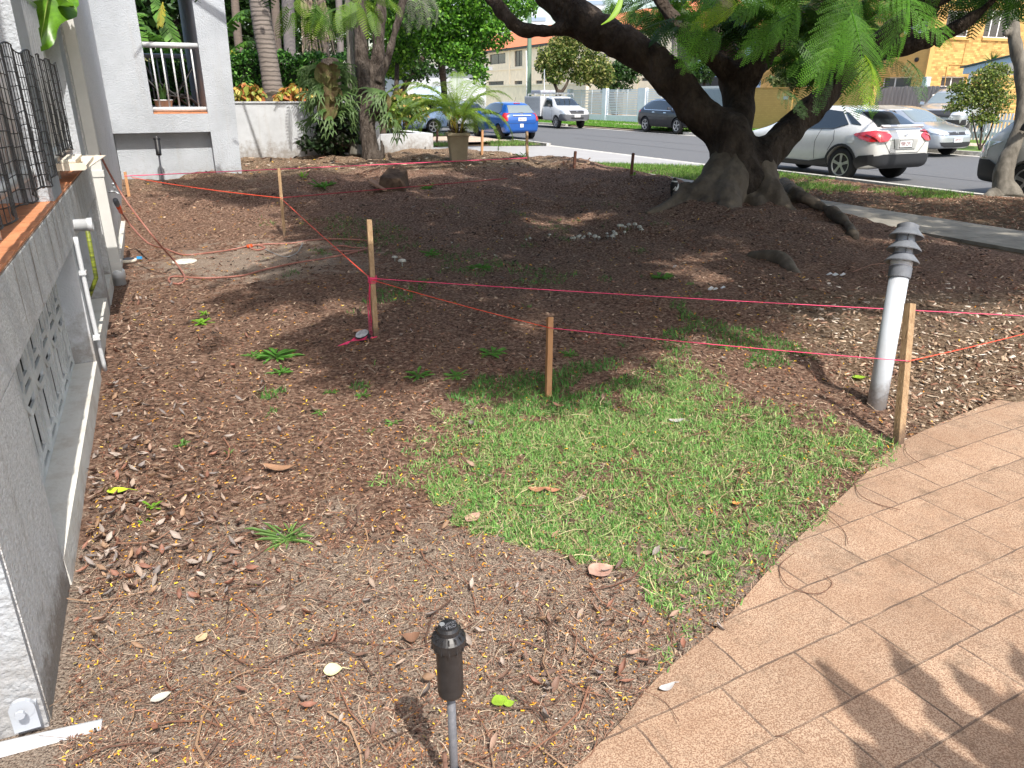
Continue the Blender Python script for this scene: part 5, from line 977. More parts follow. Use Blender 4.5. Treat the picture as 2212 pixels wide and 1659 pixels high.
# body: stations along x (rear -> front): x, bottom, top on the centre line, belt height, half width at the shoulder, half width of the roof
def loft_body(T, sub=2, belly=.35):
    vs, fs = [], []
    for (x, zb, zt, zbelt, hw, hr) in T:
        ch = zt - zbelt; zm = zb + (zbelt - zb) * .5
        half = [(0, zb), (hw * .80, zb), (hw * .955, zb + .03), (hw, zb + (zbelt - zb) * belly), (hw * .995, zb + (zbelt - zb) * .72), (hw * .955, zbelt)]
        half += [(hr + (hw * .93 - hr) * .45, zbelt + ch * .55), (hr, zt - max(.03, ch * .10)), (hr * .80, zt - .012), (0, zt)]
        ring = half + [(-y, z) for y, z in half[-2:0:-1]]; k = len(ring); vs += [(x, y, z) for y, z in ring]
    n = len(T); fs = [(i*k+j, i*k+(j+1) % k, (i+1)*k+(j+1) % k, (i+1)*k+j) for i in range(n-1) for j in range(k)]
    h = k // 2
    for base, fl in ((0, 1), ((n-1)*k, 0)):
        for j in range(h):
            if j == 0: f = (base, base + 1, base + k - 1)
            elif j == h - 1: f = (base + h - 1, base + h, base + h + 1)
            else: f = (base + j, base + j + 1, base + k - j - 1, base + k - j)
            fs.append(f if not fl else f[::-1])
    me = bpy.data.meshes.new('b'); me.from_pydata(vs, [], fs); me.update(); o = bpy.data.objects.new('b', me); col.objects.link(o)
    md = o.modifiers.new('s', 'SUBSURF'); md.levels = sub; md.render_levels = sub
    dg = bpy.context.evaluated_depsgraph_get(); m2 = bpy.data.meshes.new_from_object(o.evaluated_get(dg)); bpy.data.objects.remove(o); return m2
def bool_wells(me, wheels, r, hw):
    o = bpy.data.objects.new('b', me); col.objects.link(o); cut = MB()
    for (x, z) in wheels:
        for s in (-1, 1): cut.lathe([(r, 0), (r, .34)], (x, s * (hw + .06), z), 40, (0, -s, 0))
    me_c = bpy.data.meshes.new('c'); me_c.from_pydata(cut.v, [], cut.f); bmx = bmesh.new(); bmx.from_mesh(me_c); bmesh.ops.recalc_face_normals(bmx, faces=bmx.faces); bmx.to_mesh(me_c); bmx.free()
    bmx = bmesh.new(); bmx.from_mesh(me); bmesh.ops.recalc_face_normals(bmx, faces=bmx.faces); bmx.to_mesh(me); bmx.free()
    oc = bpy.data.objects.new('c', me_c); col.objects.link(oc); md = o.modifiers.new('x', 'BOOLEAN'); md.object = oc; md.operation = 'DIFFERENCE'; md.solver = 'EXACT'
    dg = bpy.context.evaluated_depsgraph_get(); m2 = bpy.data.meshes.new_from_object(o.evaluated_get(dg)); bpy.data.objects.remove(o); bpy.data.objects.remove(oc)
    if len(m2.polygons) < 200: m2 = me
    return m2
def mark_wells(me, wheels, r, hw):
    for p in me.polygons:
        c = p.center
        for (x, z) in wheels:
            if abs(math.hypot(c.x - x, c.z - z) - r) < .02 and abs(p.normal.y) < .5 and p.normal.x * (c.x - x) + p.normal.z * (c.z - z) < 0: p.material_index = 1
            if math.hypot(c.x - x, c.z - z) < r and abs(p.normal.y) > .9 and abs(c.y) < hw - .15: p.material_index = 1
class Car:
    def __init__(s, name, label, cat, T, pm, n, u, z, yaw, wheels, wr, tw=.21, rim=None, spokes=5, sub=2, group='cars parked along the street', well=.055, belly=.35, hubz=None):
        s.L = T[-1][0] - T[0][0]; s.root = thing(name, label, cat, (0, 0, 0), group); s.hw = max(t[4] for t in T)
        me = loft_body(T, sub, belly); bmx = bmesh.new(); bmx.from_mesh(me); s.bvh = BVHTree.FromBMesh(bmx); bmx.free()
        wz = wr - .01; me = bool_wells(me, [(x, wz) for x in wheels], wr + well, s.hw); mark_wells(me, [(x, wz) for x in wheels], wr + well, s.hw); me.materials.clear()
        bz = bmesh.new(); bz.from_mesh(me); bmesh.ops.remove_doubles(bz, verts=bz.verts, dist=.0008); bz.normal_update()
        for e_ in bz.edges:
            if len(e_.link_faces) != 2 or e_.calc_face_angle(0) > .7: e_.smooth = False
        bz.to_mesh(me); bz.free()
        s.body = link('body', me, [pm, wellm], s.root, True)
        for f in me.polygons:
            if f.material_index == 1: f.use_smooth = False
        s.pm = pm
        for x in wheels:
            for sd in (1, -1): s.wheel(x, sd, wr, tw, rim or rimm, spokes)
        s.pos = (n, u, z, yaw)
    def wheel(s, x, sd, r, tw, rim, spokes):
        y = sd * (s.hw - .015); ax = (0, sd, 0); b = MB(); b.lathe([(r * .66, -tw), (r * .93, -tw), (r, -tw * .85), (r, -tw * .18), (r * .965, -.012), (r * .90, 0), (r * .70, -.004), (r * .66, -.02)], (x, y, r), 36, ax); t = b.build('wheel', tyrem, s.root, True)
        b = MB(); b.lathe([(r * .64, -.10), (r * .68, -.10), (r * .68, -.006), (r * .63, -.008), (r * .60, -.03), (r * .60, -.10)], (x, y, r), 32, ax); c = Vector((x, y, r))
        b.lathe([(r * .19, -.05), (r * .17, -.012), (.02, -.010)], c, 20, ax)
        for k in range(spokes):
            for w_ in ((-.09, .09) if spokes < 8 else (0,)):
                a = 6.283 * k / spokes + .3 + w_; e = Vector((math.cos(a), 0, math.sin(a))); q = Vector((-e.z, 0, e.x)); i0, i1 = c + e * r * .14, c + e * r * .63; wd = .018 if spokes < 8 else .012
                y0, y1 = Vector((0, -sd * .05, 0)), Vector((0, -sd * .014, 0)); b.hexa([i0 - q * wd + y0, i1 - q * wd * .8 + y0, i1 + q * wd * .8 + y0, i0 + q * wd + y0, i0 - q * wd + y1, i1 - q * wd * .8 + y1, i1 + q * wd * .8 + y1, i0 + q * wd + y1])
        b.build('rim', rim, t); b = MB(); b.lathe([(r * .60, -.12), (.01, -.10)], c, 24, ax); b.build('brake_disc', wellm, t)
    def patch(s, name, poly, face, m, off=.008, res=.05, parent=None, label=None, thick=None):
        # face: 'L','R' side (x,z), 'F','B' front/back (y,z), 'T' top (x,y)
        bm = bmesh.new(); vs = [bm.verts.new((a, b_, 0)) for a, b_ in poly]; bm.faces.new(vs)
        xs = [p[0] for p in poly]; ys = [p[1] for p in poly]
        for (lo, hi, ax) in ((min(xs), max(xs), 0), (min(ys), max(ys), 1)):
            k = int((hi - lo) / res) + 1
            for i in range(1, k):
                c = lo + (hi - lo) * i / k; no = (1, 0, 0) if ax == 0 else (0, 1, 0)
                bmesh.ops.bisect_plane(bm, geom=bm.verts[:] + bm.edges[:] + bm.faces[:], plane_co=(c, 0, 0) if ax == 0 else (0, c, 0), plane_no=no)
        bmesh.ops.triangulate(bm, faces=[f for f in bm.faces if len(f.verts) > 4]); out = {}
        bad = []
        for v in bm.verts:
            a, b_ = v.co.x, v.co.y
            if face == 'L': o_, d = Vector((a, 3, b_)), Vector((0, -1, 0))
            elif face == 'R': o_, d = Vector((a, -3, b_)), Vector((0, 1, 0))
            elif face == 'F': o_, d = Vector((5, a, b_)), Vector((-1, 0, 0))
            elif face == 'B': o_, d = Vector((-5, a, b_)), Vector((1, 0, 0))
            else: o_, d = Vector((a, b_, 4)), Vector((0, 0, -1))
            h = s.bvh.ray_cast(o_, d)
            if h[0] is None: bad.append(v); continue
            nn = h[1]; nn = nn if nn.dot(d) < 0 else -nn; out[v] = h[0] + nn * off
        for v, c in out.items(): v.co = c
        bmesh.ops.delete(bm, geom=bad, context='VERTS')
        if len(bm.faces) == 0: bm.free(); return None
        # small skirt so that the piece has thickness
        ex = bmesh.ops.solidify(bm, geom=bm.faces[:], thickness=thick or off * .9)
        bmesh.ops.recalc_face_normals(bm, faces=bm.faces)
        bm.normal_update()
        for e_ in bm.edges:
            if len(e_.link_faces) != 2 or e_.calc_face_angle(0) > .6: e_.smooth = False
        me = bpy.data.meshes.new(name); bm.to_mesh(me); bm.free(); o = link(name, me, m, parent or s.root, True)
        if label: o['label'] = label
        return o
    def both(s, name, poly, m, **k): return [s.patch(name, poly, f, m, **k) for f in 'LR']
    def seam(s, pts, face, w_=.010, name='panel_gap', m=None, **k):
        for (a, b_) in zip(pts[:-1], pts[1:]):
            a, b_ = Vector(a), Vector(b_); e = (b_ - a).normalized(); q = Vector((-e.y, e.x)) * w_ * .5; s.patch(name, [tuple(a - q), tuple(b_ - q), tuple(b_ + q), tuple(a + q)], face, m or seamm, off=.0025, res=.12, **k)
    def plate(s, txt, x, z, tilt=0, fr=False, y=0.):
        sgn = 1 if x > 0 else -1; h = s.bvh.ray_cast(Vector((sgn * 5, y, z)), Vector((-sgn, 0, 0))); px = h[0].x + sgn * .014
        b = MB(); b.box(px - .008, px + .008, y - .186, y + .186, z - .067, z + .067); p = b.build('number_plate', platew, s.root, bevel=.003)
        if fr: b = MB(); b.box(px - sgn * .0 - .006, px - sgn * .0 + .006, y - .20, y + .20, z - .085, z + .078); b.build('plate_frame', blackp, p)
        M = Matrix.Translation((px + sgn * .0095, y, z)) @ Matrix.Rotation(sgn * math.pi / 2, 4, 'Z') @ Matrix.Rotation(math.pi / 2, 4, 'X') @ Matrix.Diagonal((.80, 1, 1, 1)); textmesh('plate_text', txt, .112, maroon, p, M)
    def mirror(s, x, z, m):
        for sd in (1, -1):
            h = s.bvh.ray_cast(Vector((x, sd * 3, z)), Vector((0, -sd, 0))); y = h[0].y if h[0] else sd * s.hw; b = MB(); b.hexa([(x - .04, y + sd * .05, z + .0), (x + .06, y + sd * .05, z + .01), (x + .04, y + sd * .21, z + .03), (x - .04, y + sd * .21, z + .02), (x - .05, y + sd * .04, z + .12), (x + .04, y + sd * .05, z + .12), (x + .01, y + sd * .2, z + .14), (x - .05, y + sd * .21, z + .14)]) if sd > 0 else b.hexa([(x + .06, y + sd * .05, z + .01), (x - .04, y + sd * .05, z + .0), (x - .04, y + sd * .21, z + .02), (x + .04, y + sd * .21, z + .03), (x + .04, y + sd * .05, z + .12), (x - .05, y + sd * .04, z + .12), (x - .05, y + sd * .21, z + .14), (x + .01, y + sd * .2, z + .14)])
            b.box(x - .01, x + .03, min(y - sd * .02, y + sd * .06), max(y - sd * .02, y + sd * .06), z - .01, z + .04); b.build('mirror', m, s.root, bevel=.015)
    def emblem(s, x, y, z, r=.05, kind='oval'):
        sgn = 1 if x > 0 else -1; h = s.bvh.ray_cast(Vector((sgn * 5, y, z)), Vector((-sgn, 0, 0))); c = Vector((h[0].x + sgn * .015, y, z)); b = MB()
        def ring(ry, rz, cy=0, cz=0): b.tube([c + Vector((0, cy + ry * math.cos(6.283 * k / 20), cz + rz * math.sin(6.283 * k / 20))) for k in range(21)], r * .10, 5, False)
        if kind == 'oval': ring(r * 1.45, r); ring(r * .42, r * .9); ring(r * 1.0, r * .38, 0, r * .5)
        else:
            ring(r, r); b.tube([c + Vector((0, r * a, r * q)) for a, q in ((-.8, .5), (-.35, -.8), (0, .0), (.35, -.8), (.8, .5))], r * .1, 5); b.tube([c + Vector((0, r * a, r * q)) for a, q in ((-.38, .85), (0, .2), (.38, .85))], r * .1, 5)
        b.build('emblem', chrome, s.root)
    def done(s):
        n, u, z, yaw = s.pos; s.root.location = nu(n, u, z); s.root.rotation_euler = (0, 0, math.atan2(UA[1], UA[0]) + yaw); return s.root
WB = lambda c, w_: (c - w_ / 2, c + w_ / 2)
# ---- white crossover seen from behind on the right
wp = paint('pearl_white', (.60, .60, .58), .05)
T = [(-2.17, .42, .88, .84, .62, .50), (-2.15, .34, .98, .90, .80, .62), (-2.02, .30, 1.10, .98, .875, .68), (-1.78, .26, 1.22, 1.03, .90, .64), (-1.35, .24, 1.46, 1.05, .90, .56), (-.85, .24, 1.545, 1.04, .885, .56), (-.2, .24, 1.565, 1.01, .88, .57), (.35, .24, 1.52, .98, .88, .56), (.85, .24, 1.27, .97, .88, .60), (1.2, .24, 1.07, .96, .89, .66), (1.7, .26, .98, .90, .88, .66), (2.0, .30, .86, .80, .80, .58), (2.17, .36, .70, .66, .60, .45)]
C = Car('crossover', 'pearl white crossover with red tail lights parked behind the big forked trunk', 'car', T, wp, 14.5, 13.55, -.15, 0, (-1.32, 1.32), .345, spokes=5, well=.05)
C.both('side_window', [(-1.30, 1.17), (-.95, 1.07), (.72, 1.03), (.50, 1.16), (.12, 1.40), (-.35, 1.47), (-.95, 1.42)], glassm)
C.both('quarter_glass', [(-1.62, 1.16), (-1.36, 1.185), (-1.02, 1.415), (-1.12, 1.40)], glassm)
C.patch('rear_window', [(-.60, 1.13), (.60, 1.13), (.55, 1.20), (.50, 1.36), (.46, 1.42), (-.46, 1.42), (-.50, 1.36), (-.55, 1.20)], 'B', glassm, off=.008)
C.patch('windscreen', [(-.64, 1.06), (.64, 1.06), (.56, 1.30), (.50, 1.47), (-.50, 1.47), (-.56, 1.30)], 'F', glassm)
b = MB(); b.hexa([(-1.80, -.54, 1.46), (-1.28, -.56, 1.52), (-1.28, .56, 1.52), (-1.80, .54, 1.46), (-1.76, -.52, 1.475), (-1.24, -.54, 1.555), (-1.24, .54, 1.555), (-1.76, .52, 1.475)]); b.build('roof_spoiler', wp, C.root, bevel=.006)
b = MB(); b.add([(-1.05, -.02, 1.53), (-1.05, .02, 1.53), (-.90, 0, 1.54), (-1.06, 0, 1.62)], [(0, 1, 3), (1, 2, 3), (2, 0, 3), (0, 2, 1)]); b.build('shark_antenna', wp, C.root)
for f in 'LR': C.patch('tail_light', [(-2.12, 1.02), (-1.98, 1.06), (-1.60, 1.00), (-1.56, .97), (-1.74, .90), (-2.0, .84), (-2.12, .86)], f, redl, off=.02)
for s_ in (-1, 1): C.patch('tail_light', [(s_ * .50, .99), (s_ * .46, .94), (s_ * .58, .86), (s_ * .76, .84), (s_ * .84, .98), (s_ * .66, 1.02)], 'B', redl, off=.022)
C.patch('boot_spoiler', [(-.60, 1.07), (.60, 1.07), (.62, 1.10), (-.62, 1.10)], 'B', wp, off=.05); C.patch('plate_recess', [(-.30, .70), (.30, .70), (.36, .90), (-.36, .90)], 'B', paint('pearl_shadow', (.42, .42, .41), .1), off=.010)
C.patch('rear_bumper_trim', [(-.84, .40), (-.60, .335), (.60, .335), (.84, .40), (.86, .56), (.62, .60), (-.62, .60), (-.86, .56)], 'B', blackp, off=.02)
C.both('sill_cladding', [(-.95, .27), (.95, .27), (1.0, .42), (.6, .37), (-.4, .37), (-.95, .47)], blackp, off=.012)
for f in 'LR': C.patch('rear_corner_trim', [(-2.13, .42), (-1.72, .30), (-1.66, .46), (-1.80, .56), (-2.10, .60)], f, blackp, off=.012)
for f, s_ in (('L', 1), ('R', -1)):
    for x0 in (-1.32, 1.32):
        P = [(x0 + .45 * math.cos(a), .335 + .45 * math.sin(a)) for a in np.linspace(-.05, 3.19, 15)] + [(x0 + .398 * math.cos(a), .335 + .398 * math.sin(a)) for a in np.linspace(3.19, -.05, 15)]
        C.patch('wheel_arch_trim', P, f, blackp, off=.014, res=.2)
    C.patch('fuel_door' if s_ > 0 else 'side_badge', [(-1.62, .80), (-1.42, .80), (-1.40, .96), (-1.60, .96)] if s_ > 0 else [(-1.5, .9), (-1.4, .9), (-1.4, .92), (-1.5, .92)], f, wp, off=.006)
C.seam([(-.55, .42), (-.52, .8), (-.62, 1.05)], 'L'); C.seam([(.42, .40), (.44, .98)], 'L'); C.seam([(-.92, .62), (-1.05, .85), (-1.0, 1.04)], 'L'); C.both('door_handle', [(-.12, .90), (.04, .90), (.04, .93), (-.12, .93)], wp, off=.03)
C.seam([(-.62, .84), (-.42, .62), (.42, .62), (.62, .84)], 'B'); C.plate('988·ZPC', -2, .80, fr=True); C.emblem(-2, 0, .96, .042)
for y0 in (.42,):
    h = C.bvh.ray_cast(Vector((-5, y0, .885)), Vector((1, 0, 0))); textmesh('model_badge', 'C-HR', .055, chrome, C.root, Matrix.Translation((h[0].x - .008, y0, .885)) @ Matrix.Rotation(-math.pi / 2, 4, 'Z') @ Matrix.Rotation(math.pi / 2, 4, 'X'), .003)
C.both('headlight', [(1.62, .80), (2.02, .72), (2.06, .78), (1.75, .90), (1.5, .92)], clearl, off=.012); b = MB(); b.tube([(-1.93, -.05, 1.10), (-1.90, .25, 1.15), (-1.89, .33, 1.16)], .018, 6); b.build('rear_wiper', blackp, C.root); C.mirror(.62, 1.0, wp); C.done()
# ---- silver hatch behind it, facing us
sp = paint('silver_paint', (.42, .45, .48), .5)
T = [(-2.1, .36, .70, .66, .60, .45), (-2.05, .28, .98, .90, .80, .60), (-1.8, .24, 1.25, .97, .87, .55), (-1.45, .22, 1.43, .97, .89, .54), (-.8, .20, 1.475, .96, .885, .56), (0, .20, 1.48, .94, .885, .57), (.45, .20, 1.40, .93, .885, .56), (.85, .20, 1.18, .93, .885, .60), (1.18, .20, 1.00, .91, .885, .68), (1.6, .22, .92, .84, .87, .70), (1.95, .24, .80, .74, .80, .66), (2.1, .26, .66, .62, .66, .55), (2.14, .32, .58, .54, .5, .42)]
C = Car('silver_hatchback', 'silver hatchback facing right beyond the white crossover', 'car', T, sp, 22.15, 17.75, -.15, math.pi, (-1.29, 1.29), .325, rim=rimm, spokes=5)
C.both('side_window', [(-1.45, 1.08), (-1.25, 1.00), (.80, .97), (.55, 1.12), (.20, 1.34), (-.3, 1.39), (-1.1, 1.37)], glassm)
C.seam([(-.28, .99), (-.30, 1.38)], 'L', .05, 'pillar', sp); C.seam([(-.28, .99), (-.30, 1.38)], 'R', .05, 'pillar', sp)
C.patch('windscreen', [(-.70, 1.00), (.70, 1.00), (.60, 1.22), (.52, 1.40), (-.52, 1.40), (-.60, 1.22)], 'F', glassl, off=.008); C.patch('rear_window', [(-.55, 1.02), (.55, 1.02), (.48, 1.35), (-.48, 1.35)], 'B', glassm)
for s_ in (-1, 1): C.patch('headlight', [(s_ * .36, .66), (s_ * .60, .63), (s_ * .80, .70), (s_ * .82, .80), (s_ * .64, .79), (s_ * .42, .73)], 'F', clearl, off=.012)
for f in 'LR': C.patch('headlight_side', [(1.62, .78), (1.98, .66), (1.98, .74), (1.7, .83)], f, clearl, off=.012)
C.patch('grille', [(-.36, .64), (.36, .64), (.38, .715), (-.38, .715)], 'F', blackp, off=.012); C.patch('lower_grille', [(-.62, .34), (-.5, .30), (.5, .30), (.62, .34), (.68, .44), (-.68, .44)], 'F', blackp, off=.012); C.seam([(-.38, .678), (.38, .678)], 'F', .008, 'grille_bar', chrome)
C.seam([(-.6, .37), (.6, .37)], 'F', .012, 'grille_bar', rimd); C.emblem(2, 0, .685, .055, 'round'); C.plate('849·RYI', 2, .50); C.seam([(.62, .95), (.70, .6), (.66, .26)], 'R'); C.seam([(-.78, .66), (0, .735), (.78, .66)][0:2], 'F', .006); C.mirror(.66, .98, sp); C.done()
# ---- blue hatch seen from behind on the left
bp_ = paint('bright_blue', (.008, .085, .36), .2)
T = [(-1.95, .40, .80, .76, .62, .50), (-1.92, .30, .96, .88, .78, .60), (-1.80, .26, 1.12, .96, .83, .58), (-1.55, .24, 1.38, .98, .845, .52), (-1.3, .22, 1.49, .98, .845, .53), (-.7, .20, 1.52, .96, .845, .54), (.1, .20, 1.51, .94, .845, .55), (.6, .20, 1.38, .93, .845, .54), (1.05, .20, 1.10, .92, .845, .60), (1.3, .22, 1.0, .88, .84, .66), (1.65, .24, .90, .80, .80, .62), (1.88, .28, .74, .68, .66, .5), (1.94, .34, .62, .58, .5, .4)]
C = Car('blue_hatchback', 'bright blue hatchback parked at the near kerb behind the potted palm', 'car', T, bp_, 14.4, 31.8, -.15, 0, (-1.27, 1.25), .31, rim=rimd, spokes=6)
C.both('side_window', [(-1.40, 1.12), (-1.2, 1.03), (.82, 1.0), (.5, 1.26), (.2, 1.42), (-.5, 1.45), (-1.15, 1.42)], glassm); C.seam([(-.35, 1.0), (-.37, 1.44)], 'L', .05, 'pillar', bp_)
C.patch('rear_window', [(-.58, 1.06), (.58, 1.06), (.50, 1.36), (-.50, 1.36)], 'B', glassl, off=.008); C.patch('brake_light', [(-.14, 1.42), (.14, 1.42), (.14, 1.445), (-.14, 1.445)], 'B', redl, off=.012); C.patch('windscreen', [(-.6, 1.0), (.6, 1.0), (.5, 1.42), (-.5, 1.42)], 'F', glassm)
for s_ in (-1, 1): C.patch('tail_light', [(s_ * .66, .76), (s_ * .80, .74), (s_ * .82, 1.0), (s_ * .74, 1.06), (s_ * .64, .98)], 'B', redl, off=.015)
for f in 'LR': C.patch('tail_light_side', [(-1.9, .76), (-1.78, .78), (-1.66, .96), (-1.70, 1.06), (-1.84, 1.04)], f, redl, off=.015)
C.patch('chrome_strip', [(-.42, .945), (.42, .945), (.42, .975), (-.42, .975)], 'B', chrome, off=.02); C.patch('sticker', [(-.05, .50), (.10, .50), (.10, .64), (-.05, .64)], 'B', platew, off=.008); C.plate('380·MA9', -2, .82); C.emblem(-2, 0, 1.02, .04); C.seam([(-.66, .74), (-.6, .66), (.6, .66), (.66, .74)], 'B'); b = MB(); b.tube([(-1.84, -.1, 1.07), (-1.80, .3, 1.10)], .016, 6); b.tube([(-1.2, 0, 1.52), (-1.28, 0, 1.68)], .006, 6); b.build('wiper_and_aerial', blackp, C.root); C.mirror(.7, 1.0, bp_); C.done()
# ---- white utility truck across the street, ladders on the canopy
up = paint('fleet_white', (.56, .57, .58), .05)
T = [(-.35, .45, 1.60, 1.10, .72, .55), (-.30, .42, 1.70, 1.12, .86, .66), (.0, .40, 1.75, 1.12, .88, .66), (.55, .40, 1.74, 1.12, .88, .64), (1.0, .40, 1.50, 1.13, .88, .66), (1.3, .40, 1.25, 1.12, .88, .70), (1.7, .40, 1.14, 1.06, .88, .74), (2.1, .40, 1.06, 1.00, .86, .74), (2.35, .42, .92, .88, .80, .70), (2.42, .46, .80, .76, .72, .62)]
C = Car('white_utility_truck', 'white utility truck with louvred canopy and ladders parked under the round tree', 'ute', T, up, 22.0, 40.9, -.15, math.pi, (-1.55, 1.45), .35, rim=mat('steel_wheel', (.42, .42, .43), .5, metal=.3), spokes=9)
C.both('side_window', [(-.22, 1.16), (.98, 1.16), (.62, 1.55), (.1, 1.62), (-.2, 1.6)], glassm); C.patch('windscreen', [(-.72, 1.22), (.72, 1.22), (.60, 1.60), (-.60, 1.60)], 'F', glassm, off=.008)
for s_ in (-1, 1): C.patch('headlight', [(s_ * .50, .80), (s_ * .80, .80), (s_ * .84, .98), (s_ * .56, .96)], 'F', clearl, off=.012)
for f in 'LR': C.patch('headlight_side', [(2.1, .80), (2.36, .80), (2.30, .95), (1.98, .98)], f, clearl, off=.012); C.patch('bumper_side', [(1.75, .45), (2.42, .45), (2.40, .76), (2.0, .80), (1.86, .72)], f, mat('grey_bumper', (.10, .105, .115), .6), off=.012)
C.patch('grille', [(-.42, .80), (.42, .80), (.48, .97), (-.48, .97)], 'F', blackp, off=.012); C.seam([(-.44, .885), (.44, .885)], 'F', .02, 'grille_bar', chrome); C.patch('front_bumper', [(-.80, .47), (.80, .47), (.84, .77), (.5, .75), (-.5, .75), (-.84, .77)], 'F', MATS['grey_bumper'], off=.02); C.patch('air_intake', [(-.4, .52), (.4, .52), (.4, .62), (-.4, .62)], 'F', blackp, off=.026)
C.plate('348·VTF', 2, .68); C.emblem(2, 0, .89, .05); C.mirror(.78, 1.16, blackp); C.seam([(.92, 1.1), (.98, .7), (.9, .45)], 'R'); C.seam([(-.22, 1.1), (-.22, .45)], 'R')
b = MB(); b.box(-2.55, -.42, -.90, .90, .62, 1.72); b.build('canopy', up, C.root, bevel=.02)
b = MB(); [b.box(-2.45, -.55, -.915, -.901, z, z + .035) for z in np.arange(1.0, 1.66, .075)]; [b.box(-2.45, -.55, .901, .915, z, z + .035) for z in np.arange(1.0, 1.66, .075)]; b.build('canopy_louvres', steel, C.root)
b = MB(); b.box(-2.5, -.3, -.45, .45, .42, .60); b.build('chassis', blackp, C.root)
b = MB()
for x in (-2.3, -1.4, -.6, .5): b.box(x - .02, x + .02, -.8, .8, 1.82, 1.86); b.box(x - .02, x + .02, -.8, -.76, 1.7, 1.82); b.box(x - .02, x + .02, .76, .8, 1.7, 1.82)
for y in (-.55, -.2, .15, .5): b.box(-2.5, 1.0, y - .02, y + .02, 1.865, 1.91)
for i in range(14): b.box(-2.4 + i * .25, -2.37 + i * .25, -.53, -.22, 1.87, 1.90)
b.build('ladder_rack', steel, C.root); b = MB(); b.box(-2.5, -1.2, -.5, .5, 1.915, 2.06); b.build('rack_load', mat('rack_load', (.40, .46, .52), .6, .5, 8, c2=(.25, .12, .12)), C.root, bevel=.03); C.done()
# ---- navy SUV half hidden by the trunk
nv = paint('navy_paint', (.003, .004, .010), 0., .35)
T = [(-2.19, .42, .84, .80, .66, .52), (-2.15, .32, 1.0, .92, .82, .64), (-1.95, .28, 1.22, 1.02, .90, .60), (-1.6, .26, 1.46, 1.04, .915, .56), (-1.1, .24, 1.57, 1.03, .915, .58), (-.2, .24, 1.60, 1.00, .915, .59), (.4, .24, 1.52, .99, .915, .58), (.85, .24, 1.26, .99, .915, .62), (1.15, .24, 1.09, .98, .915, .70), (1.65, .26, 1.02, .92, .90, .72), (2.0, .30, .92, .84, .82, .66), (2.17, .34, .78, .72, .66, .5)]
C = Car('navy_suv', 'dark navy suv with chrome window trim partly hidden behind the forked trunk', 'car', T, nv, 23.9, 32.0, -.10, math.pi, (-1.33, 1.3), .355, rim=mat('multi_spoke_rim', (.5, .5, .5), .35, metal=.6), spokes=5)
pl = [(-1.62, 1.16), (-1.45, 1.06), (.84, 1.03), (.55, 1.24), (.2, 1.44), (-.5, 1.49), (-1.2, 1.45)]; C.both('window_trim', [(x * 1.03 + .01, z + (.03 if z > 1.2 else -.025)) for x, z in pl], chrome, off=.004); C.both('side_window', pl, glassm, off=.010); C.seam([(-.38, 1.05), (-.42, 1.48)], 'R', .045, 'pillar', blackp)
C.both('sill_cladding', [(-.9, .27), (.9, .27), (.9, .38), (-.9, .38)], blackp, off=.012); C.both('door_handle', [(-.75, .92), (-.55, .92), (-.55, .95), (-.75, .95)], chrome, off=.03); C.both('door_handle', [(.2, .90), (.4, .90), (.4, .93), (.2, .93)], chrome, off=.03); C.both('tail_light', [(-2.12, .90), (-1.86, .92), (-1.84, 1.02), (-2.05, 1.03)], redl, off=.015)
C.seam([(-.40, 1.03), (-.36, .7), (-.42, .42)], 'R', .012); C.seam([(.5, 1.0), (.55, .42)], 'R', .012); C.patch('windscreen', [(-.66, 1.08), (.66, 1.08), (.55, 1.46), (-.55, 1.46)], 'F', glassm); C.mirror(.7, 1.04, nv); C.done()
# ---- silver pickup nosing out of the side driveway
T = [(-.6, .50, 1.72, 1.18, .75, .6), (-.5, .46, 1.80, 1.20, .90, .66), (.0, .44, 1.84, 1.20, .93, .66), (.5, .44, 1.80, 1.20, .93, .64), (1.0, .44, 1.50, 1.20, .93, .68), (1.3, .44, 1.28, 1.19, .93, .74), (1.9, .46, 1.20, 1.12, .93, .78), (2.35, .48, 1.08, 1.02, .88, .74), (2.55, .54, .92, .88, .74, .62)]
C = Car('silver_pickup', 'silver pickup with roof bars standing in the driveway by the picket fence', 'pickup', T, sp, 28.0, 20.1, .04, math.pi * .5 + .42, (-1.5, 1.62), .39, rim=rimm, spokes=6, group='cars parked along the street', well=.07)
C.both('side_window', [(-.45, 1.25), (.98, 1.24), (.6, 1.62), (.1, 1.70), (-.4, 1.68)], glassm); C.patch('windscreen', [(-.74, 1.30), (.74, 1.30), (.62, 1.66), (-.62, 1.66)], 'F', glassl, off=.008)
for s_ in (-1, 1): C.patch('headlight', [(s_ * .46, .92), (s_ * .78, .90), (s_ * .84, 1.06), (s_ * .60, 1.04)], 'F', clearl, off=.012)
for f in 'LR': C.patch('headlight_side', [(2.1, .92), (2.44, .90), (2.30, 1.04), (1.95, 1.10)], f, clearl, off=.012); C.patch('fog_light_housing', [(2.2, .58), (2.46, .58), (2.44, .76), (2.3, .78)], f, blackp, off=.012)
C.patch('grille', [(-.38, .84), (.38, .84), (.44, 1.06), (-.44, 1.06)], 'F', blackp, off=.012); C.seam([(-.42, 1.0), (.42, 1.0)], 'F', .03, 'grille_bar', chrome); C.patch('bumper', [(-.74, .60), (.74, .60), (.7, .76), (-.7, .76)], 'F', blackp, off=.015); C.mirror(.8, 1.22, sp)
b = MB(); b.box(-2.7, -.62, -.90, .90, .62, 1.22); b.build('tray', sp, C.root, bevel=.03); b = MB(); [b.box(-.4, .45, y - .02, y + .02, 1.84, 1.88) for y in (-.55, .55)]; b.build('roof_rails', blackp, C.root); b = MB(); b.box(-2.6, 2.2, -.5, .5, .46, .6); b.build('chassis', blackp, C.root); C.done()
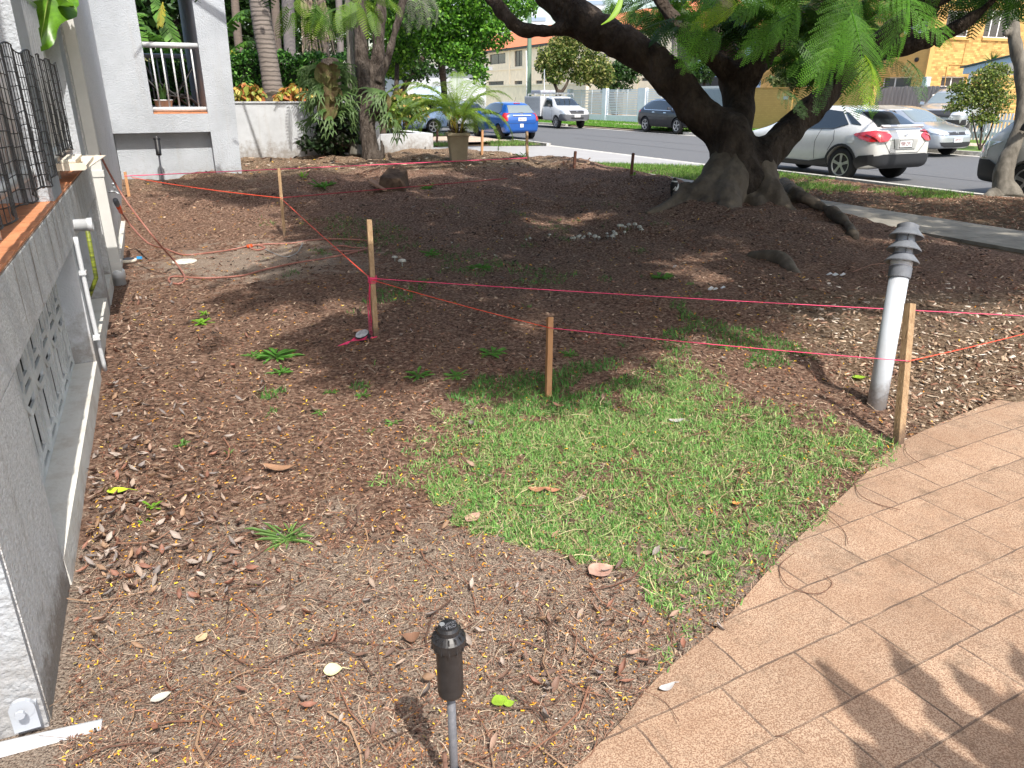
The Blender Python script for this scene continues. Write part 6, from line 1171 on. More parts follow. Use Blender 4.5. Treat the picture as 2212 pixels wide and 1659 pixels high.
# ---- white van at the right edge, facing away
vp = paint('van_white', (.46, .47, .46), .03)
T = [(-2.35, .30, 1.9, 1.2, .80, .66), (-2.3, .25, 1.97, 1.2, .85, .70), (-1.0, .24, 1.98, 1.2, .85, .71), (.6, .24, 1.98, 1.2, .85, .70), (1.1, .24, 1.92, 1.18, .85, .66), (1.5, .24, 1.66, 1.16, .85, .68), (1.85, .24, 1.36, 1.14, .845, .72), (2.1, .26, 1.14, 1.04, .83, .74), (2.28, .28, .98, .92, .78, .68), (2.35, .34, .80, .76, .70, .58)]
C = Car('white_van', 'white van cut off by the right edge with only its nose in view', 'van', T, vp, 14.75, 7.05, -.15, 0, (-1.25, 1.32), .33, rim=rimm, spokes=5)
C.both('side_window', [(.55, 1.22), (1.70, 1.20), (1.62, 1.32), (1.25, 1.66), (.75, 1.72), (.58, 1.70)], glassm); C.both('rear_side_window', [(-1.9, 1.24), (.4, 1.24), (.4, 1.72), (-1.9, 1.72)], glassm); C.patch('windscreen', [(-.70, 1.22), (.70, 1.22), (.62, 1.78), (-.62, 1.78)], 'F', glassm)
for s_ in (-1, 1): C.patch('headlight', [(s_ * .55, .72), (s_ * .78, .70), (s_ * .82, .98), (s_ * .64, .96)], 'F', clearl, off=.014)
for f in 'LR': C.patch('headlight_side', [(2.14, .70), (2.33, .68), (2.30, .96), (2.16, .98)], f, clearl, off=.014); C.patch('bumper_side', [(1.75, .27), (2.35, .30), (2.36, .66), (2.06, .66), (1.76, .50)], f, blackp, off=.015)
C.patch('front_bumper', [(-.78, .32), (.78, .32), (.80, .66), (-.80, .66)], 'F', blackp, off=.02); C.seam([(1.55, 1.16), (1.74, .9), (1.72, .4)], 'L'); C.mirror(1.5, 1.16, blackp); C.done()
# ---- partly hidden cars on the left behind the palm, and one behind the ute
def simple_car(name, lab, pm, n, u, yaw, suv=False, z=-.15):
    k = 1.1 if suv else 1.
    T = [(-2.1, .38, .8, .76, .62, .48), (-2.05, .28, 1.0 * k, .90, .80, .62), (-1.75, .24, 1.3 * k, .98, .87, .58), (-1.3, .22, 1.5 * k, .99, .87, .57), (-.3, .22, 1.52 * k, .98, .87, .58), (.4, .22, 1.44 * k, .97, .87, .58), (.9, .22, 1.15 * k, .96, .87, .62), (1.3, .22, 1.03, .94, .87, .68), (1.8, .24, .92, .86, .82, .66), (2.08, .3, .72, .68, .62, .5)]
    C = Car(name, lab, 'car', T, pm, n, u, z, yaw, (-1.3, 1.3), .33, rim=rimm, spokes=5)
    C.both('side_window', [(-1.6, 1.16 * (k * .6 + .4)), (-1.4, 1.04), (.86, 1.01), (.5, 1.22 * k), (.1, 1.38 * k), (-1.1, 1.40 * k)], glassm); C.seam([(-.4, 1.0), (-.42, 1.38 * k)], 'L', .05, 'pillar', pm)
    C.patch('rear_window', [(-.6, 1.04), (.6, 1.04), (.5, 1.36 * k), (-.5, 1.36 * k)], 'B', glassm, off=.008); C.patch('windscreen', [(-.64, 1.02), (.64, 1.02), (.54, 1.36 * k), (-.54, 1.36 * k)], 'F', glassm, off=.008)
    for s_ in (-1, 1): C.patch('tail_light', [(s_ * .64, .78), (s_ * .8, .78), (s_ * .8, .98), (s_ * .66, .98)], 'B', redl, off=.015); C.patch('headlight', [(s_ * .42, .66), (s_ * .70, .66), (s_ * .70, .78), (s_ * .46, .76)], 'F', clearl, off=.012)
    C.patch('bumper', [(-.76, .36), (.76, .36), (.78, .5), (-.78, .5)], 'B', blackp, off=.012); C.plate('571·XKE', -2, .72) if name == 'pale_blue_wagon' else None
    if suv: b = MB(); [b.box(-1.5, .2, y - .018, y + .018, 1.52 * k + .01, 1.52 * k + .06) for y in (-.48, .48)]; b.build('roof_rails', blackp, C.root)
    return C.done()
simple_car('pale_blue_wagon', 'pale blue wagon with dark glass behind the stag fern and potted palm', paint('pale_blue', (.30, .42, .62), .4), 11.0, 36.0, math.pi * .5, True, -.1)
simple_car('white_sedan', 'white car mostly hidden between the potted palm and the blue hatchback', paint('plain_white', (.7, .7, .72), .05), 14.4, 37.4, 0)
simple_car('white_car', 'white car in a gateway just behind the round tree trunk', MATS['plain_white'], 27.6, 52.5, math.pi * .25, z=.05)
# ================================================================ BUILDINGS AND FENCES across the street
NL = 27.9
creamm = mat('cream_render', (.84, .74, .56), .85, .08, 2, bump=.2, bs=20); creamt = mat('cream_trim', (.88, .78, .60), .85); frm = mat('dark_window_frame', (.03, .03, .035), .4); wgl = mat('window_glass', (.05, .06, .07), .06, spec=.9, coat=.5, var=.3, vs=.8)
roofm = mat('terracotta_roof', (.52, .17, .075), .8, brick=(.3, .34, .03, (.18, .05, .03), (.42, .13, .06), (1, 0)))
def wallrect(b, n, u0, u1, z0, z1, t=.2, mi=0): b.nbox(n, n + t, u0, u1, z0, z1, mi)
def facade(name, n, u0, u1, z0, z1, holes, m, parent, t=.25):
    # street-parallel wall with real openings: columns between the holes
    b = MB(); cuts = sorted(set([u0, u1] + [h[0] for h in holes] + [h[1] for h in holes]))
    for a, c in zip(cuts[:-1], cuts[1:]):
        hs = sorted([(h[2], h[3]) for h in holes if h[0] <= a + 1e-6 and h[1] >= c - 1e-6]); z = z0
        for (p, q) in hs: 
            if p > z: b.nbox(n, n + t, a, c, z, p)
            z = q
        if z < z1: b.nbox(n, n + t, a, c, z, z1)
    return b.build(name, m, parent)
def window(n, u0, u1, z0, z1, parent, fm, mull=(), sill=None, gl=None):
    b = MB(); w_ = .05; n1 = n + .12
    b.nbox(n1, n1 + .06, u0, u0 + w_, z0, z1); b.nbox(n1, n1 + .06, u1 - w_, u1, z0, z1); b.nbox(n1, n1 + .06, u0 + w_, u1 - w_, z0, z0 + w_); b.nbox(n1, n1 + .06, u0 + w_, u1 - w_, z1 - w_, z1)
    for q in mull: b.nbox(n1, n1 + .06, u0 + (u1 - u0) * q - .025, u0 + (u1 - u0) * q + .025, z0 + w_, z1 - w_)
    o = b.build('window', fm, parent); b = MB(); b.nbox(n1 + .03, n1 + .04, u0 + .01, u1 - .01, z0 + .01, z1 - .01); b.build('pane', gl or wgl, o)
    if sill: b = MB(); b.nbox(n - .07, n + .11, u0 - .08, u1 + .08, z0 - .09, z0 - .002); b.build('sill', sill, o)
def us(x, n): return tou(*pn(x, 207, n)[:2])
def zs(x, y, n): return pn(x, y, n).z
# cream townhouses with tiled roof
CN = 38.; CB = thing('cream_house', 'cream two storey house with terracotta tiled roof behind the round tree', 'house', nu(CN, us(1150, CN), 0))
uL, uR = us(985, CN), us(1445, CN); zt = zs(1150, 100, CN)
ups = [(us(x1, CN), us(x0, CN), zs(1110, y1, CN), zs(1110, y0, CN)) for x0, x1, y0, y1 in ((1058, 1092, 112, 135), (1111, 1128, 110, 144), (1160, 1172, 112, 140), (1300, 1320, 112, 140), (1395, 1420, 112, 140))]
los = [(us(x1, CN), us(x0, CN), zs(1110, 183, CN), zs(1110, y0, CN)) for x0, x1, y0 in ((1055, 1088, 174), (1111, 1128, 175), (1157, 1172, 176), (1190, 1206, 176), (1246, 1255, 177), (1383, 1404, 178), (1290, 1306, 177))]
facade('wall', CN, uR, uL, -.1, zt, ups + los, creamm, CB)
for h in ups + los: window(CN, *h, CB, frm, (.5,) if h[1] - h[0] > 1 else (.55,))
b = MB(); b.nbox(CN + .25, CN + 9, uR, uL, -.1, zt); b.build('house_core', dark, CB)
for x in (1101, 1136, 1262, 1375): b = MB(); u_ = us(x, CN); b.nbox(CN - .10, CN - .003, u_ - .12, u_ + .12, 0, zt); b.build('pilaster', creamt, CB)
b = MB(); zb = zs(1110, 150, CN); b.nbox(CN - .08, CN - .002, uR, uL, zb, zb + .14); b.build('string_course', creamt, CB); b = MB(); b.nbox(CN - .3, CN - .001, uR - .3, uL + .3, zt - .12, zt + .1); b.build('gutter', frm, CB)
b = MB(); e0, e1 = zt + .1, zt + 2.6; b.add([nu(CN - .35, uR - .4, e0), nu(CN - .35, uL + .4, e0), nu(CN + 5, uL + .4, e1), nu(CN + 5, uR - .4, e1), nu(CN + 10, uR - .4, e0), nu(CN + 10, uL + .4, e0)], [(0, 3, 2, 1), (3, 4, 5, 2), (0, 4, 3), (1, 2, 5), (0, 1, 5, 4)])
b.build('roof', mat('roof_tiles', (.50, .16, .07), .8, .3, 9, bump=.8, bs=9, st=(1, 1, 3)), CB)
YW = thing('yard_wall', 'low cream rendered yard wall behind the white ute', 'wall', nu(30, us(1100, 30), 0)); z1 = zs(1100, 186, 30.); b = MB(); b.nbox(30, 30.25, us(1265, 30), us(985, 30), 0, z1); b.build('wall_body', creamm, YW); b = MB(); b.nbox(29.95, 30.3, us(1266, 30), us(984, 30), z1 + .001, z1 + .12); b.build('coping', creamt, YW)
GT = thing('bronze_gate', 'brown bar gate between the cream yard wall and the slat fence', 'gate', nu(30, us(1290, 30), 0)); b = MB(); ua, ub = us(1345, 30.4), us(1267, 30.4); [b.nbox(30.4, 30.43, u_, u_ + .03, .1, 1.85) for u_ in np.arange(ua, ub, .16)]; b.nbox(30.385, 30.399, ua, ub, 1.7, 1.76); b.build('bars', mat('bronze_bars', (.22, .15, .08), .6), GT)
# white garage far left
GH = thing('white_garage', 'bright white house wall glimpsed behind the pale blue wagon', 'house', nu(9, 44, 0)); b = MB(); p0, p1 = pu(880, 207, 44.), pu(1010, 207, 44.); b.nbox(ton(*p0[:2]), ton(*p1[:2]) + 1.2, 44, 50, -.1, 3.0); b.build('wall', wsm, GH); b = MB(); b.nbox(ton(*p0[:2]) + .4, ton(*p0[:2]) + 2.2, 43.96, 43.998, -.05, 2.1); b.build('door', mat('pale_door', (.45, .55, .68), .5), GH); b = MB(); b.nbox(ton(*p0[:2]) - .3, ton(*p1[:2]) + 1.5, 43.7, 50.2, 3.001, 3.2); b.build('roof', mat('grey_roof', (.35, .36, .38), .7), GH)
BI = thing('wheelie_bin', 'small dark bin with yellow lid by the white house wall', 'bin', nu(9.6, 41, -.05)); q = pt(921, 182, 44.); cn, cu_ = ton(q.x, q.y), tou(q.x, q.y); b = MB(); b.nbox(cn - .28, cn + .28, cu_ - .3, cu_ + .3, -.05, 1.0); b.build('body', mat('bin_green', (.04, .07, .05), .6), BI, bevel=.03); b = MB(); b.nbox(cn - .3, cn + .3, cu_ - .34, cu_ + .3, 1.0, 1.09); b.build('lid', mat('bin_yellow', (.7, .42, .02), .5), BI, bevel=.02)
# pale slat fence with rendered posts
fwm = mat('fence_white', (.72, .77, .83), .6, .06, 6); slm = mat('fence_slat', (.66, .72, .78), .5)
z1 = zs(1330, 193, NL); posts = [(1228, 1235), (1304, 1312), (1381, 1397)]
SF = thing('slat_fence', 'pale blue grey slat fence with rendered posts beyond the lawn', 'fence', nu(NL, us(1330, NL), 0))
for x0, x1 in posts: b = MB(); b.nbox(NL - .12, NL + .12, us(x1, NL), us(x0, NL), 0, z1 + .06); b.build('post', fwm, SF)
panels = [(1235, 1304), (1312, 1381), (1397, 1500)]
for x0, x1 in panels:
    ua, ub = us(x1, NL) + .003, us(x0, NL) - .003; b = MB(); b.nbox(NL - .09, NL + .09, ua, ub, 0, .42); b.build('plinth', fwm, SF)
    b = MB(); k = 0
    for z in np.arange(.50, z1 - .02, .10): b.nbox(NL - .02, NL + .005, ua, ub, z, z + .066)
    b.build('slat_panel', slm, SF); b = MB()
    for q in (0.02, .34, .67, .98): u_ = ua + (ub - ua) * q; b.nbox(NL - .045, NL - .021, u_ - .03, u_ + .03, .44, z1)
    b.build('slat_rail', fwm, SF)
# blue-grey corrugated gate seen in the fork
CG = thing('corrugated_gate', 'grey blue corrugated metal gate seen through the fork of the trunk', 'gate', nu(NL, us(1530, NL), 0)); b = MB(); ua, ub = us(1603, NL), us(1502, NL); u_ = ua; z1g = zs(1550, 190, NL)
while u_ < ub: b.nbox(NL, NL + .03, u_, u_ + .05, .05, z1g); b.nbox(NL + .031, NL + .045, u_ + .05, u_ + .10, .05, z1g); u_ += .10
b.build('sheet', mat('corrugated', (.30, .36, .43), .5, metal=.2), CG); b = MB(); b.nbox(NL - .03, NL - .002, ua, ub, z1g, z1g + .10); b.build('top_rail', pvc, CG)
BH = thing('blue_house', 'pale blue weatherboard house corner behind the corrugated gate', 'house', nu(36, us(1600, 36), 0)); ua, ub = us(1642, 36), us(1500, 36); b = MB(); b.nbox(36, 42, ua, ub, 0, 5.5); b.build('wall', mat('pale_blue_wall', (.42, .52, .66), .7, .05, 5), BH); b = MB(); [b.nbox(35.97, 35.998, ua, ub, z, z + .03) for z in np.arange(.5, 5.4, .3)]; b.build('boards', mat('board_line', (.32, .4, .52), .7), BH); b = MB(); b.nbox(35.93, 35.999, us(1560, 36), us(1505, 36), 1.2, 2.8); b.build('window', frm, BH)
# yellow brick boundary wall with house number
ybm = mat('yellow_brick', (.50, .33, .11), .85, brick=(.23, .085, .008, (.42, .27, .09), (.45, .29, .095), tuple(UA)), bump=.4, bs=20)
yrm = mat('yellow_render', (.50, .30, .10), .85, .08, 3, bump=.3, bs=25)
z1 = zs(1650, 191, NL); YB = thing('yellow_wall', 'yellow painted brick boundary wall with pilaster between the two trunks', 'wall', nu(NL, us(1680, NL), 0)); uA, uB = us(1885, NL), us(1603, NL)
b = MB(); b.nbox(NL, NL + .2, uA, uB, 0, z1); b.build('wall_body', ybm, YB); b = MB(); b.nbox(NL - .03, NL + .23, uA, uB, z1 + .001, z1 + .045); b.build('coping', yrm, YB)
b = MB(); u_ = us(1712, NL); b.nbox(NL - .13, NL - .002, u_ - .11, u_ + .11, 0, z1 + .05); b.build('pilaster', yrm, YB)
b = MB(); u_ = us(1699, NL); b.nbox(NL - .03, NL - .001, u_ - .17, u_ + .17, zs(1699, 215, NL), zs(1699, 208, NL)); b.build('letter_slot', steel, YB)
HN = thing('house_number', 'blue bordered tile house number on the yellow wall', 'sign', nu(NL, us(1618, NL), 1)); ua, ub = us(1625, NL), us(1606, NL); za, zb_ = zs(1615, 218, NL), zs(1615, 203, NL)
b = MB(); b.nbox(NL - .03, NL - .001, ua, ub, za, zb_); b.build('border', mat('tile_blue', (.20, .27, .36), .4, .6, 30, c2=(.55, .6, .62)), HN); b = MB(); b.nbox(NL - .036, NL - .031, ua + .1, ub - .1, za + .08, zb_ - .08); b.build('face', platew, HN)
M = Matrix.Translation(nu(NL - .040, (ua + ub) / 2, (za + zb_) / 2)) @ Matrix(((-UA[0], 0, -NA[0], 0), (-UA[1], 0, -NA[1], 0), (0, 1, 0, 0), (0, 0, 0, 1))); textmesh('number_text', '21', .22, blackp, HN, M)
# yellow brick apartment block: shaded wing along the street, sunlit wing facing us
YN = 33.2; ucor = tou(*pn(1990, 207, YN)[:2]); YA = thing('yellow_building', 'tall yellow brick apartment building with white framed windows', 'building', nu(YN, ucor, 0))
ybr = mat('yellow_bricks', (.62, .38, .13), .85, brick=(.24, .09, .004, (.55, .335, .115), (.59, .36, .125), tuple(UA)), bump=.3, bs=25); ybr2 = mat('yellow_bricks_front', (.62, .38, .13), .85, brick=(.24, .09, .004, (.31, .18, .055), (.32, .187, .058), tuple(NA)), bump=.3, bs=25)
whf = mat('white_frame', (.75, .75, .75), .4); ho = [(us(1993 - 4, YN) + 0, 0, 0, 0)]; us_ = lambda x: us(x, YN)
H_ = [(us_(1976), us_(1925), zs(1930, 74 + 2, YN), zs(1930, 40, YN) + .6), (us_(1963), us_(1900), zs(1940, 190, YN), zs(1940, 166, YN)), (us_(1745), us_(1669), .3, zs(1690, 169, YN))]
facade('street_wall', YN, ucor, us_(1640), 0, 9, H_, ybr, YA)
window(YN, *H_[0], YA, whf, (.5,), yrm); window(YN, *H_[1], YA, whf, (.6,), None); b = MB(); [b.nbox(YN + .12, YN + .14, H_[2][0], H_[2][1], z, z + .19) for z in np.arange(.3, H_[2][3] - .1, .21)]; b.build('roller_door', mat('roller_white', (.66, .64, .60), .5), YA)
b = MB(); b.nbox(YN + .25, YN + 12, ucor + .3, us_(1640), 0, 8.9); b.build('building_core', dark, YA)
# front facing wall on plane u = ucor, built as boxes between openings
def nF(x): return ton(*pu(x, 207, ucor)[:2])
def zF(x, y): return pu(x, y, ucor).z
holes = [(nF(2014), nF(2067), zF(2040, 78), zF(2040, 20)), (nF(2027), nF(2080), zF(2050, 188), zF(2050, 165)), (nF(2096), nF(2164), zF(2130, 81), zF(2130, 18)), (nF(2203), nF(2290), zF(2230, 92), zF(2230, 30))]
b = MB(); cuts = sorted(set([YN + .251, YN + 16] + [h[0] for h in holes] + [h[1] for h in holes]))
for a, c in zip(cuts[:-1], cuts[1:]):
    z = 0
    for (p, q) in sorted([(h[2], h[3]) for h in holes if h[0] <= a + 1e-6 and h[1] >= c - 1e-6]):
        if p > z: b.nbox(a, c, ucor, ucor + .25, z, p)
        z = q
    b.nbox(a, c, ucor, ucor + .25, z, 9)
b.build('front_wall', ybr2, YA)
for (a, c, p, q), ml in zip(holes, ((.45,), (.5,), (.25, .5, .75), (.5,))):
    b = MB(); w_ = .05; U1_ = ucor + .13; b.nbox(a, a + w_, U1_, U1_ + .05, p, q); b.nbox(c - w_, c, U1_, U1_ + .05, p, q); b.nbox(a + w_, c - w_, U1_, U1_ + .05, p, p + w_); b.nbox(a + w_, c - w_, U1_, U1_ + .05, q - w_, q)
    for m_ in ml: b.nbox(a + (c - a) * m_ - .03, a + (c - a) * m_ + .03, U1_, U1_ + .05, p + w_, q - w_)
    o = b.build('window', whf, YA); b = MB(); b.nbox(a, c, U1_ + .02, U1_ + .03, p, q); b.build('pane', mat('blind_glass', (.035, .03, .035), .15, spec=.8, coat=.5, var=.3, vs=30, st=(.05, .05, 1)), o)
    if p > 2: b = MB(); b.nbox(a - .06, c + .06, ucor - .07, ucor + .12, p - .13, p - .002); b.build('sill', yrm, o)
b = MB(); b.nbox(YN - .10, YN + .16, ucor - .10, ucor - .002, 0, 9); b.build('corner_pilaster', yrm, YA)
b = MB(); cz = zF(2060, 141); pts = [(2040, 187), (2046, 145), (2050, 139), (2110, 141), (2146, 142)]; b.tube([pu(x, y, ucor - .03) for x, y in pts], .018, 6); b.tube([pu(x, y, ucor - .03) for x, y in ((2078, 140), (2090, 82))], .014, 6); b.build('conduit', yrm, YA)
b = MB(); b.lathe([(.10, 0), (.10, .06), (.07, .09)], pn(1981, 129, YN), 14, nu(-1, 0)); b.build('bulkhead_light', blackp, YA); b = MB(); p = pu(1996, 176, ucor - .05); b.nbox(ton(p.x, p.y) - .06, ton(p.x, p.y) + .25, ucor - .2, ucor - .003, 0, zF(1996, 166)); b.build('meter_box', mat('meter_grey', (.42, .5, .58), .5), YA)
# timber paling fence and white picket fence
PF = thing('paling_fence', 'weathered grey timber paling fence in front of the yellow building', 'fence', nu(30.5, us(1950, 30.5), 0)); palm_ = mat('weathered_paling', (.23, .21, .21), .9, .6, 4, c2=(.40, .38, .36), bump=.6, bs=12, st=(4, 4, .25))
n1 = 30.5; u_ = us(2095, n1); ue = us(1872, n1); b = MB(); i = 0
while u_ < ue: zz = zs(1950, 187, n1) + random.uniform(-.03, .03); b.nbox(n1 + (i % 2) * .022, n1 + .018 + (i % 2) * .022, u_, u_ + .115, .05, zz); u_ += .10; i += 1
b.build('palings', palm_, PF); b = MB(); b.nbox(n1 + .045, n1 + .09, us(2095, n1), ue, .5, .6); b.nbox(n1 + .045, n1 + .09, us(2095, n1), ue, 1.4, 1.5); b.build('rails', palm_, PF)
WF = thing('picket_fence', 'white picket fence behind the airy shrub', 'fence', nu(27.3, us(2110, 27.3), 0)); pkm = mat('picket_white', (.62, .68, .76), .6); n1 = 27.3; u_ = 10.; ue = us(2066, n1); zt_ = zs(2100, 243, n1); b = MB()
while u_ < ue: b.nbox(n1, n1 + .02, u_, u_ + .07, .10, zt_); u_ += .125
b.build('pickets', pkm, WF); b = MB(); b.nbox(n1 + .021, n1 + .06, 10, ue, .3, .38); b.nbox(n1 + .021, n1 + .06, 10, ue, zt_ - .3, zt_ - .22); b.nbox(n1 - .01, n1 + .10, ue, ue + .1, 0, zt_ + .05); b.build('rails', pkm, WF)
CP_ = thing('carport', 'pale blue edged carport roof beside the yellow building', 'carport', nu(30, 19, 0)); b = MB(); q0, q1 = pn(2079, 160, 29.5), pn(2250, 120, 29.5); u0_, u1_ = tou(q0.x, q0.y), tou(q1.x, q1.y); b.hexa([nu(29.5, u1_, q1.z), nu(33, u1_, q1.z), nu(33, u0_, q0.z), nu(29.5, u0_, q0.z), nu(29.5, u1_, q1.z + .22), nu(33, u1_, q1.z + .22), nu(33, u0_, q0.z + .22), nu(29.5, u0_, q0.z + .22)]); b.build('roof', mat('carport_blue', (.36, .48, .62), .5), CP_)
b = MB(); b.hexa([nu(29.4, u1_, q1.z + .221), nu(33, u1_, q1.z + .221), nu(33, u0_ + .1, q0.z + .221), nu(29.4, u0_ + .1, q0.z + .221), nu(29.4, u1_, q1.z + .27), nu(33, u1_, q1.z + .27), nu(33, u0_ + .1, q0.z + .27), nu(29.4, u0_ + .1, q0.z + .27)]); b.build('roof_sheet', mat('dark_roof', (.05, .08, .08), .6), CP_); b = MB(); [b.nbox(29.6, 29.7, x, x + .1, 0, q0.z - .01) for x in (u0_ - .3, u1_ + .4)]; b.build('posts', pkm, CP_)
# power pole and street sign post
g = pn(1143, 240, 24.6); g.z = 0; dpp = g.y * CP + 1.6 * SP; PL = thing('power_pole', 'green stained timber power pole in front of the cream house', 'pole', g); b = MB(); tp_ = pt(1143, -300, dpp); b.tube([g, pt(1143, 150, dpp), pt(1144, 60, dpp), tp_], [.17, .165, .15, .13], 16); b.build('pole', mat('green_pole', (.09, .16, .11), .85, .4, 3, bump=.3, c2=(.2, .22, .17), st=(3, 3, .4)), PL, True)
b = MB(); b.tube([g + Vector((-.2, -.05, 0)), pt(1138, 150, dpp) + Vector((0, -.1, 0)), pt(1137, 110, dpp)], .035, 8); b.box(0, .0001, 0, .0001, 0, .0001); b.build('cable_riser', whf, PL, True)
g = pn(1176, 250, 24.2); g.z = 0; d2 = g.y * CP + 1.6 * SP; SPo = thing('sign_post', 'thin grey steel sign post beside the power pole', 'post', g); b = MB(); b.tube([g, pt(1176, 150, d2)], .035, 8); b.build('post', steel, SPo, True)
g = pn(1597, 300, 24.8); g.z = 0; d2 = g.y * CP + 1.6 * SP; o = thing('grey_trunk_tree', 'pale grey street tree trunk just right of the forked trunk', 'tree', g); b = MB(); b.tube(spline([g, pt(1602, 245, d2), pt(1600, 180, d2), pt(1600, 60, d2)], 5), .20, 12); b.build('trunk', barkm('pale_bark', (.28, .26, .22), (.15, .13, .11), 5), o, True)
# pale towers glimpsed over the limb
for (x0, x1, y0, lab) in ((1145, 1178, 35, 'pale apartment tower glimpsed under the left limb'), (1260, 1300, -40, 'pale grey tower glimpsed between leaves at the top')):
    a, c = pt(x0, 207, 130), pt(x1, 207, 130); h = pt(x0, y0, 130).z; o = thing('apartment_tower', lab, 'tower', (a.x, a.y, 0)); b = MB(); b.box(a.x, c.x, a.y, a.y + 10, 0, h); b.build('wall', mat('tower_white', (.62, .66, .72), .7), o); b = MB()
    for k in range(14): b.box(a.x + .1, c.x - .1, a.y - .12, a.y - .02, h - 1.2 - k * 1.6, h - .6 - k * 1.6)
    b.build('balconies', mat('tower_glass', (.25, .32, .42), .3), o)
# ================================================================ THINGS on the bed
stk = mat('pine_stake', (.27, .17, .09), .85, .7, 6, c2=(.46, .32, .19), bump=.8, bs=20, st=(9, 9, .5), grime=(.15, (.08, .05, .035), .9)); stkd = mat('dark_stake', (.13, .055, .035), .85, .4, 6, bump=.4, bs=20, st=(6, 6, .5))
pink = mat('pink_string', (.85, .06, .18), .6); orange = mat('orange_string', (.88, .10, .05), .6)
ST = {}
def depth(p): return p.y * CP - (p.z - 1.6) * SP
def stake(key, xb, yb, xt, yt, w_, lab, m=stk, d=None):
    g = gp(xb, yb) if d is None else pt(xb, yb, d); dd = depth(g); t = pt(xt, yt, dd - .0); o = thing('timber_stake', lab, 'stake', g, 'timber stakes marking out the bed'); ww = w_ * dd / F * .5; e = (t - g).normalized(); s1 = e.cross(Vector((0, -1, .2))).normalized() * ww; s2 = e.cross(s1).normalized() * ww * .9; a = g - e * .08
    s1, s2 = s1 * .92 + s2 * .35, s2 * .92 - s1 * .35
    b = MB(); b.hexa([a - s1 - s2, a + s1 - s2, a + s1 + s2, a - s1 + s2, t - s1 - s2, t + s1 - s2, t + s1 + s2, t - s1 + s2]); b.build('stake', m, o, bevel=.0015); ST[key] = (g, t, dd, ww); return o
stake('a', 812, 730, 797, 475, 11, 'tall pale stake with the pink string bundle and spool at its foot')
stake('b', 1184, 856, 1188, 685, 12, 'short brown stake at the top edge of the grass patch', mat('brown_stake', (.36, .18, .08), .85, .5, 6, c2=(.48, .27, .14), st=(6, 6, .5)))
stake('c', 1940, 962, 1966, 656, 17, 'thick weathered stake beside the white bollard light at the paving edge')
stake('d', 615, 513, 602, 364, 6.5, 'slim stake at the far side of the hose loops')
stake('e', 279, 424, 270, 372, 6, 'reddish stake next to the building corner', mat('brown_stake', (.3, .12, .06), .8))
stake('f', 1041, 335, 1042, 281, 4.6, 'thin stake just right of the potted palm', mat('brown_stake', (.3, .12, .06), .8))
stake('g', 1139, 347, 1138, 284, 5, 'pale stake on the mulch crest below the blue hatchback')
stake('h', 1240, 364, 1243, 327, 5, 'dark stake on the crest between the pale stake and the trunk', stkd)
stake('i', 1363, 380, 1368, 331, 5, 'dark stake nearest the left of the big trunk', stkd)
stake('j', 943, 320, 945, 279, 4, 'thin red stake between the low wall and the stone pot', stkd)
def at(k, y):                                                     # point on a stake's front face at picture height y
    g, t, dd, ww = ST[k]; f = max(0, min(1, (projn(np.array([list(g)]))[1][0] - y) / (projn(np.array([list(g)]))[1][0] - projn(np.array([list(t)]))[1][0]))); return g.lerp(t, f) - Vector((0, ww * 1.1, 0))
def string(a, b_, lab, m=pink, sag=.008, r=.0022, grp='string lines between the stakes'):
    n = 14; P = [a.lerp(b_, i / n) + Vector((0, 0, -sag * 4 * (i / n) * (1 - i / n))) for i in range(n + 1)]; r = max(r, .00055 * (depth(a) + depth(b_)) * .5); b = MB(); b.tube(P, r, 5); return setp(b.build('string_line', m), lab, 'string', grp)
A, Bk, Cc, Dd, Ee = at('a', 603), at('b', 705), at('c', 775), at('d', 427), at('e', 380)
off = Vector((0, -.012, 0))
string(A, Bk + off, 'orange string from the tall pale stake to the short brown stake', orange); string(Bk + off, Cc + off, 'pink string from the short brown stake to the thick stake')
string(at('a', 600), pt(2290, 686, depth(gp(2212, 760)) - .2), 'upper pink string running right past the bollard light', sag=.012); string(Cc + off, pt(2290, 700, 5.4), 'red string running right from the thick stake', orange)
string(Dd, A, 'bright red string between the slim stake and the tall pale stake', orange)
string(Ee, at('g', 341), 'long pink string from the building corner to the crest stake', sag=.0); string(Ee + Vector((.1, 0, -.02)), Dd, 'orange string from the building corner to the slim stake', orange, .02); string(Dd, pt(1300, 368, 14.2), 'faint red string from the slim stake towards the road', mat('dull_red_string', (.35, .04, .05), .6), .0)
# windings and hanging bundle on the tall stake, spool at its foot
WD = thing('string_bundle', 'pink string wound round the tall stake with loose loops hanging down', 'string', A); g, t, dd, ww = ST['a']; b = MB()
e = (t - g).normalized(); f0 = (A.z - g.z) / (t.z - g.z)
for k in range(7):
    c = g.lerp(t, f0 + (k - 3) * .008); q = ww * 1.75; b.tube([c + Vector((math.cos(a) * q, math.sin(a) * q, .003 * math.sin(a + k))) for a in np.linspace(0, 6.283, 11)], .0022, 4, False)
b.build('winding', pink, WD); b = MB()
for k in range(6):
    x = random.uniform(-.012, .012); l_ = random.choice([.30, .34, .28, .33]); p = A + Vector((-.015, -.01, 0)); b.tube(spline([p, p + Vector((x - .005, 0, -l_ * .5)), p + Vector((x, -.005, -l_)), p + Vector((x + .02, 0, -l_ * .9)), p + Vector((.008, 0, 0))], 4), .0018, 4)
for k in range(3): b.tube(spline([A + Vector((-.01, -.01, 0)), gp(797, 690) + Vector((0, 0, .12)), gp(800, 728) + Vector((.01 * k, 0, .02)), gp(812 + 2 * k, 733) + Vector((0, 0, .02))], 5), .0016, 4)
b.build('loops', pink, WD)
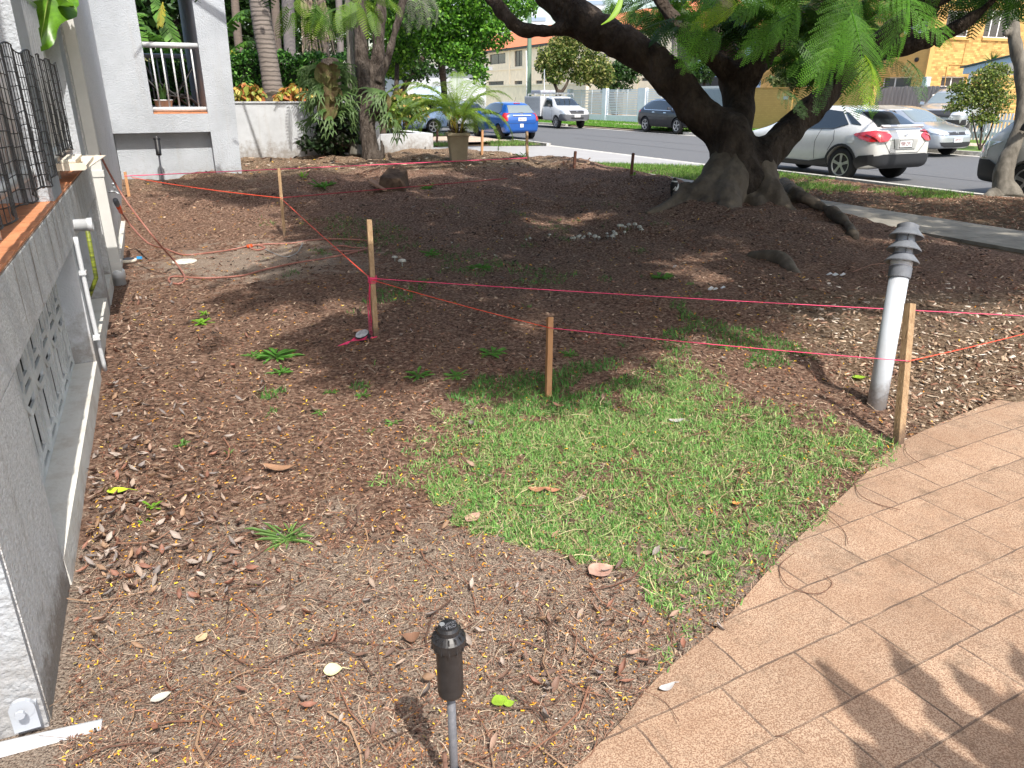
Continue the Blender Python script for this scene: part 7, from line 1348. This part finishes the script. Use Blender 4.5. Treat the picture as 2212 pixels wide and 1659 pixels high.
SPL = thing('string_spool', 'black and white plastic string spool lying at the foot of the tall stake', 'spool', gp(785, 735)); c = gp(785, 735) + Vector((0, 0, .03)); ax = Vector((-.25, -.35, 1)).normalized()
b = MB(); b.lathe([(.012, .0), (.050, 0), (.050, .006), (.022, .007), (.022, .036), (.050, .037), (.050, .043), (.012, .043)], c - ax * .02, 24, ax); b.build('spool_body', bk, SPL); b = MB(); b.lathe([(.024, .008), (.030, .016), (.030, .028), (.024, .035)], c - ax * .02, 20, ax); b.build('wound_string', pink, SPL, True); b = MB(); b.lathe([(.022, 0), (.046, 0), (.046, .0012), (.022, .0012)], c + ax * .0235, 24, ax); b.build('spool_label', mat('spool_label', (.6, .6, .6), .4, .9, 16, c2=(.1, .1, .12)), SPL)
b = MB()
for k in range(5): b.tube(spline([gp(730 + 4 * k, 750 - k) + Vector((0, 0, .012)), gp(752, 744 + k) + Vector((0, 0, .02)), gp(770, 740 - 2 * k) + Vector((0, 0, .015)), gp(790, 738) + Vector((0, 0, .02)), gp(808, 732) + Vector((0, 0, .015))], 4), .002, 4)
setp(b.build('loose_string', pink), 'tangle of loose pink string trailing from the spool', 'string')
# bollard light
g = gp(1893, 878); dd = depth(g); BLD = thing('bollard_light', 'leaning white bollard light with grey louvred hood beside the thick stake', 'bollard light', g); k = dd / F; tp_ = pt(1962, 486, dd + .0); ax = (tp_ - g).normalized(); H = (tp_ - g).length
def hb(y): return H * (878 - y) / (878 - 486)
pw = mat('bollard_white', (.50, .54, .59), .4, .06, 8, grime=(.20, (.15, .11, .08), .7)); gh = mat('bollard_grey', (.11, .12, .14), .55, .5, 12, c2=(.22, .235, .26)); dif = mat('diffuser', (.80, .84, .92), .3, trans=.4)
R = 19.5 * k; b = MB(); b.lathe([(R, -.1), (R, hb(600))], g, 32, ax); b.build('post', pw, BLD, True)
b = MB(); b.lathe([(R * 1.02, hb(601)), (R * 1.16, hb(600)), (R * 1.18, hb(577)), (R * 1.02, hb(576))], g, 32, ax); b.build('collar', gh, BLD)
b = MB(); b.lathe([(R * 1.1, hb(576)), (R * 1.14, hb(566)), (R * .9, hb(560)), (R * .9, hb(500))], g, 32, ax); b.build('lamp_body', dif, BLD, True)
for y in (566, 540, 511): b = MB(); b.lathe([(R * .92, hb(y - 17)), (R * 1.05, hb(y - 17)), (R * 1.78, hb(y)), (R * 1.74, hb(y + 2)), (R * .93, hb(y - 10))], g, 36, ax); b.build('louvre', gh, BLD)
b = MB(); b.lathe([(R * 1.05, hb(497)), (R * 1.12, hb(496)), (R * 1.12, hb(487)), (R * .75, hb(486.5)), (R * .75, hb(483.5)), (R * .3, hb(483))], g, 32, ax); b.build('cap', gh, BLD)
b = MB(); e1 = ax.cross(Vector((0, -1, 0))).normalized(); e2 = ax.cross(e1)
for a in (1.3, 2.8, 4.4, 5.9): q = (e1 * math.cos(a) + e2 * math.sin(a)) * R * .95; b.tube([g + q + ax * hb(560), g + q + ax * hb(502)], .004, 6)
b.build('rods', gh, BLD)
# sprinklers
rub = mat('black_plastic', (.018, .018, .02), .38, .3, 40, spec=.5); rub2 = mat('riser_grey', (.10, .105, .12), .5, .4, 60, c2=(.2, .2, .22))
def sprinkler(base, top, r, lab, detail=True, hs=.20, col_=None):
    base, top = Vector(base), Vector(top); ax = (top - base).normalized(); L_ = (top - base).length; o = thing('sprinkler', lab, 'sprinkler', base, 'garden sprinklers on risers'); k = r
    b = MB(); b.lathe([(k * .34, -.05), (k * .34, L_ - hs)], base, 16, ax); b.build('riser', rub2, o, True)
    b = MB(); c = top - ax * hs; b.lathe([(k * .5, -.006), (k * .93, .0), (k * .99, .005), (k, .012), (k * 1.0, hs - .045)], c, 48, ax); b.build('canister', rub, o)
    b = MB(); b.lathe([(k * 1.02, hs - .046), (k * 1.28, hs - .044), (k * 1.30, hs - .024), (k * 1.12, hs - .018), (k * .86, hs - .010), (k * .84, hs), (k * .70, hs + .006), (k * .70, hs + .008), (.001, hs + .009)], c, 36, ax); cp_ = b.build('cap', rub, o)
    if detail:
        b = MB(); e1 = ax.orthogonal().normalized(); e2 = ax.cross(e1)
        for i in range(14):
            a = 6.283 * i / 14; d = e1 * math.cos(a) + e2 * math.sin(a); s = ax.cross(d) * .0016; p0, p1 = c + ax * (hs - .046), c + ax * (hs - .012); b.hexa([p0 + d * k * 1.0 - s, p0 + d * k * 1.38 - s, p0 + d * k * 1.38 + s, p0 + d * k * 1.0 + s, p1 + d * k * .88 - s, p1 + d * k * 1.16 - s, p1 + d * k * 1.16 + s, p1 + d * k * .88 + s])
        b.build('ribs', rub, cp_)
        b = MB(); b.lathe([(.006, 0), (.006, .0015)], top + ax * .0095 + Vector((-.013, -.002, .001)), 12, ax); b.build('screw_port', steel, cp_)
        ex = Vector((1, 0, 0)); ex = (ex - ax * ex.dot(ax)).normalized(); ey = ax.cross(ex); Mr = Matrix.Rotation(.55, 4, 'Z'); base_m = Matrix(((ex.x, ey.x, ax.x, 0), (ex.y, ey.y, ax.y, 0), (ex.z, ey.z, ax.z, 0), (0, 0, 0, 1)))
        textmesh('cap_text', 'Hunter\nPRO', .013, rub2, cp_, Matrix.Translation(top + ax * .010 + Vector((.004, -.004, 0))) @ base_m @ Mr, .0008)
    return o
g0 = pz(984, 1735, 0); t0 = pt(968, 1354, depth(g0) - .30); t0 = Vector((g0.x - .012, g0.y + .01, 0)); q = ray(968, 1356); s = (g0.y + .01) / q[1]; t0 = V(CAM + q * s)
sprinkler(g0, t0, 29 * depth(t0) / F, 'big black pop up sprinkler on a grey riser in the foreground', True, .178)
RB = thing('support_rod', 'thin rusty rod tied to the foreground sprinkler riser', 'rod', g0); b = MB(); b.tube([g0 + Vector((-.019, -.005, -.02)), g0 + Vector((-.021, -.003, .165))], .006, 10); b.build('rod', mat('rusty_rod', (.13, .07, .05), .8, .5, 30), RB, True); b = MB(); c = g0 + Vector((-.010, -.002, .11)); b.tube([c + Vector((math.cos(a) * .021, math.sin(a) * .014, .006 * math.cos(a))) for a in np.linspace(0, 6.283, 17)], .0022, 5, False); b.build('cable_tie', rub, RB)
gg = pt(350, 385, 11.4); gg.z = tz(gg.x, gg.y); dd = depth(gg); sprinkler(gg, pt(338, 296, dd), 5.6 * dd / F, 'slim black sprinkler standing before the porch recess', False, .165 * 1.7)
for (x0, y0, x1, y1, r, lab) in ((520, 338, 513, 296, 2.2, 'thin black riser beside the porch pier'), (918, 322, 921, 294, 2.2, 'left of two thin black risers against the low wall'), (925, 322, 927, 288, 2.2, 'right of two thin black risers against the low wall')):
    g = gp(x0, y0); dd = depth(g); o = thing('riser_pipe', lab, 'riser', g, 'thin black risers'); b = MB(); b.tube([g, pt(x1, y1, dd)], [r * dd / F * .6, r * dd / F * .5], 8); b.lathe([(r * dd / F * .9, 0), (r * dd / F * .9, .06)], pt(x1, y1, dd) - Vector((0, 0, .06)), 10); b.build('riser', rub, o, True)
# garden hose
hm = mat('garden_hose', (.22, .075, .055), .5, .9, 90, c2=(.42, .20, .15), spec=.4)
HS = thing('garden_hose', 'reddish brown garden hose looping from the building across the mulch', 'hose', gp(398, 600))
def gpl(x, y, h=.012): return gp(x, y) + Vector((0, 0, h))
h1 = pt(120, 55, 6.2); h1b = pt(96, -80, 6.0); hA = pn(190, 285, -.25); e_ = gpl(398, 607, .012); l0 = V(CAM + ray(262, 418) * 6.9)
P = [h1b, h1, V(CAM + ray(160, 190) * 6.4), V(CAM + ray(205, 310) * 6.6), l0.lerp(l0, 0), V(CAM + ray(330, 510) * 6.8), gpl(382, 580, .06), gpl(400, 604), gpl(388, 616), gpl(368, 612), gpl(366, 603), gpl(382, 599), gpl(440, 603), gpl(520, 598), gpl(570, 585), gpl(640, 570), gpl(720, 557), gpl(780, 543), gpl(804, 532), gpl(798, 521)]
b = MB(); b.tube(spline(P, 8), .0095, 10); b.build('hose', hm, HS, True)
P = [V(CAM + ray(798, 521) * 1) , ]; b = MB(); b.tube(spline([gpl(798, 521), gpl(760, 519), gpl(690, 520), gpl(630, 525), gpl(570, 530), gpl(540, 536), gpl(556, 542), gpl(572, 536), gpl(548, 533), gpl(500, 541), gpl(440, 551), gpl(395, 552), gpl(362, 547, .04), V(CAM + ray(320, 525) * 7.6), V(CAM + ray(285, 490) * 7.9), pn(262, 458, -.38)], 8), .0095, 10); b.build('hose', hm, HS, True)
b = MB(); b.tube(spline([gpl(780, 543), gpl(740, 545), gpl(715, 540), gpl(735, 534), gpl(770, 538), gpl(800, 538)], 8), .0095, 10); b.build('hose', hm, HS, True)
orf = mat('orange_fitting', (.75, .09, .02), .45); p0, p1 = pn(262, 460, -.38), pn(249, 432, -.38); b = MB(); ax = (p1 - p0); L_ = ax.length; b.lathe([(.014, 0), (.020, L_ * .1), (.016, L_ * .3), (.022, L_ * .38), (.022, L_ * .6)], p0, 16, ax); c_ = b.build('hose_connector', orf, HS, True); b = MB(); b.lathe([(.019, L_ * .61), (.024, L_ * .66), (.024, L_ * .98)], p0, 16, ax); b.build('connector_nut', mat('grey_nut', (.12, .13, .15), .5), c_, True)
p0, p1 = gpl(534, 536, .015), gpl(545, 534, .015); b = MB(); b.tube([p0, p1], .02, 12); b.build('hose_connector', orf, HS, True)
b = MB(); b.tube(spline([gpl(572, 540, .01), gpl(590, 548), gpl(615, 556), gpl(640, 550), gpl(655, 535, .05)], 6), .004, 6); b.build('wire_end', steel, HS)
# lids on the ground by the downpipe
b = MB(); c = gp(399, 566); b.lathe([(.0, 0), (.115, .0), (.12, .012), (.112, .018), (.05, .024), (.001, .024)], c, 32); setp(b.build('access_cover', mat('aged_white', (.62, .60, .52), .6, .3, 20), None, True), 'round cream plastic access cover set in the ground by the hose', 'cover')
SLt = thing('solar_light', 'small round solar disc light with blue tip by the downpipe', 'light', gp(278, 566)); b = MB(); c = gp(278, 566); b.lathe([(.075, 0), (.08, .01), (.08, .026), (.07, .03)], c, 28); b.build('case', crm, SLt, True); b = MB(); b.lathe([(.062, .031), (.062, .034)], c, 28); b.build('solar_cell', mat('solar_cell', (.05, .07, .11), .2, .5, 60), SLt); b = MB(); b.box(c.x + .07, c.x + .12, c.y + .04, c.y + .06, c.z + .02, c.z + .045); b.build('tip', mat('sky_blue_plastic', (.04, .35, .75), .5), SLt)
# stump
g = gp(852, 413); STP = thing('tree_stump', 'cut stump block lying on the mulch with split side', 'stump', g); dd = depth(g); k = dd / F
def P3(x, y, dz): return pt(x, y, dd + dz)
b = MB(); b.hexa([P3(815, 414, 0), P3(876, 415, .02), P3(885, 404, .5), P3(822, 404, .5), P3(820, 382, .04), P3(864, 387, .02), P3(880, 366, .45), P3(838, 362, .5)]); b.build('block', barkm('stump_bark', (.05, .032, .022), (.12, .08, .055), 10), STP, bevel=.03)
b = MB(); b.hexa([P3(798, 396, 0), P3(828, 413, -.05), P3(842, 412, .05), P3(806, 392, .15), P3(797, 390, 0), P3(826, 408, -.05), P3(840, 407, .05), P3(806, 386, .15)]); b.build('split_slab', mat('split_wood', (.30, .18, .12), .85, .5, 12, c2=(.12, .08, .06)), STP, bevel=.008)
# mushrooms
mw = mat('mushroom_cap', (.42, .41, .36), .7, .12, 30); pos = [(1235, 518, 9), (1240, 519, 10), (1248, 517, 11), (1252, 514, 10), (1258, 516, 8), (1262, 513, 8), (1273, 512, 12), (1285, 517, 14), (1293, 517, 10), (1311, 508, 8), (1313, 514, 8), (1322, 515, 12), (1328, 512, 15), (1325, 503, 9), (1337, 493, 12), (1343, 492, 12), (1350, 493, 9), (1349, 505, 9), (1358, 489, 11), (1371, 491, 13), (1381, 497, 14), (1386, 500, 10), (1187, 511, 8), (1145, 517, 8), (1137, 519, 6), (1084, 516, 5), (976, 524, 5), (853, 562, 16), (869, 573, 22)]
side = {0: 'leftmost mushroom of the low row', 6: 'separate mushroom closing the low row', 7: 'pair of mushrooms in the middle'}
MSH = []
for i, (x, y, w_) in enumerate(pos):
    g = gp(x, y + 2); dd = depth(g); r = w_ * .41 * dd / F; h = r * 1.5; big = i > 26
    ORD = ['first', 'second', 'third', 'fourth', 'fifth', 'sixth', 'seventh', 'eighth', 'ninth']
    lab = ('%s white mushroom from the left in the low front row' % ORD[i] if i < 7 else ('%s white mushroom in the middle pair' % ['larger', 'smaller'][i - 7] if i < 9 else ('%s white mushroom from the left in the right front clump' % ORD[i - 9] if i < 13 else '%s white mushroom from the left in the rear clump by the roots' % ORD[[0, 1, 2, 4, 3, 5, 7, 8, 6][i - 13]]))) if i < 22 else ('%s pale lone mushroom from the right, left of the clustered ones' % ORD[i - 22] if i < 27 else ('smaller flat white mushroom left of the shaded grass' if i == 27 else 'largest flat cream mushroom right of the tall stake'))
    o = thing('mushroom', lab, 'mushroom', g, 'mushrooms in the shaded mulch' if i < 22 else ('pale lone mushrooms' if i < 27 else None))
    b = MB(); b.lathe([(r * .16, -.01), (r * .12, h)], g, 8); b.build('stem', mw, o, True); b = MB(); b.lathe([(r * .2, h * .92), (r, h * .80), (r * .98, h * .95), (r * .72, h + r * (.5 if not big else .22)), (r * .35, h + r * (.68 if not big else .3)), (.001, h + r * (.72 if not big else .34))], g, 16); b.build('cap', mw, o, True)
# pied bird on the root
g = pt(1459, 411, 10.0); BR = thing('bird', 'black and white bird standing on the left root of the big tree', 'bird', g)
def P4(x, y, dz=0): return pt(1327 + x / 3.637, 276.5 + y / 3.637, 10.0 + dz)   # traced in a zoomed crop
kb = 10. / F / 3.637
b = MB(); S_ = [(446, 535, 3, .07), (452, 500, 12, .05), (460, 478, 22, .02), (468, 455, 29, 0), (474, 430, 27, -.02), (475, 412, 16, -.03), (475, 400, 13, -.035), (476, 390, 8, -.04)]
vs = [P4(x, y, z) for x, y, r, z in S_]; b.tube(spline(vs, 4), [float(a) * kb for a in np.interp(np.linspace(0, 7, 29), range(8), [s[2] for s in S_])], 14); bird_body = b.build('body', mat('bird_black', (.012, .012, .014), .6), BR, True)
bw = mat('bird_white', (.62, .62, .60), .8); b = MB(); b.tube([P4(474, 421, -.04), P4(475, 414, -.045)], [26 * kb, 18 * kb], 14); b.build('collar', bw, bird_body, True)
b = MB(); b.tube(spline([P4(494, 440, .01), P4(490, 470, .0), P4(478, 492, -.01)], 4), [12 * kb, 14 * kb, 15 * kb, 15 * kb, 14 * kb, 13 * kb, 12 * kb, 9 * kb, 4 * kb], 10); b.build('belly', bw, bird_body, True)
b = MB(); b.tube([P4(462, 486, -.09), P4(484, 462, -.09)], [2.5 * kb, 4 * kb], 6); b.build('wing_bar', bw, bird_body, True)
b = MB(); b.tube([P4(478, 396, .0), P4(488, 399, .03)], [6 * kb, 1 * kb], 6); b.build('beak', mat('beak_grey', (.25, .27, .3), .5), bird_body); b = MB(); b.tube([P4(478, 495, 0), P4(480, 512, 0)], 2 * kb, 5); b.tube([P4(486, 493, 0), P4(489, 508, 0)], 2 * kb, 5); b.build('legs', rub, bird_body)
# weeds, each a rosette of its own
wm = mat('weed_leaf', (.12, .30, .05), .5, .35, 8, trans=.35, spec=.3); wm2 = mat('weed_leaf_lime', (.22, .45, .04), .5, .3, 8, trans=.4)
def weed(x, y, wpx, lab, m=wm, nl=11, up=.5, grp='small weeds in the bed', thin=1.):
    nl = int(nl * (1 if thin < 1 else 1.5))
    g = gp(x, y); dd = depth(g); r = wpx * .5 * dd / F; o = thing('weed', lab, 'weed', g, grp); b = MB()
    for i in range(nl):
        a = 6.283 * i / nl + random.uniform(-.3, .3); l_ = r * (random.uniform(.7, 1.15) if thin == 1. else random.uniform(.3, 1.35) * (1 - .45 * abs(math.sin(a)))); e = random.uniform(.1, up); d = Vector((math.cos(a) * math.cos(e), math.sin(a) * math.cos(e), math.sin(e))); s = Vector((-math.sin(a), math.cos(a), 0)) * l_ * (.16 if thin == 1. and m is wm2 else .085) * (thin if thin < 1 else 1); c = g + Vector((random.uniform(-.2, .2) * r, random.uniform(-.2, .2) * r, .004))
        b.add([c, c + d * l_ * .4 + s * .8, c + d * l_ * .75 + s + Vector((0, 0, -l_ * .05)), c + d * l_ - Vector((0, 0, l_ * .16)), c + d * l_ * .75 - s + Vector((0, 0, -l_ * .05)), c + d * l_ * .4 - s * .8], [(0, 1, 2, 3), (0, 3, 4, 5)])
    b.build('leaves', m, o); return o
TF = weed(618, 1165, 150, 'largest grassy weed tuft on the bare soil below the grass', mat('weed_pale', (.20, .36, .10), .5, .4, 10, trans=.35), 54, .7, thin=.4)
weed(332, 1100, 50, 'lime green weed sprouting by the leaf drift', wm2, 6, .9); weed(312, 1128, 34, 'small lime leaf pair below the lime weed', wm2, 3, .3)
weed(595, 775, 100, 'broad leaved weed at the left edge of the shade', wm, 16); weed(548, 770, 50, 'small weed left of the broad leaved weed', wm, 10); weed(436, 700, 46, 'bright low weed in the open mulch left of the shade', wm2, 14, .9); weed(440, 680, 30, 'tiny bright sprig behind the open mulch weed', wm2, 8, .9)
weed(1060, 825 - 60, 70, 'weed in shade between the tall stake and the brown stake', wm, 14); weed(905, 815, 70, 'weed at the lower edge of the shade', wm, 13); weed(985, 815, 60, 'weed just right of the shade edge weed', wm, 12); weed(785, 858, 46, 'weed below the spool', wm, 10); weed(850, 915, 44, 'weed left of the grass tip', wm, 9); weed(800, 935, 28, 'upright sprig left of the grass tip', wm, 5, 1.2); weed(715, 850, 36, 'little weed left of the spool shadow', wm, 8)
weed(610, 805, 60, 'flat weed below the broad leaved weed', wm, 12); weed(690, 895, 34, 'small weed in the open mulch below the shade', wm, 8); weed(1040, 580, 60, 'dark green weed tuft near the mushrooms', wm, 14); weed(930, 550, 50, 'weed behind the two flat mushrooms', wm, 12); weed(1430, 600, 60, 'weed tuft in the deep shade right of centre', wm, 14); weed(700, 405, 60, 'leafy weed left of the stump', wm, 16, .9); weed(925, 410, 50, 'dark leafy weed right of the stump', wm, 14, .9); weed(655, 385, 34, 'grassy sprig behind the slim stake', wm2, 7, 1.2); weed(1230, 770, 50, 'weed beside the short brown stake', wm, 12, .9); weed(495, 920 + 60, 30, 'fine sprig in the open soil', wm, 6, 1.2); weed(395, 965, 46, 'fine upright sprig beside the leaf drift', wm, 8, 1.3)
weed(630, 318, 60, 'grey green weed at the foot of the retaining wall', wm, 20, 1.1); weed(585, 332, 40, 'weed at the foot of the ringed palm', wm, 14, .6); weed(1128, 338, 34, 'weed on the crest by the pale stake', wm, 10, 1.); weed(1370, 345 + 35, 20, 'weed by the dark stake', wm2, 6, 1.3)
# single leaves
def oneleaf(name, x, y, wpx, hpx, lab, m, yaw=0, pitch=.15, curl=.2):
    g = gp(x, y) + Vector((0, 0, .012)); dd = depth(g); L_ = wpx * dd / F; b = MB(); vs = []; A_ = 10
    for i in range(A_ + 1):
        t = i / A_; wd = hpx * dd / F * .75 * math.sin(math.pi * min(.999, max(.001, t**.8)))**.8
        for j in (-1, 0, 1): p = Vector(((t - .5) * L_, j * wd, curl * L_ * (abs(t - .5)**2 * 1.5) + abs(j) * wd * .25 + .002)); p.rotate(Matrix.Rotation(yaw, 3, 'Z')); vs.append(g + p)
    b.add(vs, [(i*3+j, i*3+j+1, i*3+j+4, i*3+j+3) for i in range(A_) for j in (0, 1)]); b.tube([g + Matrix.Rotation(yaw, 3, 'Z') @ Vector((L_ * .5, 0, .01)), g + Matrix.Rotation(yaw, 3, 'Z') @ Vector((L_ * .9, .004, -.004))], .0012, 5); return setp(b.build(name, m, None, True), lab, 'leaf')
lgm = mat('fresh_leaf', (.30, .48, .05), .4, .2, 20, trans=.3); brm = mat('brown_leaf', (.36, .17, .10), .6, .3, 20); brm2 = mat('pink_brown_leaf', (.46, .28, .22), .6, .25, 20); tnm = mat('tan_leaf', (.55, .40, .24), .6, .25, 20); grl = mat('grey_leaf', (.42, .40, .40), .6, .25, 20)
oneleaf('fallen_leaf', 1078, 1524, 34, 24, 'fresh yellow green leaf right of the foreground sprinkler', lgm, 2.0); oneleaf('fallen_leaf', 1100, 1530, 24, 14, 'smaller pale green leaf joined beside the fresh leaf', lgm, .4)
oneleaf('fallen_leaf', 1160, 1064 + 2, 40, 14, 'red brown curled leaf lying on the grass', brm, .1, curl=.5); oneleaf('fallen_leaf', 1022, 1124, 44, 20, 'pinkish leaf at the lower left edge of the grass', brm2, 1.0); oneleaf('fallen_leaf', 1298, 1240, 60, 34, 'large pink brown leaf at the bottom edge of the grass', brm2, .5); oneleaf('fallen_leaf', 1194, 1066, 36, 12, 'rusty leaf in the middle of the grass patch', brm, -.2, curl=.5); oneleaf('fallen_leaf', 1440, 1494, 44, 12, 'pale curled leaf at the edge of the paving', grl, .5, curl=.5)
oneleaf('fallen_leaf', 438, 1385, 30, 16, 'tan leaf on the sandy soil left of the sprinkler', tnm, 1.2); oneleaf('fallen_leaf', 350, 1515, 44, 16, 'whitish torn leaf near the corner pillar', mat('white_leaf', (.50, .48, .42), .6, .2, 20), .7); oneleaf('fallen_leaf', 720, 1457, 40, 26, 'pale yellow leaf left of the sprinkler head', mat('pale_yellow_leaf', (.75, .70, .38), .5, .2, 20), .2); oneleaf('fallen_leaf', 607, 1020, 74, 16, 'long curled brown leaf in the open mulch', mat('curled_leaf', (.30, .17, .10), .6, .3, 20), .0, curl=.5); oneleaf('fallen_leaf', 256, 1068, 44, 18, 'bright lime fallen leaf in the drift by the ledge', mat('lime_fallen', (.45, .60, .04), .5), .2)
oneleaf('fallen_leaf', 1460, 915, 34, 12, 'grey brown leaf on the upper part of the grass', grl, .2, curl=.4); oneleaf('fallen_leaf', 1590, 1092, 18, 10, 'small orange leaf near the right of the grass', mat('orange_leaf', (.6, .25, .08), .6), .2); oneleaf('fallen_leaf', 780, 620 + 100, 40, 14, 'brown leaf beside the spool', brm, .4); oneleaf('fallen_leaf', 1855, 820, 30, 14, 'green leaf lying left of the bollard base', lgm, .1)
oneleaf('fallen_leaf', 890, 1385, 40, 20, 'dark curled leaf left of the sprinkler cap', mat('dark_curl', (.2, .11, .07), .6), .3, curl=.9)
# twigs and wiry stalks
def stalk(pts, r, lab, m, name='twig', cat='twig'):
    P = [(V(pz(x, y, .016 + .01 * (i % 2))) if pave_side(*pz(x, y)[:2]) < 0 else gpl(x, y, .012 + .012 * (i % 2))) for i, (x, y) in enumerate(pts)]; b = MB(); b.tube(spline(P, 6), r, 6); return setp(b.build(name, m, None, True), lab, cat)
wk = mat('wiry_stalk', (.14, .07, .045), .7); tw = mat('twig_brown', (.22, .12, .08), .8, .3, 20)
stalk([(1715, 1195), (1690, 1215), (1684, 1235), (1700, 1262), (1740, 1280), (1775, 1280), (1797, 1262), (1785, 1243)], .0016, 'curly wiry stalk looping over the paving', wk); stalk([(1895, 1010), (1850, 1035), (1848, 1050), (1862, 1072), (1900, 1090), (1945, 1101)], .0016, 'wiry stalk arching from the grass onto the paving', wk); stalk([(1780, 1112), (1800, 1122), (1825, 1150), (1832, 1175)], .0014, 'short wiry stalk between the two curly ones', wk); stalk([(1955, 958), (1960, 980), (2000, 1010)], .0013, 'thin stalk at the foot of the thick stake', wk)
stalk([(1330, 1490), (1400, 1495), (1440, 1520), (1468, 1560)], .001, 'faint stalk on the paving near the leaf', wk); stalk([(1674, 1590), (1700, 1592), (1740, 1628)], .001, 'faint stalk low on the paving', wk)
for i, (p, lab) in enumerate([([(560, 1275), (500, 1282), (480, 1312)], 'brown twig left of centre on the bare soil'), ([(420, 1130), (380, 1150), (330, 1175), (255, 1185)], 'long brown twig by the leaf drift'), ([(700, 1118), (735, 1118), (775, 1140)], 'thin twig right of the grassy tuft'), ([(420, 1505), (470, 1530), (500, 1570), (540, 1600)], 'long thin stalk low in the foreground'), ([(1230, 1360), (1245, 1385), (1240, 1420)], 'dark twig on the sand right of the sprinkler'), ([(730, 960), (700, 985), (720, 1010)], 'thin twig in the open mulch'), ([(1440, 960), (1530, 940)], 'pale straw lying on the grass'), ([(1690, 972), (1715, 962), (1722, 945), (1735, 950)], 'bent dark twig on the grass by the chips'), ([(1210, 1230), (1235, 1262), (1262, 1300), (1300, 1330)], 'dark twig at the lower grass edge'), ([(470, 1405), (520, 1440), (560, 1450)], 'thin stalk in the sandy foreground'), ([(180, 1395), (205, 1405), (230, 1425)], 'thick short root beside the pillar'), ([(1475, 1160), (1440, 1090), (1455, 1060)], 'upright bent stalk on the grass'), ([(500, 430), (560, 425), (650, 405)], 'pale stick behind the slim stake'), ([(640, 655), (690, 672), (760, 675)], 'twig in the shade left of the tall stake'), ([(1080, 700), (1130, 712), (1190, 716)], 'pale twig left of the brown stake'), ([(1500, 690), (1570, 660), (1640, 650)], 'long twig near the surface root'), ([(1840, 590), (1900, 575), (1990, 580)], 'pale branch in front of the bollard hood shade')]):
    stalk(p, [.0018, .003, .0022, .0012, .002][i % 5] * (1.6 if p[0][1] < 720 else 1), lab, tw if i % 3 else wk)
# bits of pale rubbish
for (x, y, lab) in ((1805, 598, 'crumpled white scrap of paper in the shade before the roots'), (1548, 628, 'tiny white scrap near the surface root')):
    g = gp(x, y); b = MB(); k = .0045 * depth(g) * .7
    for i in range(6): p = g + Vector((random.uniform(-2, 2) * k * 2, random.uniform(-1, 1) * k, k * random.random())); b.add([p, p + Vector((k * 1.6, 0, k * .6)), p + Vector((k, k * 1.2, k)), p + Vector((-k * .5, k, 0))], [(0, 1, 2, 3)])
    setp(b.build('paper_scrap', platew), lab, 'paper')
# palm overhead behind the camera whose fronds shade the corner of the paving
sx, sy = SH.x / math.tan(SUN_EL), SH.y / math.tan(SUN_EL)
tg = pz(2080, 1640, 0); h = 2.6; cpos = Vector((tg.x + sx * h + .1, tg.y + sy * h - .25, h)); OP = thing('entry_palm', 'broad leaved plant standing behind the photographer shading the paving', 'plant', (cpos.x + .2, cpos.y - .1, 0))
def shadeleaf(x0, y0, x1, y1, w_):
    hh = 2.3 + random.uniform(-.2, .4); a, c = pz(x0, y0), pz(x1, y1); s = Vector((sx * hh, sy * hh, hh)); bigleaf(a + s, c + s + Vector((0, 0, .05)), w_, bnm, OP, (0, 0, 1), .0)
shadeleaf(2010, 1680, 1770, 1440, .07); shadeleaf(2080, 1600, 1920, 1395, .055); shadeleaf(2180, 1560, 2060, 1450, .05); shadeleaf(2000, 1750, 1850, 1620, .09); shadeleaf(2250, 1700, 2080, 1560, .10); shadeleaf(2300, 1800, 1960, 1720, .12); shadeleaf(2300, 1560, 2190, 1400, .06); shadeleaf(2250, 1640, 2190, 1490, .06); shadeleaf(2120, 1760, 2010, 1600, .08); shadeleaf(2300, 1700, 2200, 1600, .09)
b = MB(); b.tube([(cpos.x + .3, cpos.y - .2, 0), (cpos.x + .2, cpos.y - .1, 1.4), cpos], [.07, .06, .04], 10); b.build('stem', MATS['banana_stem'], OP, True)
